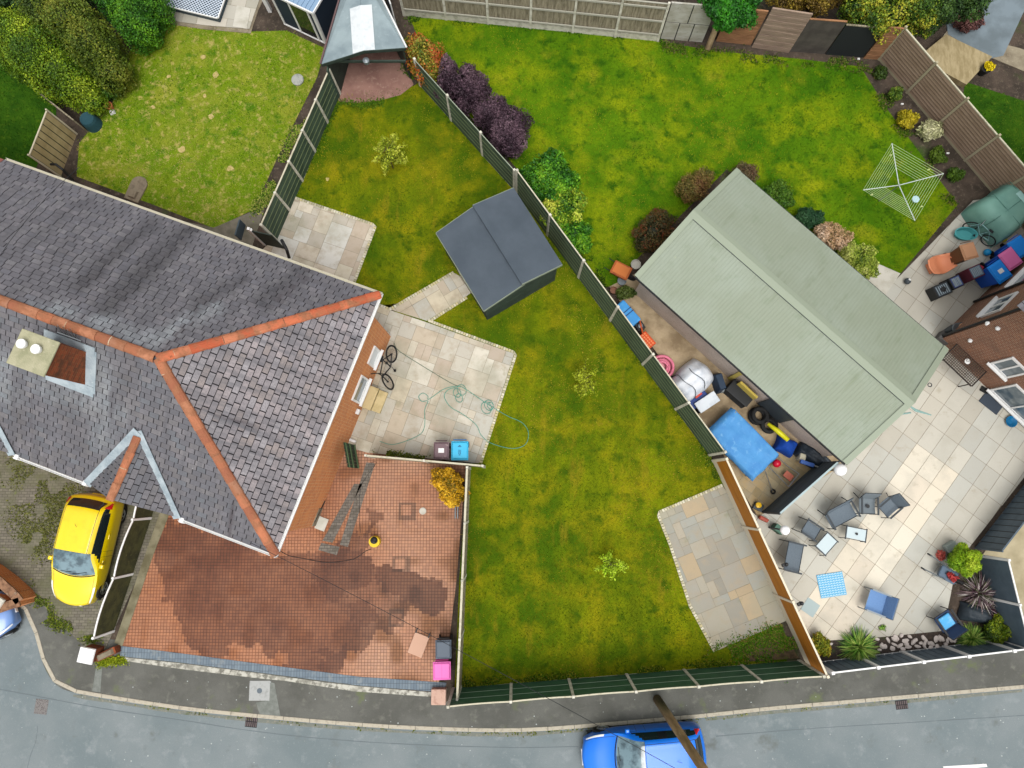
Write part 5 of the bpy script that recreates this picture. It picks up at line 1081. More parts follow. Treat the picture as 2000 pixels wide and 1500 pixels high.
shrub('small_shrub', 'mid green shrub near the teal cover in the bed', 'shrub', 1866, 342, [(0, 0, .2, .3, .26, .24)], 1600, .045, [c(54, 86, 14), c(90, 120, 26)])
# over the top fence
shrub('leafy_tree', 'vivid green tree hanging over the patched fence', 'tree', 1425, 5, [(0, 0, 2.0, .85, .9, .7), (-.5, .2, 2.2, .7, .8, .6), (.5, .4, 2.1, .7, .8, .6), (-.1, -.55, 1.8, .5, .4, .45)], 14000, .08, [c(16, 66, 10), c(36, 104, 16), c(64, 144, 22)])
shrub('leafy_tree', 'broad green and yellow tree behind the black panel at the top right', 'tree', 1748, 22, [(0, 0, 1.6, 1.3, 1.0, 1.1), (-1.1, .3, 1.4, .9, .9, .9), (1.0, .35, 1.5, 1.0, .9, 1.0), (.2, .9, 2.0, 1.3, .9, .9)], 26000, .07, [c(26, 54, 12), c(58, 92, 18), c(110, 134, 28), c(180, 176, 50)])
shrub('leafy_tree', 'dark green tree overhanging the blue grey side road', 'tree', 1855, 2, [(0, 0, 1.8, 1.2, .8, .9), (.6, .5, 2, 1.1, .8, .8)], 12000, .07, [c(26, 52, 18), c(52, 84, 28), c(84, 112, 44)])
shrub('bronze_tree', 'bronze and yellow foliage behind the patched fence', 'tree', 1590, 0, [(0, 0, 1.3, .8, .7, .9), (.7, .4, 1.3, .7, .7, .9), (-.9, .4, 1.2, .7, .7, .8)], 9000, .06, [c(70, 56, 22), c(120, 96, 34), c(160, 140, 40)])
shrub('bronze_tree', 'maroon shrub beside the blue grey side road', 'shrub', 1895, 38, [(0, 0, .4, .5, .42, .4)], 3200, .06, [c(84, 52, 50), c(116, 78, 74), c(134, 92, 84)], core=False, shell=.3)
# driveway corner and beds
shrub('flower_bush', 'golden yellow flowering bush in the driveway corner beneath the bins', 'flowering bush', 872, 945, [(0, .1, .85, .52, .42, .42), (.2, -.35, .6, .5, .42, .5)], 7500, .05, [c(96, 92, 14), c(190, 140, 20), c(240, 186, 30), c(250, 206, 60)])
def spiky(label, px, py, n, L_, pal, seed, name='grass_clump', z=.0):
    t = thing(name, label, 'ornamental grass', tuple(at(px, py))[:2] + (z,), 0, 'spiky garden plants'); g = np.random.default_rng(seed); Vs = []; Cs = []
    pal = np.array([p[:3] for p in pal])
    for _ in range(n):
        a = g.uniform(0, 2 * np.pi); el = g.uniform(.12, 1.35); L2 = L_ * g.uniform(.6, 1.1); w_ = .012 * g.uniform(.7, 1.5); d = np.array([np.cos(a), np.sin(a), 0]); s = np.array([-np.sin(a), np.cos(a), 0]) * w_
        p0 = np.array([0, 0, .02]) + d * g.uniform(0, .06); p1 = p0 + (d * np.cos(el) + np.array([0, 0, np.sin(el)])) * L2 * .55; p2 = p1 + (d * np.cos(el - .5) + np.array([0, 0, np.sin(el - .6)])) * L2 * .5; p2[2] = max(p2[2], .02)
        Vs += [p0 - s, p0 + s, p1 + s, p1 - s, p1 - s, p1 + s, p2 + s * .1, p2 - s * .1]; cc = pal[g.integers(len(pal))] * g.uniform(.75, 1.25); Cs += [cc, cc]
    npmesh('foliage', np.array(Vs), np.arange(len(Vs)).reshape(-1, 4), np.array(Cs), M_leaf, t); return t
SG = [c(60, 110, 30), c(96, 146, 44), c(140, 176, 70), c(176, 196, 96)]
spiky('large spiky green clump at the left of the white stone bed', 1672, 1262, 620, .72, SG, 1)
spiky('spiky green clump at the right of the white stone bed', 1893, 1246, 480, .55, SG, 2)
shrub('small_shrub', 'orange and green shrub at the corner of the brown and grey fences', 'shrub', 1600, 1258, [(0, 0, .3, .3, .4, .3)], 2400, .045, [c(90, 110, 20), c(150, 150, 30), c(206, 150, 50)])
shrub('small_shrub', 'mossy yellow green dome shrub at the right end of the stone bed', 'shrub', 1952, 1232, [(0, 0, .35, .48, .44, .38)], 5200, .05, YG)
t = shrub('potted_plant', 'bright lime round bush in a pot by the slate fence', 'potted plant', 1884, 1092, [(0, 0, .75, .5, .46, .42)], 6500, .035, [c(96, 140, 10), c(140, 178, 20), c(186, 206, 50)], asp=3)
MB().lathe([(.18, 0), (.26, .36), (.28, .38), (.28, .42), (.02, .42)], 20).build('pot', M_dgrey, t)
spiky('dark purple spiky plant with pale leaves beside the wheelbarrow', 1905, 1158, 360, .75, [c(64, 44, 52), c(96, 70, 80), c(150, 132, 128), c(206, 196, 190), c(90, 100, 60)], 3)
spiky('dark maroon spiky plant next to the dark cover by the fence', 1922, 1185, 260, .55, [c(60, 36, 46), c(84, 52, 62), c(196, 176, 180)], 4)
# saplings
def sapling(label, px, py, hgt, spread, nb, nl, pal, seed, lean=(0, 0)):
    t = thing('sapling', label, 'young tree', tuple(at(px, py)), 0, 'saplings on the lawn'); rr = random.Random(seed); mb = MB(); bl = []
    top = Vector((lean[0], lean[1], hgt)); mb.tube([(0, 0, 0), top * .5, top], [.025, .018, .008], 6)
    for i in range(nb):
        b0 = top * rr.uniform(.3, 1); a = rr.uniform(0, 6.28); L2 = spread * rr.uniform(.5, 1.1) * (1.1 - .4 * b0.z / hgt); e = b0 + Vector((math.cos(a) * L2, math.sin(a) * L2, rr.uniform(.1, .5) * L2)); mid = b0.lerp(e, .5) + Vector((0, 0, .04)); mb.tube([b0, mid, e], [.009, .006, .003], 5)
        for k in range(3): p = b0.lerp(e, .45 + .27 * k); bl.append((p.x, p.y, p.z, .1 + .05 * spread, .1 + .05 * spread, .09))
    mb.build('trunk', M_bark, t); cloud(t, 'foliage', bl, nl, .05, pal, seed=seed, core=False, shell=.05); return t
SP = [c(110, 130, 20), c(146, 160, 30), c(176, 186, 50), c(196, 200, 80)]
sapling('leafy yellow green sapling on the middle lawn above the step roofed shed', 768, 328, 1.6, .8, 22, 2300, SP, 5)
sapling('sparse thin sapling in the centre of the front lawn', 1140, 748, 1.5, .7, 18, 1100, [c(140, 152, 20), c(170, 182, 40)], 8)
sapling('bright lime sapling low on the front lawn above the front fence', 1180, 1096, 1.4, .55, 12, 900, [c(140, 180, 20), c(176, 206, 40), c(196, 216, 70)], 11, lean=(.15, 0))
# white stones in mulch bed
sheet('mulch_bed', W([(1592, 1252), (1700, 1246), (1840, 1232), (1905, 1190), (1950, 1200), (1990, 1236), (1800, 1266), (1600, 1290)]), -.1, .036, mat('dark_mulch', c(64, 54, 48), layers=[(14, c(100, 84, 72), .5, .7, 5), (4, c(70, 80, 40), .6, .75, 5)], bump=(30, 1)))
wst = mat('white_rock', c(226, 214, 206), rough=.9, layers=[(5, c(190, 176, 164), .5, .75, 5)], bump=(12, .5)); rr = random.Random(4)
ico = [((math.cos(a) * math.cos(e)), (math.sin(a) * math.cos(e)), math.sin(e)) for e in (-1.2, -.5, .2, .8, 1.4) for a in [k * 2 * math.pi / 8 for k in range(8)]]
for k in range(46):
    f = (k + rr.random()) / 46; px = 1708 + 165 * f; py = 1256 - 12 * f + rr.uniform(-13, 16)
    if k % 4 == 0: px = rr.uniform(1590, 1990); py = 1262 - 20 * (px - 1590) / 400 + rr.uniform(-8, 10)
    mb = MB(); a, b_, h = rr.uniform(.07, .15), rr.uniform(.05, .09), rr.uniform(.03, .06); ry = rr.uniform(0, 3)
    vs = [Matrix.Rotation(ry, 3, 'Z') @ Vector((x * a * rr.uniform(.8, 1.15), y * b_ * rr.uniform(.8, 1.15), z * h)) for x, y, z in ico]
    mb.add(vs, [(i * 8 + j, i * 8 + (j + 1) % 8, (i + 1) * 8 + (j + 1) % 8, (i + 1) * 8 + j) for i in range(4) for j in range(8)] + [list(range(32, 40)), list(range(8))[::-1]])
    p = at(px, py, .06); o = mb.build('white_stone', wst, loc=tuple(p)); tag(o, 'white stone lying in the dark mulch bed along the slate grey fence', 'stone', 'white stones in the mulch bed')

# ================================================================ BINS, FURNITURE AND CLUTTER
def P4(col, *a, **k): return paint(col, *a, **k)
def bin_(label, px, py, ang, bodym, lidm, z=0.03, w_=.5, d_=.56, h=1.0, zc=None, sticker=None, name='wheelie_bin', group='wheelie bins'):
    p = at(px, py, zc if zc is not None else h); t = thing(name, label, 'wheelie bin', (p.x, p.y, z), ang, group)
    a, b = w_ / 2, d_ / 2; MB().box(-a, a, -b, b, .04, h - .08, tx=-.0).build('body', bodym, t, bev=.03)
    t.children[0].data.vertices.foreach_get; me = t.children[0].data
    for v in me.vertices:
        if v.co.z < .1: v.co.x *= .8; v.co.y *= .78
    mb = MB(); mb.box(-a - .02, a + .02, -b - .03, b + .02, h - .08, h - .03); mb.box(-a, a, -b, b, h - .03, h + .02, tx=.03, ty=.04); lid = mb.build('lid', lidm, t, bev=.015)
    MB().tube([(-a + .05, b + .07, h - .06), (a - .05, b + .07, h - .06)], .016, 6).build('handle', bodym, t)
    for s in (-1, 1): MB().lathe([(.02, -.025), (.1, -.025), (.1, .025), (.02, .025)], 16, M=Matrix.Translation((s * (a - .04), b - .06, .1)) @ Matrix.Rotation(R(90), 4, 'Y')).build('wheel', M_rubber, t)
    if sticker: MB().box(-.1, .1, -.08, .08, h + .021, h + .026).build('sticker', sticker, lid)
    return t
a0 = pxang(880, 880, 1, 0)
lidmar = mat('maroon_lid', c(118, 96, 102), rough=.6, layers=[(7, c(160, 140, 136), .6, .75, 5)])
skyb = paint('sky_blue_lid', 60, 186, 230); 
bin_('maroon grey wheelie bin on the slab patio against the low fence', 862, 880, a0, mat('maroon_plastic', c(84, 64, 68)), lidmar, sticker=M_white)
b_ = bin_('sky blue lidded wheelie bin beside the maroon one', 898, 880, a0, paint('mid_blue_plastic', 30, 120, 180), skyb, w_=.56, d_=.62)
mb = MB()
for (x, y, w2, h2) in ((-.06, .12, .12, .03), (-.03, .16, .06, .03), (-.05, .0, .1, .02), (-.05, -.04, .1, .02), (-.04, -.12, .03, .06), (.01, -.12, .03, .06), (-.03, -.17, .06, .03)): mb.box(x, x + w2, y, y + h2, 1.021, 1.026)
mb.build('lid_symbols', paint('dark_teal_print', 20, 100, 140), b_)
bin_('black wheelie bin in the front right corner of the driveway', 866, 1268, a0 + .03, M_black, mat('slate_lid', c(84, 96, 110), rough=.5))
b_ = bin_('bright pink lidded wheelie bin in front of the black one', 863, 1310, a0 + .03, paint('dark_pink_plastic', 170, 60, 120), paint('pink_lid', 236, 110, 190), w_=.56, d_=.54)
MB().box(-.004, .004, -.26, .26, 1.02, 1.024).build('lid_rib', paint('deep_pink', 196, 70, 150), b_)
ar = pxang(1940, 530, 30, -20)
bluep = paint('royal_blue_plastic', 10, 84, 190); blueb = paint('bright_blue_lid', 20, 140, 236)
bin_('bright blue wheelie bin with a white label beside the brick house', 1953, 530, ar, bluep, blueb, w_=.56, d_=.7, h=1.1, sticker=M_white)
bin_('pink lidded wheelie bin between two blue bins', 1974, 505, ar, bluep, paint('soft_pink_lid', 232, 120, 180), w_=.56, d_=.66, h=1.15)
bin_('blue wheelie bin at the right edge behind the pink lidded one', 1992, 482, ar, bluep, blueb, w_=.6, d_=.66, h=1.1)
bin_('tall brown wheelie bin with a tan lid beside the orange seat', 1893, 490, pxang(1890, 490, 30, -8), mat('brown_plastic', c(112, 78, 52), rough=.6), mat('tan_lid', c(190, 140, 104), rough=.6), w_=.5, d_=.55, h=1.12)

slingm = mat('grey_sling', c(104, 116, 126), rough=.7, layers=[(40, c(88, 100, 110), .5, .7, 2)])
frm = mat('charcoal_frame', c(52, 60, 66), rough=.5)
def chair(name, label, px, py, hx, hy, w_, sling=slingm, back=.88, dep=.52, frame=frm, group='grey sling garden seats'):
    """hx,hy: facing direction in the photo"""
    p = at(px, py); t = thing(name, label, 'garden chair', (p.x, p.y, .03), pxang(px, py, hx, hy) - R(90), group); a = w_ / 2; b = dep / 2
    # local +y = facing
    mb = MB(); n = 6
    for i in range(n):
        y0 = -b + dep * i / n; y1 = -b + dep * (i + 1) / n; f = lambda y: .42 - .03 * math.sin(math.pi * (y + b) / dep); mb.add([(-a, y0, f(y0)), (a, y0, f(y0)), (a, y1, f(y1)), (-a, y1, f(y1)), (-a, y0, f(y0) - .02), (a, y0, f(y0) - .02), (a, y1, f(y1) - .02), (-a, y1, f(y1) - .02)], [(0, 1, 2, 3), (7, 6, 5, 4), (0, 3, 7, 4), (1, 5, 6, 2)])
    mb.build('seat', sling, t)
    mb = MB(); mb.add([(-a, -b, .42), (a, -b, .42), (a, -b - .16, back), (-a, -b - .16, back), (-a, -b - .02, .42), (a, -b - .02, .42), (a, -b - .18, back), (-a, -b - .18, back)], [(0, 1, 2, 3), (7, 6, 5, 4), (0, 3, 7, 4), (1, 5, 6, 2), (2, 6, 7, 3)]); mb.build('backrest', sling, t)
    for s in (-1, 1):
        mb = MB(); mb.tube([(s * a, -b - .2, 0), (s * a, -b - .0, .42), (s * a, -b - .19, back + .02)], .016, 6); mb.build('leg', frame, t)
        mb = MB(); mb.tube([(s * a, b + .02, 0), (s * a, b, .6), (s * a, b - .05, .63)], .016, 6); mb.build('leg', frame, t)
        MB().box(s * a - .03, s * a + .03, -b - .06, b + .03, .62, .645).build('armrest', frame, t)
    mb = MB(); mb.tube([(-a, -b - .19, back + .02), (a, -b - .19, back + .02)], .016, 6); mb.build('back_rail', frame, t); MB().tube([(-a, b, .42), (a, b, .42)], .014, 6).build('front_rail', frame, t); return t
chair('garden_bench', 'grey two seat sling bench angled towards the glass tables', 1632, 1006, .49, .87, 1.0)
chair('garden_chair', 'single grey sling chair between the two benches', 1574, 1035, .83, .55, .5)
chair('garden_bench', 'grey two seat sling bench nearest the brown fence', 1541, 1086, .97, .24, .98)
ch = chair('garden_chair', 'dark grey armchair with a small round dish on its seat', 1682, 988, 0.02, 1, .56, sling=mat('mid_grey_cushion', c(116, 126, 132)))
MB().lathe([(.05, .43), (.07, .46), (.02, .46)], 12).build('dish', M_black, ch)
chair('garden_chair', 'grey sling chair at the right end of the seating group', 1722, 990, -.75, .66, .52)
def gtable(label, px, py, dx, dy, L_, w_, dot=False):
    p = at(px, py); t = thing('glass_table', label, 'garden table', (p.x, p.y, .03), pxang(px, py, dx, dy), 'small glass garden tables'); a, b = L_ / 2, w_ / 2
    MB().box(-a + .02, a - .02, -b + .02, b - .02, .44, .452).build('tabletop', mat('frosted_glass', c(196, 212, 216), rough=.15, spec=.6), t)
    for s in (-1, 1):
        MB().box(s * a - .02, s * a + .02, -b - .04, b + .04, .43, .46).build('frame_rail', frm, t)
        for q in (-1, 1): MB().tube([(s * a, q * b, .44), (s * (a + .04), q * (b + .02), 0)], .014, 6).build('leg', frm, t)
        MB().box(-a, a, s * b - .012, s * b + .012, .435, .455).build('frame_rail', frm, t)
    if dot: MB().lathe([(.03, .453), (.045, .5), (.02, .5)], 10).build('cup', M_black, t)
gtable('plain pale glass topped table next to the single sling chair', 1603, 1060, -38, 43, .66, .46)
gtable('pale glass topped table with a black cup, right of the plain one', 1660, 1041, 40, 8, .7, .42, True)
bl = mat('denim_blue_fabric', c(112, 150, 200), rough=.8, layers=[(20, c(96, 132, 184), .5, .7, 3, (1, 6, 1))])
chair('folding_chair', 'wide denim blue folding chair right of the patterned mat', 1698, 1172, -.9, -.35, .74, sling=bl, back=.85, dep=.6, frame=M_grey, group='blue folding chairs')
chd = chair('folding_chair', 'navy folding chair with a bright blue cushion near the stone bed', 1832, 1208, -.55, -.8, .62, sling=mat('navy_fabric', c(50, 70, 104)), back=.8, dep=.55, frame=M_black, group='blue folding chairs')
MB().box(-.22, .22, -.22, .2, .42, .5).build('cushion', mat('cyan_cushion', c(90, 180, 236), layers=[(5, c(150, 206, 240), .5, .7, 4)]), chd, bev=.03)
# patterned mat
p = at(1623, 1142); t = thing('patterned_mat', 'square mat in pale and sky blue zigzag lying on the patio', 'mat', (p.x, p.y, .035), pxang(1623, 1142, 52, -8))
mb = MB(); mb.box(-.46, .46, -.4, .4, 0, .02); 
for i in range(9):
    for j in range(10):
        x = -.45 + i * .1; y = -.39 + j * .08; mb.add([(x + .01, y, .0225), (x + .05, y + .03, .0225), (x + .09, y, .0225), (x + .09, y + .035, .0225), (x + .05, y + .065, .0225), (x + .01, y + .035, .0225)], [(0, 1, 4, 5), (1, 2, 3, 4)], 1)
mb.build('weave', [mat('sky_weave', c(96, 180, 224)), mat('pale_weave', c(196, 226, 240))], t)
# globe lamps
def globe(label, px, py, r_, h):
    p = at(px, py, h); t = thing('globe_lamp', label, 'garden lamp', (p.x, p.y, .03), 0, 'white globe garden lamps')
    MB().tube([(0, 0, 0), (0, 0, h - r_ - .1)], .03, 8).build('post', frm, t); MB().lathe([(r_ * math.sin(k * math.pi / 12) + .002, h - r_ - r_ * math.cos(k * math.pi / 12)) for k in range(13)], 24).build('globe', mat('opal_globe', c(255, 255, 255), rough=.2), t, smooth=True)
    MB().lathe([(.06, h - 2 * r_ - .1), (.07, h - 2 * r_), (.03, h - 2 * r_ + .02)], 12).build('collar', frm, t)
globe('larger white globe lamp on a post at the garage end of the grey screen', 1646, 917, .21, 1.9); globe('smaller white globe lamp by the brown fence end of the grey screen', 1536, 1036, .16, 1.7)
# rotary airer
tip = [at(1742, 280, 1.75), at(1843, 339, 1.75), at(1787, 431, 1.75), at(1686, 371, 1.75)]; ce = sum(tip, Vector()) / 4
t = thing('rotary_airer', 'square rotary clothes airer with pale lines standing on the top lawn', 'clothes airer', (ce.x, ce.y, 0), 0)
tl = [p - Vector((ce.x, ce.y, 0)) for p in tip]; hub = Vector((0, 0, 1.45)); MB().tube([(0, 0, 0), (0, 0, 1.5)], .025, 8).build('pole', M_steel, t)
for p in tl: MB().tube([hub, p], .016, 6).build('arm', mat('pale_arm', c(206, 216, 210), rough=.4), t)
lnm = mat('pale_line', c(190, 212, 160))
for s in range(4):
    a_, b_ = tl[s], tl[(s + 1) % 4]; mb = MB()
    for k in range(9): f = .42 + .58 * k / 8; mb.tube([hub.lerp(a_, f), hub.lerp(b_, f)], .0055, 4)
    mb.build('washing_line', lnm, t)
for px, py in ((1740, 303), (1814, 331), (1703, 380), (1800, 403)): q = at(px, py, 1.6) - Vector((ce.x, ce.y, 0)); MB().box(q.x - .03, q.x + .03, q.y - .015, q.y + .015, q.z - .06, q.z + .02).build('peg', mat('lime_peg', c(220, 232, 150)), t)
MB().lathe([(.02, 0), (.11, .03), (.13, .1), (.12, .1)], 16, M=Matrix.Translation(at(1786, 391, 1.2) - Vector((ce.x, ce.y, 0)))).build('peg_basket', mat('pale_blue_basket', c(190, 222, 232)), t)

# bicycle against the wall
def bike(name, label, px, py, dx, dy, lean, fm, z=.03, k=1, group='bicycles'):
    p = at(px, py); t = thing(name, label, 'bicycle', (p.x, p.y, z), pxang(px, py, dx, dy), group); L_ = Matrix.Rotation(lean, 4, 'X') @ Matrix.Scale(k, 4)
    for x, nm in ((-.52, 'rear'), (.52, 'front')):
        o = bpy.data.objects.new('wheel', None); COL.objects.link(o); o.parent = t; M = L_ @ Matrix.Translation((x, 0, .33)) @ Matrix.Rotation(R(90), 4, 'X') @ Matrix.Rotation(.0, 4, 'Z')
        if x > 0: M = L_ @ Matrix.Translation((x, 0, .33)) @ Matrix.Rotation(R(28), 4, 'Z') @ Matrix.Rotation(R(90), 4, 'X')
        o.empty_display_size = .1; MB().torus(.31, .028, M=M).build('tyre', M_rubber, o)
        mb = MB(); mb.torus(.28, .01, M=M, k=5)
        for s in range(12): q = s * math.pi / 6; mb.tube([(0, 0, 0), (.28 * math.cos(q), .28 * math.sin(q), 0)], .003, 3, M=M)
        mb.lathe([(.02, -.04), (.02, .04)], 8, M=M); mb.build('rim', M_black if fm is M_black else M_steel, o)
    mb = MB(); J = dict(bb=(-.05, 0, .28), st=(-.2, 0, .78), ht=(.34, 0, .82), hb=(.38, 0, .66), rr=(-.52, 0, .33), fr=(.52, 0, .33))
    for a_, b_ in (('bb', 'st'), ('st', 'ht'), ('bb', 'hb'), ('ht', 'hb'), ('bb', 'rr'), ('rr', 'st'), ('hb', 'fr')): mb.tube([J[a_], J[b_]], .022, 7, M=L_)
    mb.build('frame', fm, t); MB().tube([(.36, -.3, .98), (.33, -.1, .97), (.33, .1, .97), (.36, .3, .98)], .018, 6, M=L_).build('handlebar', M_black if fm is M_black else M_steel, t)
    MB().tube([(.34, 0, .82), (.33, 0, .97)], .018, 6, M=L_).build('stem', M_black, t)
    MB().box(-.34, -.1, -.07, .07, .84, .89, M=L_, tx=.03, ty=.02).build('saddle', M_black, t, bev=.02); MB().tube([(-.2, 0, .76), (-.22, 0, .85)], .016, 6, M=L_).build('seat_post', M_black, t)
    mb = MB()
    for s in (-1, 1): mb.tube([(-.05, s * .06, .28), (-.05 + s * .12, s * .09, .28 - s * .1)], .012, 5, M=L_); mb.box(-.05 + s * .12 - .05, -.05 + s * .12 + .05, s * .09, s * .09 + s * .09, .27 - s * .1, .29 - s * .1, M=L_)
    mb.build('pedal', M_black, t); return t
bike('bicycle', 'black mountain bike leaning on the orange brick wall under the two windows', 772, 722, -8, 60, R(27), M_black)
bike('bicycle', 'small silver and teal child bicycle beside the teal cover', 1902, 462, -30, -25, R(8), mat('silver_teal_paint', c(150, 196, 196), rough=.35), k=.8)
# step box by the wall
p = at(733, 783); t = thing('timber_box', 'sand coloured low timber box step against the orange wall by the bicycle', 'box', (p.x, p.y, .03), hr)
MB().box(-.32, .02, -.4, .45, 0, .28).build('lid', mat('sand_ply', c(214, 194, 146), layers=[(3, c(188, 170, 120), .5, .7, 5)]), t, bev=.01); MB().box(.03, .36, -.38, .43, 0, .12).build('lower_step', mat('sand_ply'), t, bev=.01)
# slatted dark green gate open against wall
p = at(690, 905, .0); a_ = at(681, 893, .9)
t = thing('green_gate', 'narrow dark green slatted gate standing open by the end of the brick wall', 'gate', (at(702, 915).x, at(702, 915).y, .03), pxang(702, 915, -8, -45))
mb = MB(); 
for i in range(7): mb.box(i * .125, i * .125 + .11, -.015, .015, .06, 1.75)
mb.build('boards', mat('bottle_green', c(40, 66, 46), layers=[(5, c(30, 52, 36), .4, .6, 5)]), t)
for z in (.25, 1.0, 1.6): MB().box(0, .86, -.05, -.017, z - .05, z + .05).build('brace', mat('mossy_green', c(84, 108, 72)), t)
# garden hose
def ropes(name, label, cat, pts, r_, m_, z=.045, gap=None, loops=()):
    P_ = smooth_line([tuple(at(x, y))[:2] for x, y in pts], 6); o0 = Vector((*P_[0], 0)); mb = MB(); mb.tube([Vector((x, y, z)) - o0 for x, y in P_], r_, 6)
    for (cx, cy, r2) in loops:
        q = at(cx, cy); mb.torus(r2, r_, z + r_ * 2.1, 20, 6, M=Matrix.Translation((q.x - o0.x, q.y - o0.y, 0)) @ Matrix.Scale(.8, 4, Vector((1, .4, 0))))
    o = mb.build(name, m_, loc=tuple(o0)); tag(o, label, cat); return o
hm = mat('teal_hose', c(80, 158, 140), rough=.45)
ropes('garden_hose', 'teal green garden hose looping over the slab patio and onto the lawn', 'hose', [(742, 862), (770, 868), (815, 852), (829, 835), (830, 800), (836, 784), (824, 784), (818, 775), (826, 768), (836, 774), (838, 780), (868, 760), (895, 755), (912, 762), (950, 788), (990, 812), (1020, 826), (1032, 845), (1026, 868), (1000, 876), (960, 866), (940, 850), (930, 830), (905, 810), (880, 795), (868, 775), (875, 762), (890, 757)], .011, hm, loops=((893, 768, .17), (897, 778, .16), (902, 762, .2), (955, 792, .2), (958, 793, .13), (950, 797, .23)))
ropes('garden_hose', 'thin dark green hose from the house corner across the slab patio', 'hose', [(770, 670), (780, 686), (830, 718), (880, 748), (900, 756)], .009, mat('dark_green_hose', c(70, 104, 84)))
ropes('power_cable', 'thin black cable curving over the damp driveway to the yellow vacuum', 'cable', [(545, 1074), (565, 1085), (590, 1090), (640, 1098), (690, 1092), (712, 1078), (725, 1072)], .01, M_black)
ropes('power_cable', 'thin black cable running down the driveway beside the grey block strip', 'cable', [(722, 905), (735, 905), (706, 950), (703, 1010), (706, 1050)], .007, M_black)
# yellow and black vacuum
p = at(731, 1058, .3); t = thing('wet_vacuum', 'yellow and black wet vacuum standing on the damp driveway', 'vacuum cleaner', (p.x, p.y, .035))
MB().lathe([(.16, 0), (.2, .03), (.2, .26), (.19, .3), (.02, .3)], 20).build('drum', paint('vac_yellow', 236, 200, 20), t); MB().lathe([(.13, .3), (.12, .38), (.08, .42), (.02, .43)], 20, M=Matrix.Translation((0, .05, 0))).build('motor_head', M_black, t)
MB().tube([(-.08, 0, .44), (-.06, .02, .5), (.06, .02, .5), (.08, 0, .44)], .014, 6).build('handle', M_black, t)
# manhole cover, gullies, chair-like board
def flat(name, label, cat, px, py, dx, dy, L_, w_, m_, z=.03, th=.02, group=None, rib=None):
    p = at(px, py); t = thing(name, label, cat, (p.x, p.y, z), pxang(px, py, dx, dy), group); MB().box(-L_ / 2, L_ / 2, -w_ / 2, w_ / 2, -.01, th).build('plate', m_, t, bev=.004)
    if rib:
        mb = MB(); n = rib[0]
        for k in range(n): x = -L_ / 2 + L_ * (k + .5) / n; mb.box(x - L_ / n * .3, x + L_ / n * .3, -w_ * .42, -w_ * .04, th, th + .012); mb.box(x - L_ / n * .3, x + L_ / n * .3, w_ * .04, w_ * .42, th, th + .012)
        mb.build('bars', rib[1], t)
    return t
iron = mat('cast_iron', c(104, 92, 92), rough=.8, layers=[(12, c(84, 74, 74), .5, .7, 4)])
flat('drain_grate', 'cast iron drain grate in the road below the grey manhole cover', 'drain', 489, 1411, 10, 1, .42, .38, M_rubber, z=-.1, th=.008, group='cast iron covers in the road', rib=(6, iron))
flat('drain_grate', 'cast iron drain grate at the right edge of the road near the kerb', 'drain', 1764, 1378, 10, -1, .42, .3, M_rubber, z=-.1, th=.008, group='cast iron covers in the road', rib=(6, iron))
flat('road_cover', 'square rusty iron cover in the road at the lower left', 'drain', 77, 1382, 10, 1, .45, .5, mat('rusty_cover', c(128, 124, 122), layers=[(30, c(96, 90, 88), .5, .6, 2)]), z=-.1, th=.008, group='cast iron covers in the road')
t = flat('manhole_cover', 'square pale grey manhole cover with dark round centre in the pavement', 'manhole cover', 507, 1349, 10, 0, .72, .66, mat('pale_cover', c(172, 174, 172), layers=[(6, c(150, 152, 150), .5, .7, 5)]), z=-.004, th=.012)
MB().lathe([(.09, .01), (.09, .016), (.01, .016)], 20).build('centre_plate', mat('slate_blue_disc', c(100, 110, 118)), t)
p = at(818, 1258); t = thing('seat_pad_board', 'pink beige board with black brackets lying on the driveway', 'board', (p.x, p.y, .035), pxang(818, 1258, 10, 4))
MB().box(-.27, .27, -.38, .36, .0, .06).build('board', mat('pink_beige', c(206, 166, 142)), t, bev=.02)
for s in (-1, 1): MB().box(s * .24 - .02, s * .24 + .02, .34, .5, .02, .09).build('bracket', M_black, t)
t = thing('stone_patch', 'small pale round stone on the red driveway', 'stone', tuple(at(826, 998))[:2] + (.03,)); MB().lathe([(.13, 0), (.12, .025), (.03, .03)], 14).build('stone', M_lconc, t)
t = thing('metal_bars', 'two short silver bars standing by the thin driveway fence', 'metal bars', tuple(at(892, 1000))[:2] + (.03,))
for x in (-.05, .04): MB().box(x, x + .03, -.22, .22, 0, .2).build('bar', M_grey, t)
# left garden odds
t = thing('drain_cover', 'round pale grey inspection cover set in the straw lawn', 'cover', tuple(at(582, 157))[:2] + (.0,)); MB().lathe([(.24, 0), (.24, .07), (.2, .085), (.02, .085)], 24).build('lid', mat('pale_round_cover', c(170, 172, 164), layers=[(8, c(140, 144, 136), .5, .7, 4)]), t)
t = thing('stone_slab_step', 'rounded stone slab with a small raised square by the slate eave', 'stone step', tuple(at(268, 370)), pxang(268, 370, 22, -45))
mb = MB(); pr = [(-.5, -.3), (.2, -.33)] + [(.2 + .33 * math.sin(k * math.pi / 8), -.33 * math.cos(k * math.pi / 8)) for k in range(1, 8)] + [(.2, .33), (-.5, .3)]; mb.prism(pr, 0, .07); mb.build('slab', mat('brown_stone', c(138, 126, 106), layers=[(6, c(112, 100, 84), .5, .7, 5)]), t, bev=.02); MB().box(-.4, -.1, -.15, .15, .07, .16, tx=.02, ty=.02).build('raised_block', mat('brown_stone'), t)
t = thing('compost_bin', 'dark teal round compost tub beside the sand coloured fence panel', 'tub', tuple(at(184, 244))); MB().lathe([(.34, 0), (.3, .4), (.27, .5), (.22, .48), (.02, .46)], 22).build('tub', mat('dark_teal_plastic', c(38, 78, 88)), t)
t = thing('broken_pot', 'orange and white broken pot at the edge of the straw lawn', 'pot', tuple(at(218, 212)), .4)
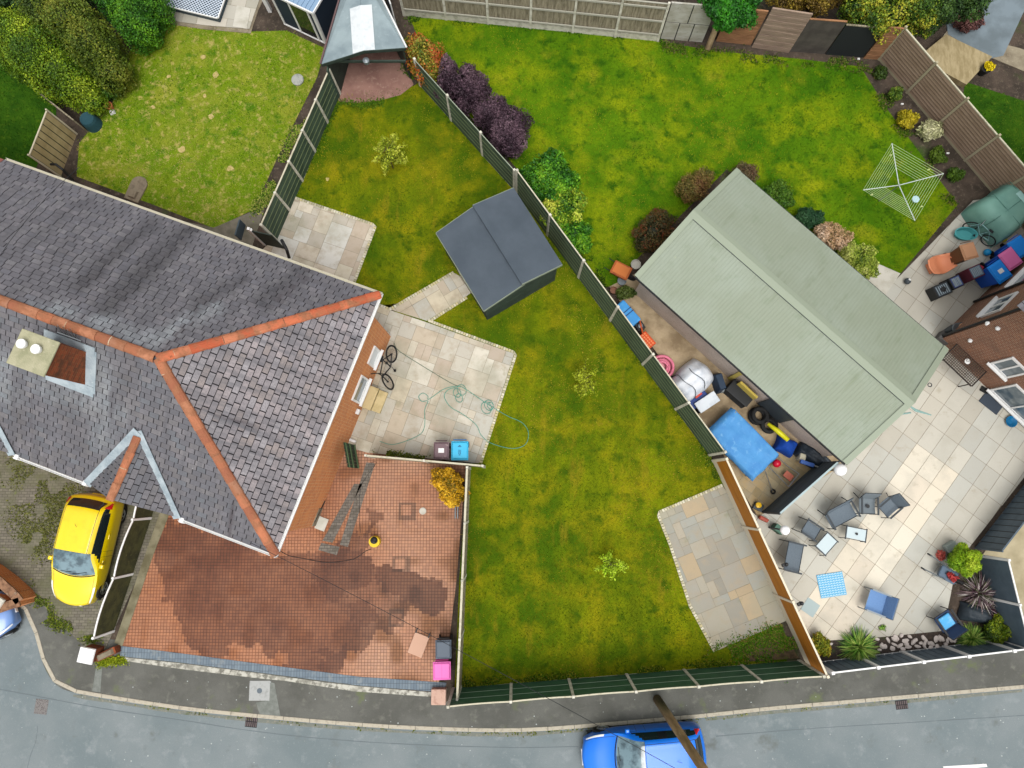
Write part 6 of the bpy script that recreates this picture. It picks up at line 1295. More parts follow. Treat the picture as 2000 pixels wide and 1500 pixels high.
MB().lathe([(.1, 0), (.15, .22), (.16, .25), (.13, .25), (.02, .05)], 14).build('pot', mat('orange_pot', c(214, 130, 80)), t); MB().box(-.12, .1, -.28, -.12, 0, .12, tx=.03, ty=.02).build('shard', M_white, t)
t = thing('soil_pipe', 'black bent pipe poking out from the slate eave by the left lawn', 'pipe', tuple(at(146, 346)), 0); MB().tube([(-.35, .1, .9), (-.1, .05, 1.0), (.1, -.1, .9), (.2, -.3, .4)], .05, 8).build('pipe', M_black, t)
t = thing('soil_pipe', 'short black elbow pipe above the upper slab patio', 'pipe', tuple(at(585, 508)), 0); MB().tube([(-.2, .25, 1.5), (-.1, .1, 1.6), (0, -.1, 1.5), (0, -.3, 1.2)], .06, 8).build('pipe', M_black, t)
t = thing('garden_gate', 'dark green open gate with pale posts at the end of the green fence', 'gate', tuple(at(520, 478)), pxang(520, 478, 45, 10))
MB().box(0, .75, -.02, .02, .05, 1.5).build('boards', M_green2, t); MB().box(-.1, -.01, -.05, .05, 0, 1.7).build('post', M_white, t); MB().box(-.55, -.5, -.3, .3, 1.0, 1.55).build('grey_box', mat('slate_grey_box', c(70, 84, 92)), t); MB().lathe([(.05, 1.56), (.06, 1.6), (.02, 1.62)], 10).build('lamp', M_white, t)
t = thing('lattice_panel', 'white criss cross lattice panel lying at the top left edge', 'lattice', tuple(at(388, 6)), pxang(388, 6, 100, 24)); mb = MB(); Lx, Ly = 1.15, .62
for k in range(-16, 17):
    for s in (1, -1):
        q = []
        a_, b_ = Vector((k * .13 - s * Ly, -Ly)), Vector((k * .13 + s * Ly, Ly)); d_ = b_ - a_; ts = [0, 1]
        lo, hi = 0, 1
        if abs(d_.x) > 1e-6:
            t1, t2 = sorted(((-Lx - a_.x) / d_.x, (Lx - a_.x) / d_.x)); lo, hi = max(lo, t1), min(hi, t2)
        if hi - lo > .05: A2, B2 = a_ + d_ * lo, a_ + d_ * hi; mb.tube([(A2.x, A2.y, .33 + .01 * s), (B2.x, B2.y, .33 + .01 * s)], .016, 4)
mb.build('lattice', mat('lattice_white', c(214, 226, 240)), t); mb = MB()
for x0, x1, y0, y1 in ((-Lx, Lx, -Ly - .04, -Ly), (-Lx, Lx, Ly, Ly + .04), (-Lx - .04, -Lx, -Ly, Ly), (Lx, Lx + .04, -Ly, Ly)): mb.box(x0, x1, y0, y1, .3, .36)
mb.build('border', M_white, t); MB().box(-Lx, Lx, -Ly, Ly, 0, .26).build('dark_tank', mat('dark_pond', c(30, 60, 74), rough=.2), t)
t = thing('white_post', 'short white post beside the summer house at the top', 'post', tuple(at(528, 22))); MB().box(-.07, .07, -.07, .07, 0, .9).build('shaft', M_white, t)
# logs and other
t = thing('leaning_log', 'thick pale weathered log leaning on the patched fence under the tree', 'log', tuple(at(1382, 96)), 0); MB().tube([(0, 0, 0), (.18, .5, .75), (.3, .8, 1.5)], [.12, .11, .1], 12).build('log', mat('log_wood', c(186, 160, 124), layers=[(5, c(140, 116, 88), .45, .65, 5)], bump=(20, .6)), t, smooth=True)
t = thing('yellow_flower_pot', 'black pot of yellow flowers on the wall by the side path', 'flower pot', tuple(at(1928, 132, .4))[:2] + (.04,)); MB().lathe([(.14, 0), (.2, .34), (.02, .34)], 16).build('pot', M_black, t)
cloud(t, 'flowers', [(.05, .03, .42, .16, .16, .12)], 500, .06, [c(190, 170, 10), c(250, 226, 20)], seed=77)
for lab, px, py in (('small white tag in the bed by the corner post', 1676, 116), ('small white tag between the green and golden shrubs', 1761, 204), ('small white tag beside the olive shrub near the airer', 1850, 300), ('small white tag above the shrub nearest the teal cover', 1870, 332)):
    o = MB().box(-.05, .05, -.03, .03, 0, .06).build('plant_tag', M_white, loc=tuple(at(px, py)) , bev=.01); tag(o, lab, 'plant tag', 'white tags in the bed')
# storage yard -------------------------------------------------------------
def yb(label, name, cat, px, py, z, dx, dy, L_, w_, h, m_, bev=.02, z0=.04, tx=0, ty=0, part='body', group=None):
    p = at(px, py, z); t = thing(name, label, cat, (p.x, p.y, z0), pxang(px, py, dx, dy), group); MB().box(-L_ / 2, L_ / 2, -w_ / 2, w_ / 2, 0, h, tx=tx, ty=ty).build(part, m_, t, bev=bev); return t
tb = paint('tote_blue', 64, 156, 226, layers=[(4, c(90, 176, 236), .5, .7, 4)])
t = yb('bright blue plastic tank with two dark bands behind the fence', 'plastic_tank', 'tank', 1226, 612, .5, 36, 40, .98, .46, .5, tb, bev=.05)
for x in (-.12, .02): MB().box(x, x + .035, -.24, .24, -.0, .512).build('band', paint('navy_band', 20, 70, 130), t)
t = yb('orange and black garden machine between the blue tank and orange crate', 'garden_machine', 'machine', 1251, 636, .4, -20, 12, .3, .3, .3, M_black)
MB().tube([(-.1, -.25, .35), (.0, 0, .42), (.1, .3, .4)], .03, 6).build('handle', mat('machine_orange', c(206, 90, 40)), t); MB().lathe([(.09, .3), (.09, .38), (.02, .4)], 12).build('motor', M_grey, t)
om = paint('crate_orange', 226, 84, 28)
t = yb('orange slotted plastic crate next to the pink rings', 'orange_crate', 'crate', 1264, 664, .4, 30, 34, .6, .36, .36, om)
mb = MB()
for i in range(6):
    for j in range(3): mb.box(-.26 + i * .09, -.26 + i * .09 + .06, -.14 + j * .1, -.14 + j * .1 + .05, .361, .372)
mb.build('slots', paint('pale_orange', 250, 150, 90), t)
p = at(1294, 716, .3); t = thing('paddling_pool', 'stack of pink inflatable rings partly hidden by the fence', 'inflatable pool', (p.x, p.y, .04)); pk = paint('candy_pink', 236, 130, 156)
for r_, z in ((.42, .08), (.4, .22), (.28, .12), (.2, .18)): MB().torus(r_, .055, z).build('ring', pk, t, smooth=True)
MB().lathe([(.4, .02), (.4, .05), (.02, .05)], 24).build('base', paint('pale_pink', 240, 160, 170), t)
def cover(mb, L_, w_, h, p_=5, n=20, amp=.04, seed=1, zs=1):
    g = np.random.default_rng(seed); ph = g.uniform(0, 6, 6); vs = []
    for i in range(n + 1):
        for j in range(n + 1):
            u = -1 + 2 * i / n; v = -1 + 2 * j / n; uu = np.sign(u) * abs(u) ** .6; vv = np.sign(v) * abs(v) ** .6
            e = max(0, 1 - abs(uu) ** p_) ** (1 / 2.2) * max(0, 1 - abs(vv) ** p_) ** (1 / 2.2)
            z = h * e + amp * e * (math.sin(5 * uu + ph[0] + 2 * vv) + .7 * math.sin(9 * vv + ph[1] + 3 * uu) + .4 * math.sin(14 * uu + ph[2]))
            bulge = 1 + .05 * math.sin(3 * vv + ph[3]); vs.append((uu * L_ / 2 * bulge, vv * w_ / 2 * (1 + .06 * math.sin(4 * uu + ph[4])), max(z, 0)))
    fs = [(i * (n + 1) + j, (i + 1) * (n + 1) + j, (i + 1) * (n + 1) + j + 1, i * (n + 1) + j + 1) for i in range(n) for j in range(n)]
    mb.add(vs, fs); return mb
p = at(1350, 745, .6); t = thing('covered_mower', 'white tarpaulin covered mound tied with dark cords beside the garage wall', 'covered machine', (p.x, p.y, .04), pxang(1350, 745, 60, -55))
wt = mat('white_tarp', c(236, 240, 246), rough=.45, layers=[(3, c(206, 214, 224), .45, .65, 5)], bump=(7, .7))
cover(MB(), 1.75, 1.15, .95, p_=2.6, n=28, amp=.05, seed=5).build('tarpaulin', wt, t, smooth=True)
for x in (-.25, .2): MB().tube([(x + .05 * math.sin(k), .56 * math.cos(math.pi * k / 12), .02 + 1.0 * math.sin(math.pi * k / 12) ** .7) for k in range(13)], .012, 5).build('cord', M_dgrey, t)
yb('dark navy tarpaulin heap against the garage wall beyond the white cover', 'tarpaulin', 'tarpaulin', 1408, 745, .6, 20, 60, .75, .35, .6, mat('navy_tarp', c(36, 56, 78), rough=.6, bump=(8, .8)), tx=.1, ty=.06)
t = yb('crumpled silver bag beside the black storage chest', 'silver_bag', 'bag', 1414, 756, .5, 10, 4, .3, .3, .42, mat('silver_foil', c(176, 190, 198), metal=.3, rough=.4, bump=(14, 1)), tx=.06, ty=.06, bev=.05)
t = yb('navy blue box with a red tool lying on it', 'navy_box', 'box', 1362, 780, .4, 40, -30, .8, .45, .4, paint('navy_box', 24, 60, 130)); MB().box(-.05, .25, .05, .15, .41, .47).build('red_tool', paint('red_tool', 206, 70, 50), t, bev=.02)
t = yb('flat white lid on a dark frame above the blue covered table', 'white_box', 'box', 1382, 785, .6, 45, -30, .86, .42, .08, mat('white_lid', c(224, 230, 236), layers=[(3, c(200, 208, 216), .5, .7, 4)]), z0=.5)
MB().box(-.4, .4, -.19, .19, -.46, -.005).build('frame', M_black, t)
t = yb('black plastic storage chest against the pebbledash wall', 'storage_chest', 'chest', 1446, 768, .6, 42, 36, .95, .5, .55, mat('matt_black_chest', c(44, 48, 52), layers=[(3, c(70, 74, 78), .5, .7, 3)]), tx=.02, ty=.02)
MB().box(-.48, .48, -.26, .26, .551, .6).build('lid', M_black, t, bev=.02)
p = at(1460, 763, .9); t = thing('yellow_plank', 'yellow plank leaning on the wall behind the black chest', 'plank', (p.x, p.y, .04), pxang(1460, 763, 30, 28)); MB().box(-.4, .4, -.02, .06, .5, 1.0).build('plank', mat('dull_yellow', c(214, 190, 90)), t)
p = at(1482, 812, .3); t = thing('tyre_heap', 'heap of black tyres and tubing beside the grey garage door', 'tyres', (p.x, p.y, .04), 0)
for x, y, z, r_ in ((0, 0, .1, .26), (.05, .02, .26, .25), (.42, -.3, .1, .25), (.35, -.36, .24, .22)): MB().torus(r_, .08, z, M=Matrix.Translation((x, y, 0))).build('tyre', M_rubber, t, smooth=True)
# blue covered table
tc_ = [at(1434, 793, .85), at(1527, 888, .85), at(1474, 940, .85), at(1381, 845, .85)]; ce = sum(tc_, Vector()) / 4; d_ = (tc_[1] - tc_[0]); La, Wa = d_.length, (tc_[2] - tc_[1]).length
t = thing('covered_table', 'large rectangular table under a bright blue cloth cover behind the fences', 'table', (ce.x, ce.y, .04), math.atan2(d_.y, d_.x))
n = 24; vs = []
for i in range(n + 1):
    for j in range(n + 1):
        u, v = -1 + 2 * i / n, -1 + 2 * j / n; e = max(abs(u), abs(v)); x = u * La / 2; y = v * Wa / 2; z = .8 + .012 * math.sin(5 * u + 3 * v) + .01 * math.sin(9 * v - 4 * u)
        if i in (0, n) or j in (0, n): z = .5 + .05 * math.sin(9 * u + 7 * v)
        x *= 1.01 if i in (0, n) else 1; vs.append((x, y, z))
mb = MB(); mb.add(vs, [(i * (n + 1) + j, (i + 1) * (n + 1) + j, (i + 1) * (n + 1) + j + 1, i * (n + 1) + j + 1) for i in range(n) for j in range(n)])
mb.build('cloth_cover', mat('cornflower_cloth', c(84, 156, 216), rough=.7, layers=[(2.2, c(72, 142, 206), .4, .6, 5), (5, c(122, 180, 226), .58, .75, 6)], bump=(5, .6)), t, smooth=True)
for sx in (-1, 1):
    for sy in (-1, 1): MB().tube([(sx * La * .42, sy * Wa * .42, 0), (sx * La * .42, sy * Wa * .42, .78)], .03, 6).build('leg', M_grey, t)
p = at(1528, 920, .3); t = thing('folded_trolley', 'folded silver tubular frame with wheels beside the blue covered table', 'trolley', (p.x, p.y, .045), pxang(1528, 920, 60, 50))
for y in (-.25, .25): MB().tube([(-.7, y, .5), (.0, y, .3), (.5, y * 1.2, .3)], .018, 6).build('rail', M_steel, t)
MB().tube([(.5, -.3, .3), (.5, .3, .3)], .018, 6).build('cross_bar', M_steel, t); MB().tube([(-.6, -.4, .45), (.2, -.75, .1)], .018, 6).build('rail', M_steel, t)
MB().box(.1, .42, -.12, .12, .27, .3).build('red_panel', paint('brick_red_panel', 190, 100, 76), t); MB().torus(.07, .03, .08, 14, 6, M=Matrix.Translation((.25, -.75, 0))).build('wheel', M_rubber, t)
t = thing('red_ball', 'red ball among the silver tubing at the corner of the blue table', 'ball', tuple(at(1518, 905, .5))[:2] + (.3,)); MB().lathe([(.15 * math.sin(k * math.pi / 10) + .001, .15 - .15 * math.cos(k * math.pi / 10)) for k in range(11)], 18).build('ball', paint('cherry_red', 200, 20, 50, rough=.3), t, smooth=True)
p = at(1540, 870, .5); t = thing('royal_blue_bag', 'royal blue fabric heap below the yellow roll against the garage', 'fabric bag', (p.x, p.y, .04), pxang(1540, 870, 30, 14)); cover(MB(), .72, .6, .55, p_=3, n=16, amp=.03, seed=8).build('fabric', paint('deep_royal_blue', 0, 66, 160, rough=.8), t, smooth=True)
p = at(1517, 844, .45); t = thing('yellow_roll', 'long yellow folded roll on top of the blue fabric', 'roll', (p.x, p.y, .45), pxang(1517, 844, 33, 28)); MB().tube([(-.45, 0, .1), (0, .02, .13), (.45, 0, .16)], [.06, .1, .08], 10).build('roll', paint('acid_yellow', 222, 216, 30), t, smooth=True)
t = yb('cream plastic canister among dark clutter by the garage corner', 'canister', 'canister', 1568, 893, .4, 10, 3, .22, .26, .38, mat('cream_plastic', c(206, 200, 176)), bev=.03)
t = yb('mid blue tool with a silver handle next to the globe lamp screen', 'blue_tool', 'tool', 1578, 905, .6, 30, 10, .5, .14, .14, paint('steel_blue_tool', 60, 100, 176), z0=.45); MB().tube([(.25, 0, .1), (.4, 0, .1)], .03, 8).build('handle', M_steel, t)
p = at(1592, 893, .35); t = thing('dark_tarpaulin', 'black crumpled tarpaulin heap at the garage corner behind the screen', 'tarpaulin', (p.x, p.y, .04), pxang(1590, 895, 40, 30)); cover(MB(), 1.3, .7, .5, p_=2.4, n=22, amp=.06, seed=12).build('sheet', mat('black_tarp', c(38, 48, 58), rough=.5, bump=(9, 1)), t, smooth=True)
t = yb('yellow and black power tool in a tray near the brown fence', 'power_tool', 'power tool', 1484, 990, .3, 20, 10, .34, .26, .16, M_dgrey); MB().lathe([(.1, .16), (.1, .28), (.03, .3)], 14, M=Matrix.Translation((-.06, .04, 0))).build('yellow_head', paint('tool_yellow', 240, 190, 20), t)
t = yb('rust red power tool under the corner of the grey screen', 'power_tool', 'power tool', 1494, 1014, .3, 24, 12, .34, .14, .2, paint('rust_red', 176, 76, 54), bev=.04)
t = yb('small dark green box beside the smaller globe lamp', 'green_box', 'box', 1524, 1034, .5, 18, 14, .36, .24, .4, mat('dull_green_box', c(84, 120, 104)))
# corner of garage: barrow and pots
p = at(1212, 530, .3); t = thing('wheelbarrow', 'rust orange wheelbarrow tub at the left corner of the garage', 'wheelbarrow', (p.x, p.y, .02), pxang(1212, 530, 28, 14)); mb = MB(); mb.box(-.3, .3, -.22, .22, .2, .45, tx=-.06, ty=-.05); mb.build('tub', mat('rust_tub', c(176, 94, 46), layers=[(4, c(130, 66, 36), .5, .7, 5)]), t, bev=.03)
MB().box(-.28, .28, -.2, .2, .452, .47).build('load', mat('tan_load', c(206, 120, 60)), t); MB().tube([(-.6, -.2, .45), (.3, -.18, .18)], .018, 6).build('handle', M_black, t); MB().tube([(-.6, .2, .45), (.3, .18, .18)], .018, 6).build('handle', M_black, t)
MB().torus(.15, .05, .0, 18, 6, M=Matrix.Translation((.45, 0, .18)) @ Matrix.Rotation(R(90), 4, 'X')).build('wheel', M_rubber, t)
for lab, px, py, r_, mm in (('grey stone pot just below the rust orange wheelbarrow', 1213, 552, .17, M_grey), ('brown clay pot lowest of the pots by the fence', 1197, 570, .14, mat('clay_brown', c(130, 90, 70))), ('pale slab like pot between the wheelbarrow and garage wall', 1240, 520, .19, M_lconc)):
    t = thing('plant_pot', lab, 'pot', tuple(at(px, py)), 0, 'pots by the garage corner'); MB().lathe([(r_ * .7, 0), (r_, .25), (r_ * .9, .25), (r_ * .8, .2), (.01, .2)], 16).build('pot', mm, t)
shrub('small_shrub', 'weedy green plant beside the clay pots at the garage corner', 'shrub', 1222, 572, [(0, 0, .2, .35, .25, .2)], 1800, .045, [c(50, 70, 20), c(90, 104, 40)])
# upper right clutter -------------------------------------------------------
p = at(1968, 408, .7); t = thing('covered_furniture', 'large sea green fabric cover over garden furniture at the right edge', 'covered furniture', (p.x, p.y, .04), pxang(1950, 415, 60, -45)); sg = mat('sea_green_cover', c(126, 174, 160), rough=.6, layers=[(1, c(110, 158, 146), .4, .6, 4)], bump=(5, .5))
cover(MB(), 2.1, 1.7, 1.05, p_=7, n=26, amp=.015, seed=21).build('fabric_cover', sg, t, smooth=True)
mb = MB()
for x in (-.35, .45): mb.tube([(x, -.84, .5), (x, -.76, 1.045), (x, .76, 1.05), (x, .84, .5)], .012, 5)
mb.tube([(-1.1, 0, .4), (-1.0, 0, 1.05), (1.0, 0, 1.05)], .012, 5); mb.build('seam', mat('seam_green', c(84, 132, 120)), t)
MB().box(.3, 1.0, -.55, .3, 1.07, 1.09, tx=.03, ty=.03).build('folded_flap', mat('pale_aqua', c(168, 212, 206)), t)
p = at(1886, 457, .2); t = thing('aqua_tub', 'oval aqua plastic tub on the patio beneath the child bicycle', 'tub', (p.x, p.y, .035), pxang(1886, 457, 30, 2)); M = Matrix.Scale(1.7, 4, (1, 0, 0)); MB().lathe([(.2, 0), (.24, .2), (.26, .22), (.23, .22), (.19, .04), (.01, .03)], 24, M=M).build('tub', mat('aqua_plastic', c(84, 170, 172)), t)
t = thing('blue_ball', 'small bright blue ball on the patio near the brown bin', 'ball', tuple(at(1928, 493, .15))[:2] + (.035,)); MB().lathe([(.13 * math.sin(k * math.pi / 10) + .001, .13 - .13 * math.cos(k * math.pi / 10)) for k in range(11)], 18).build('ball', paint('toy_blue', 30, 150, 206), t, smooth=True)
t = thing('yellow_toy', 'small yellow green toy on dark ground by the sea green cover', 'toy', tuple(at(1962, 468, .1))[:2] + (.035,)); MB().lathe([(.08, 0), (.1, .08), (.04, .12)], 12).build('toy', paint('toy_yellow', 206, 206, 60), t)
p = at(1835, 517, .3); t = thing('toddler_seat', 'salmon orange moulded child seat on the patio', 'child seat', (p.x, p.y, .035), pxang(1835, 517, -40, 14)); so_ = paint('salmon_plastic', 240, 154, 112, rough=.5)
mb = MB(); n = 14; vs = []
for i in range(n + 1):
    for j in range(11):
        u = i / n; v = -1 + j / 5; wd = .26 + .1 * math.sin(u * 3.1); z = .32 - .22 * math.sin(min(u * 1.5, 1) * 2.6) + .22 * u * u + .12 * v * v; vs.append((-.5 + u * 1.0, v * wd, max(z, .02)))
mb.add(vs, [(i * 11 + j, (i + 1) * 11 + j, (i + 1) * 11 + j + 1, i * 11 + j + 1) for i in range(n) for j in range(10)]); o = mb.build('seat_shell', so_, t, smooth=True); s_ = o.modifiers.new('s', 'SOLIDIFY'); s_.thickness = .03
MB().box(-.45, .35, -.2, .2, 0, .1).build('base', so_, t, bev=.03); MB().tube([(-.42, -.16, .34), (-.52, 0, .42), (-.42, .16, .34)], .03, 8).build('handle', so_, t)
def crate(label, px, py, L_, w_, h, m1, m2, seed):
    t = yb(label, 'storage_crate', 'crate', px, py, h, 32, -14, L_, w_, h, m1, bev=.015, group='crates beside the brick house'); rr = random.Random(seed); mb = MB(); mb.box(-L_ / 2 + .04, L_ / 2 - .04, -w_ / 2 + .04, w_ / 2 - .04, h + .001, h + .01); mb.build('top', m2, t)
    mb = MB()
    for k in range(6): x = -L_ / 2 + .07 + (L_ - .2) * k / 5; mb.box(x, x + .03, -w_ / 2 + .07, w_ / 2 - .07, h + .011, h + .02 + rr.uniform(0, .03))
    mb.build('ribs', mat('rib_pale', c(150, 164, 172)), t); return t
t = crate('dark box with a grey meter like top, lowest of the crate row', 1840, 566, .6, .48, .5, M_black, M_dgrey, 1)
MB().lathe([(.1, .52), (.1, .56), (.02, .57)], 14).build('dial', M_black, t)
crate('crate with a ribbed indigo top in the middle of the crate row', 1867, 551, .44, .46, .6, M_black, mat('indigo_plastic', c(70, 84, 140)), 2)
crate('grey blue topped crate nearest the blue bins', 1906, 531, .5, .46, .75, mat('dark_maroon_plastic', c(90, 34, 50)), mat('grey_blue_plastic', c(98, 118, 134)), 3)
t = yb('small red toy beside the grey blue crate', 'red_toy', 'toy', 1920, 521, .6, 10, 5, .16, .14, .5, paint('toy_red', 196, 50, 70), bev=.03)
t = thing('camera_ball', 'small black and white ball on the patio near the garage eave', 'ball', tuple(at(1771, 550, .1))[:2] + (.035,)); MB().lathe([(.12 * math.sin(k * math.pi / 10) + .001, .12 - .12 * math.cos(k * math.pi / 10)) for k in range(11)], 16).build('ball', M_dgrey, t, smooth=True); MB().lathe([(.07, .2), (.04, .235), (.01, .24)], 12, M=Matrix.Translation((.02, .02, 0))).build('white_spot', M_white, t)
# by the brick house
p = at(1868, 648, .5); t = thing('kettle_barbecue', 'grey covered barbecue with a peach coloured pan on top by the house corner', 'barbecue', (p.x, p.y, .035), pxang(1868, 648, 30, -20)); MB().box(-.3, .3, -.25, .25, 0, .7, tx=.03, ty=.03).build('body', M_dgrey, t, bev=.04); MB().lathe([(.1, .7), (.16, .78), (.14, .78), (.01, .73)], 18, M=Matrix.Translation((.1, .05, 0))).build('pan', mat('peach_pan', c(226, 176, 140)), t); MB().lathe([(.2, .7), (.22, .74), (.2, .76), (.01, .72)], 20, M=Matrix.Translation((-.05, .1, .0))).build('lid', M_grey, t)
t = yb('low dark grey box beside the covered barbecue under the garage eave', 'grey_box', 'box', 1850, 662, .3, 30, 22, .6, .35, .35, mat('weathered_grey_box', c(96, 94, 92)))
p = at(1884, 712, .74); t = thing('mesh_table', 'dark metal mesh table with a white cup beside the brick house', 'garden table', (p.x, p.y, .035), rzR); a, b = .68, .42; mb = MB()
for k in range(19): x = -a + 2 * a * k / 18; mb.box(x - .01, x + .01, -b, b, .72, .735)
for k in range(12): y = -b + 2 * b * k / 11; mb.box(-a, a, y - .01, y + .01, .7365, .748)
mb.build('mesh_top', mat('bronze_metal', c(74, 62, 54), rough=.6), t)
for x0, x1, y0, y1 in ((-a, a, -b - .03, -b), (-a, a, b, b + .03), (-a - .03, -a, -b, b), (a, a + .03, -b, b)): MB().box(x0, x1, y0, y1, .71, .75).build('edge_rail', mat('dark_bronze', c(50, 42, 38)), t)
for sx in (-1, 1):
    for sy in (-1, 1): MB().tube([(sx * a * .9, sy * b * .9, 0), (sx * a * .9, sy * b * .9, .71)], .02, 6).build('leg', mat('dark_bronze'), t)
o = thing('cup', 'white cup and saucer on the dark mesh table', 'cup', tuple(at(1889, 706, .79))[:2] + (.79,)); MB().lathe([(.06, 0), (.1, .015), (.04, .02), (.05, .09), (.04, .09), (.035, .03), (.005, .03)], 16).build('cup', M_upvc, o)
flat('door_mat', 'slate blue rectangular doormat on the patio by the brick house', 'mat', 1935, 787, 33, 26, .78, .5, mat('slate_mat', c(66, 76, 88), bump=(120, .6)), z=.035, th=.025)
t = flat('door_mat', 'small dark mat at the foot of the brick wall near the mesh table', 'mat', 1921, 762, 14, 8, .3, .2, M_rubber, z=.035, th=.03)
t = thing('blue_dish', 'round blue glazed dish on the patio near the right edge', 'dish', tuple(at(1971, 824))[:2] + (.035,)); MB().lathe([(.1, 0), (.2, .08), (.21, .1), (.18, .09), (.08, .02), (.01, .02)], 22).build('dish', paint('glazed_blue', 20, 110, 160, rough=.15), t)
t = thing('ring_drain', 'small round ring drain in the pale patio beside the garage', 'drain', tuple(at(1815, 752))[:2] + (.035,)); MB().torus(.07, .014, .004, 18, 5).build('ring', M_dgrey, t)
# right lower patio
p = at(1845, 1128, .4); t = thing('wheelbarrow', 'grey wheelbarrow with two long black gripped handles and a red load', 'wheelbarrow', (p.x + .1, p.y + .1, .035), pxang(1850, 1130, 40, 22)); mb = MB(); mb.box(-.26, .26, -.18, .18, .22, .45, tx=-.06, ty=-.05); mb.build('tub', mat('blue_grey_tub', c(84, 104, 124), rough=.4), t, bev=.04)
for s in (-1, 1):
    MB().tube([(-.95, s * .27, .6), (-.2, s * .22, .5), (.5, s * .1, .2)], .022, 6).build('handle', M_grey, t); MB().tube([(-1.02, s * .27, .61), (-.84, s * .27, .57)], .03, 8).build('grip', M_black, t); MB().tube([(-.2, s * .2, .25), (-.25, s * .22, 0)], .016, 6).build('leg', M_steel, t)
MB().torus(.16, .05, 0, 18, 6, M=Matrix.Translation((.5, 0, .2)) @ Matrix.Rotation(R(90), 4, 'X')).build('wheel', M_rubber, t); cloud(t, 'red_load', [(.1, 0, .52, .2, .12, .07)], 260, .06, [c(190, 60, 60), c(220, 110, 100)], seed=5)
t = shrub('red_flowers', 'small clump of red flowers on the patio near the lime bush', 'flowers', 1838, 1085, [(0, 0, .12, .14, .16, .1)], 420, .06, [c(214, 60, 60), c(236, 110, 96), c(230, 130, 120)], trunk=False, core=False, shell=.2)
t = yb('grey translucent box behind the red flowers', 'grey_tray', 'box', 1860, 1068, .25, 20, -12, .44, .3, .22, mat('pale_green_grey', c(164, 176, 170)), tx=.02, ty=.02)
p = at(1912, 1200, .3); t = thing('black_cover', 'black crumpled cover lying on the patio below the maroon spiky plant', 'cover', (p.x, p.y, .035), pxang(1912, 1200, 60, 12)); cover(MB(), 1.1, .62, .4, p_=2.6, n=20, amp=.03, seed=31).build('sheet', mat('black_cover_cloth', c(44, 54, 62), rough=.6, bump=(9, .8)), t, smooth=True)
t = thing('patio_weed', 'tiny green weed growing in a joint of the pale patio', 'weed', tuple(at(1722, 1226))[:2] + (.03,)); cloud(t, 'foliage', [(0, 0, .05, .12, .12, .05)], 90, .05, SG, seed=9, core=False, shell=.1)
for k, (lab, px, py, dx, dy, h) in enumerate((('small black solar lamp on the brown fence, upper of the two', 1533, 1104, 1, 0, 1.5), ('small black solar lamp on the brown fence, lower of the two', 1563, 1180, 1, 0, 1.5))):
    p = at(px, py, h); t = thing('fence_lamp', lab, 'lamp', (p.x, p.y, 0), .4, 'solar lamps on the brown fence'); MB().box(-.08, .02, -.05, .05, h - .1, h).build('bracket', M_black, t); MB().lathe([(.05, h - .14), (.07, h), (.03, h + .04)], 12, M=Matrix.Translation((.06, 0, 0))).build('lamp_head', M_black, t)
flat('square_paving_lid', 'pale blue grey square slab set in the patio by the brown fence', 'slab', 1582, 1186, 20, 14, .5, .5, mat('blue_grey_slab', c(176, 192, 192)), z=.03, th=.012)
# weeds along edges of paving, one soft mass
def weeds(label, pts, n, r_, pal, seed, z=.02):
    g = np.random.default_rng(seed); L2 = smooth_line(W(pts), 8); X = []; 
    idx = g.integers(0, len(L2) - 1, n); f = g.random(n); A2 = np.array(L2); Q = A2[idx] * (1 - f)[:, None] + A2[idx + 1] * f[:, None] + g.normal(0, r_, (n, 2)); dens = vnoise(Q[:, 0], Q[:, 1], 2.2, seed) > .45; Q = Q[dens]; n = len(Q)
    a = g.uniform(0, 6.28, n); s = g.uniform(.015, .04, n); b2 = a + 1.6; V = np.zeros((n, 3, 3)); V[:, 0, :2] = Q - np.stack([np.cos(a), np.sin(a)], 1) * s[:, None]; V[:, 1, :2] = Q + np.stack([np.cos(a), np.sin(a)], 1) * s[:, None]; V[:, 2, :2] = Q + np.stack([np.cos(b2), np.sin(b2)], 1) * s[:, None] * 1.3; V[:, :2, 2] = z + .004; V[:, 2, 2] = z + g.uniform(.01, .07, n)
    pal = np.array([p[:3] for p in pal]); cols = pal[g.integers(len(pal), size=n)] * g.uniform(.7, 1.3, (n, 1)); o = npmesh('weeds', V.reshape(-1, 3), np.arange(n * 3).reshape(-1, 3), cols, M_grass, k=3, kind='stuff'); tag(o, label, 'weeds')
WG = [c(70, 92, 24), c(104, 122, 34), c(136, 146, 50), c(96, 100, 60)]
weeds('weeds and moss in the cracks of the cobbled drive below the yellow car', [(60, 1150), (85, 1180), (105, 1215), (150, 1225), (185, 1250)], 2600, .13, WG, 1)
weeds('weeds on the pavement edge beside the white capped pier', [(195, 1292), (215, 1292), (245, 1288)], 900, .09, [c(110, 130, 20), c(160, 170, 40)], 2)
weeds('moss along the foot of the low fence behind the bins', [(735, 880), (800, 892), (900, 903), (935, 908)], 2200, .06, WG, 3, z=.035)
weeds('grass and moss against the green fence base in the middle garden', [(1140, 530), (1240, 680), (1370, 860), (1400, 940)], 5000, .1, [c(60, 96, 14), c(90, 120, 24), c(130, 140, 40)], 4)
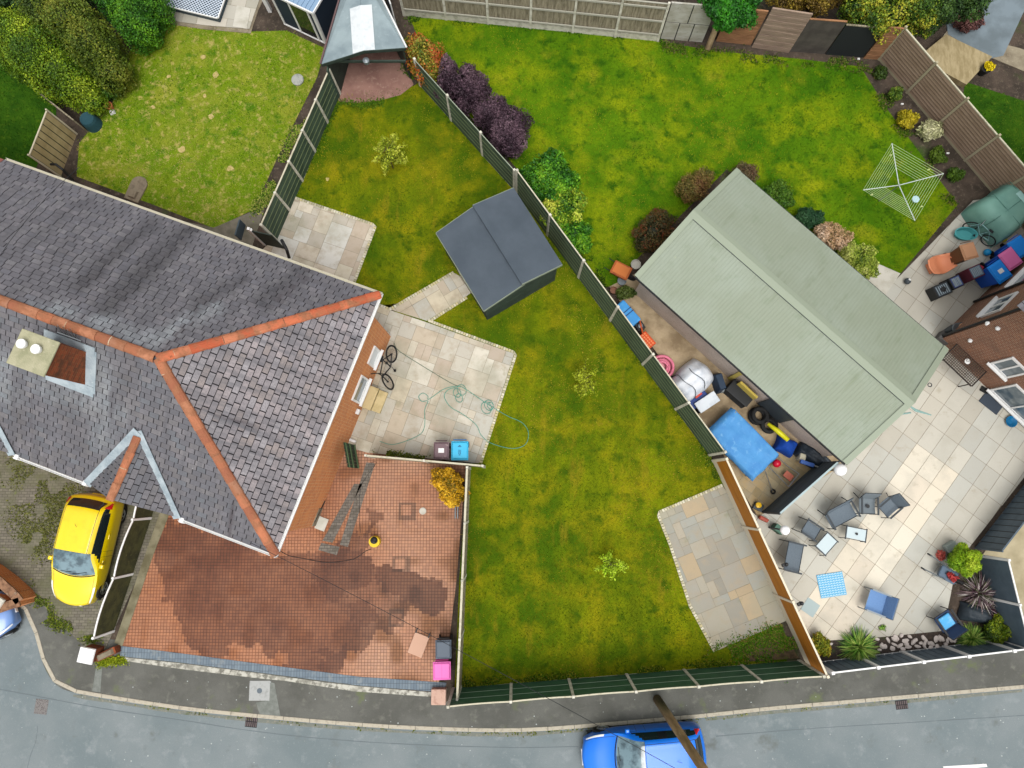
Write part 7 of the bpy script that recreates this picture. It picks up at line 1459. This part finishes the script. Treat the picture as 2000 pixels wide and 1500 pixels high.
weeds('weeds along the lower right corner of the front lawn beside the brown fence', [(1400, 1276), (1460, 1262), (1520, 1235), (1540, 1290), (1450, 1300)], 6500, .2, [c(60, 110, 14), c(96, 140, 24), c(130, 120, 60)], 5)
weeds('green weeds along the shed floor edge under the corner shed', [(650, 200), (700, 205), (745, 200), (800, 172), (790, 130)], 1600, .1, [c(60, 96, 14), c(90, 120, 24)], 6)
weeds('straggly plants at the foot of the green fence beside the straw lawn', [(628, 150), (600, 210), (565, 290), (530, 370), (500, 410)], 5200, .16, [c(60, 100, 14), c(120, 150, 40), c(170, 170, 90)], 7)
weeds('moss and grass tufts scattered over the mossy cobbled drive', [(10, 920), (80, 940), (120, 1010), (60, 1060), (150, 960), (40, 1000), (90, 1080)], 5200, .3, [c(90, 96, 50), c(116, 118, 62)], 8)

weeds('unmown grass along the foot of the grey board fence at the top', [(800, 38), (990, 42), (1150, 60), (1290, 84)], 5200, .13, [c(40, 76, 10), c(64, 100, 16), c(96, 124, 30)], 11)
weeds('weeds between the top lawn and the soil bed under the patched fence', [(1290, 90), (1400, 106), (1560, 120), (1680, 134), (1735, 215), (1792, 295), (1862, 395)], 6500, .14, [c(50, 84, 12), c(84, 112, 20), c(110, 104, 60)], 12)
weeds('longer grass against the front fence inside the lawn', [(895, 1338), (1050, 1328), (1250, 1312), (1420, 1298)], 5200, .1, [c(52, 86, 10), c(90, 118, 20), c(140, 140, 40)], 13)
weeds('longer grass at the foot of the green fence in the middle garden', [(660, 200), (625, 270), (590, 340), (570, 385)], 3000, .08, [c(52, 86, 10), c(90, 118, 20)], 14)
weeds('longer grass beneath the purple and green bushes beside the fence', [(860, 180), (940, 280), (1030, 350), (1100, 470), (1180, 560)], 6500, .2, [c(40, 70, 10), c(70, 98, 16)], 15)
weeds('tufts of grass along the road kerb', [(110, 1340), (350, 1388), (700, 1420), (1000, 1432), (1130, 1424), (1400, 1400), (1900, 1354)], 900, .05, [c(96, 110, 30), c(130, 134, 60)], 16, z=-.09)
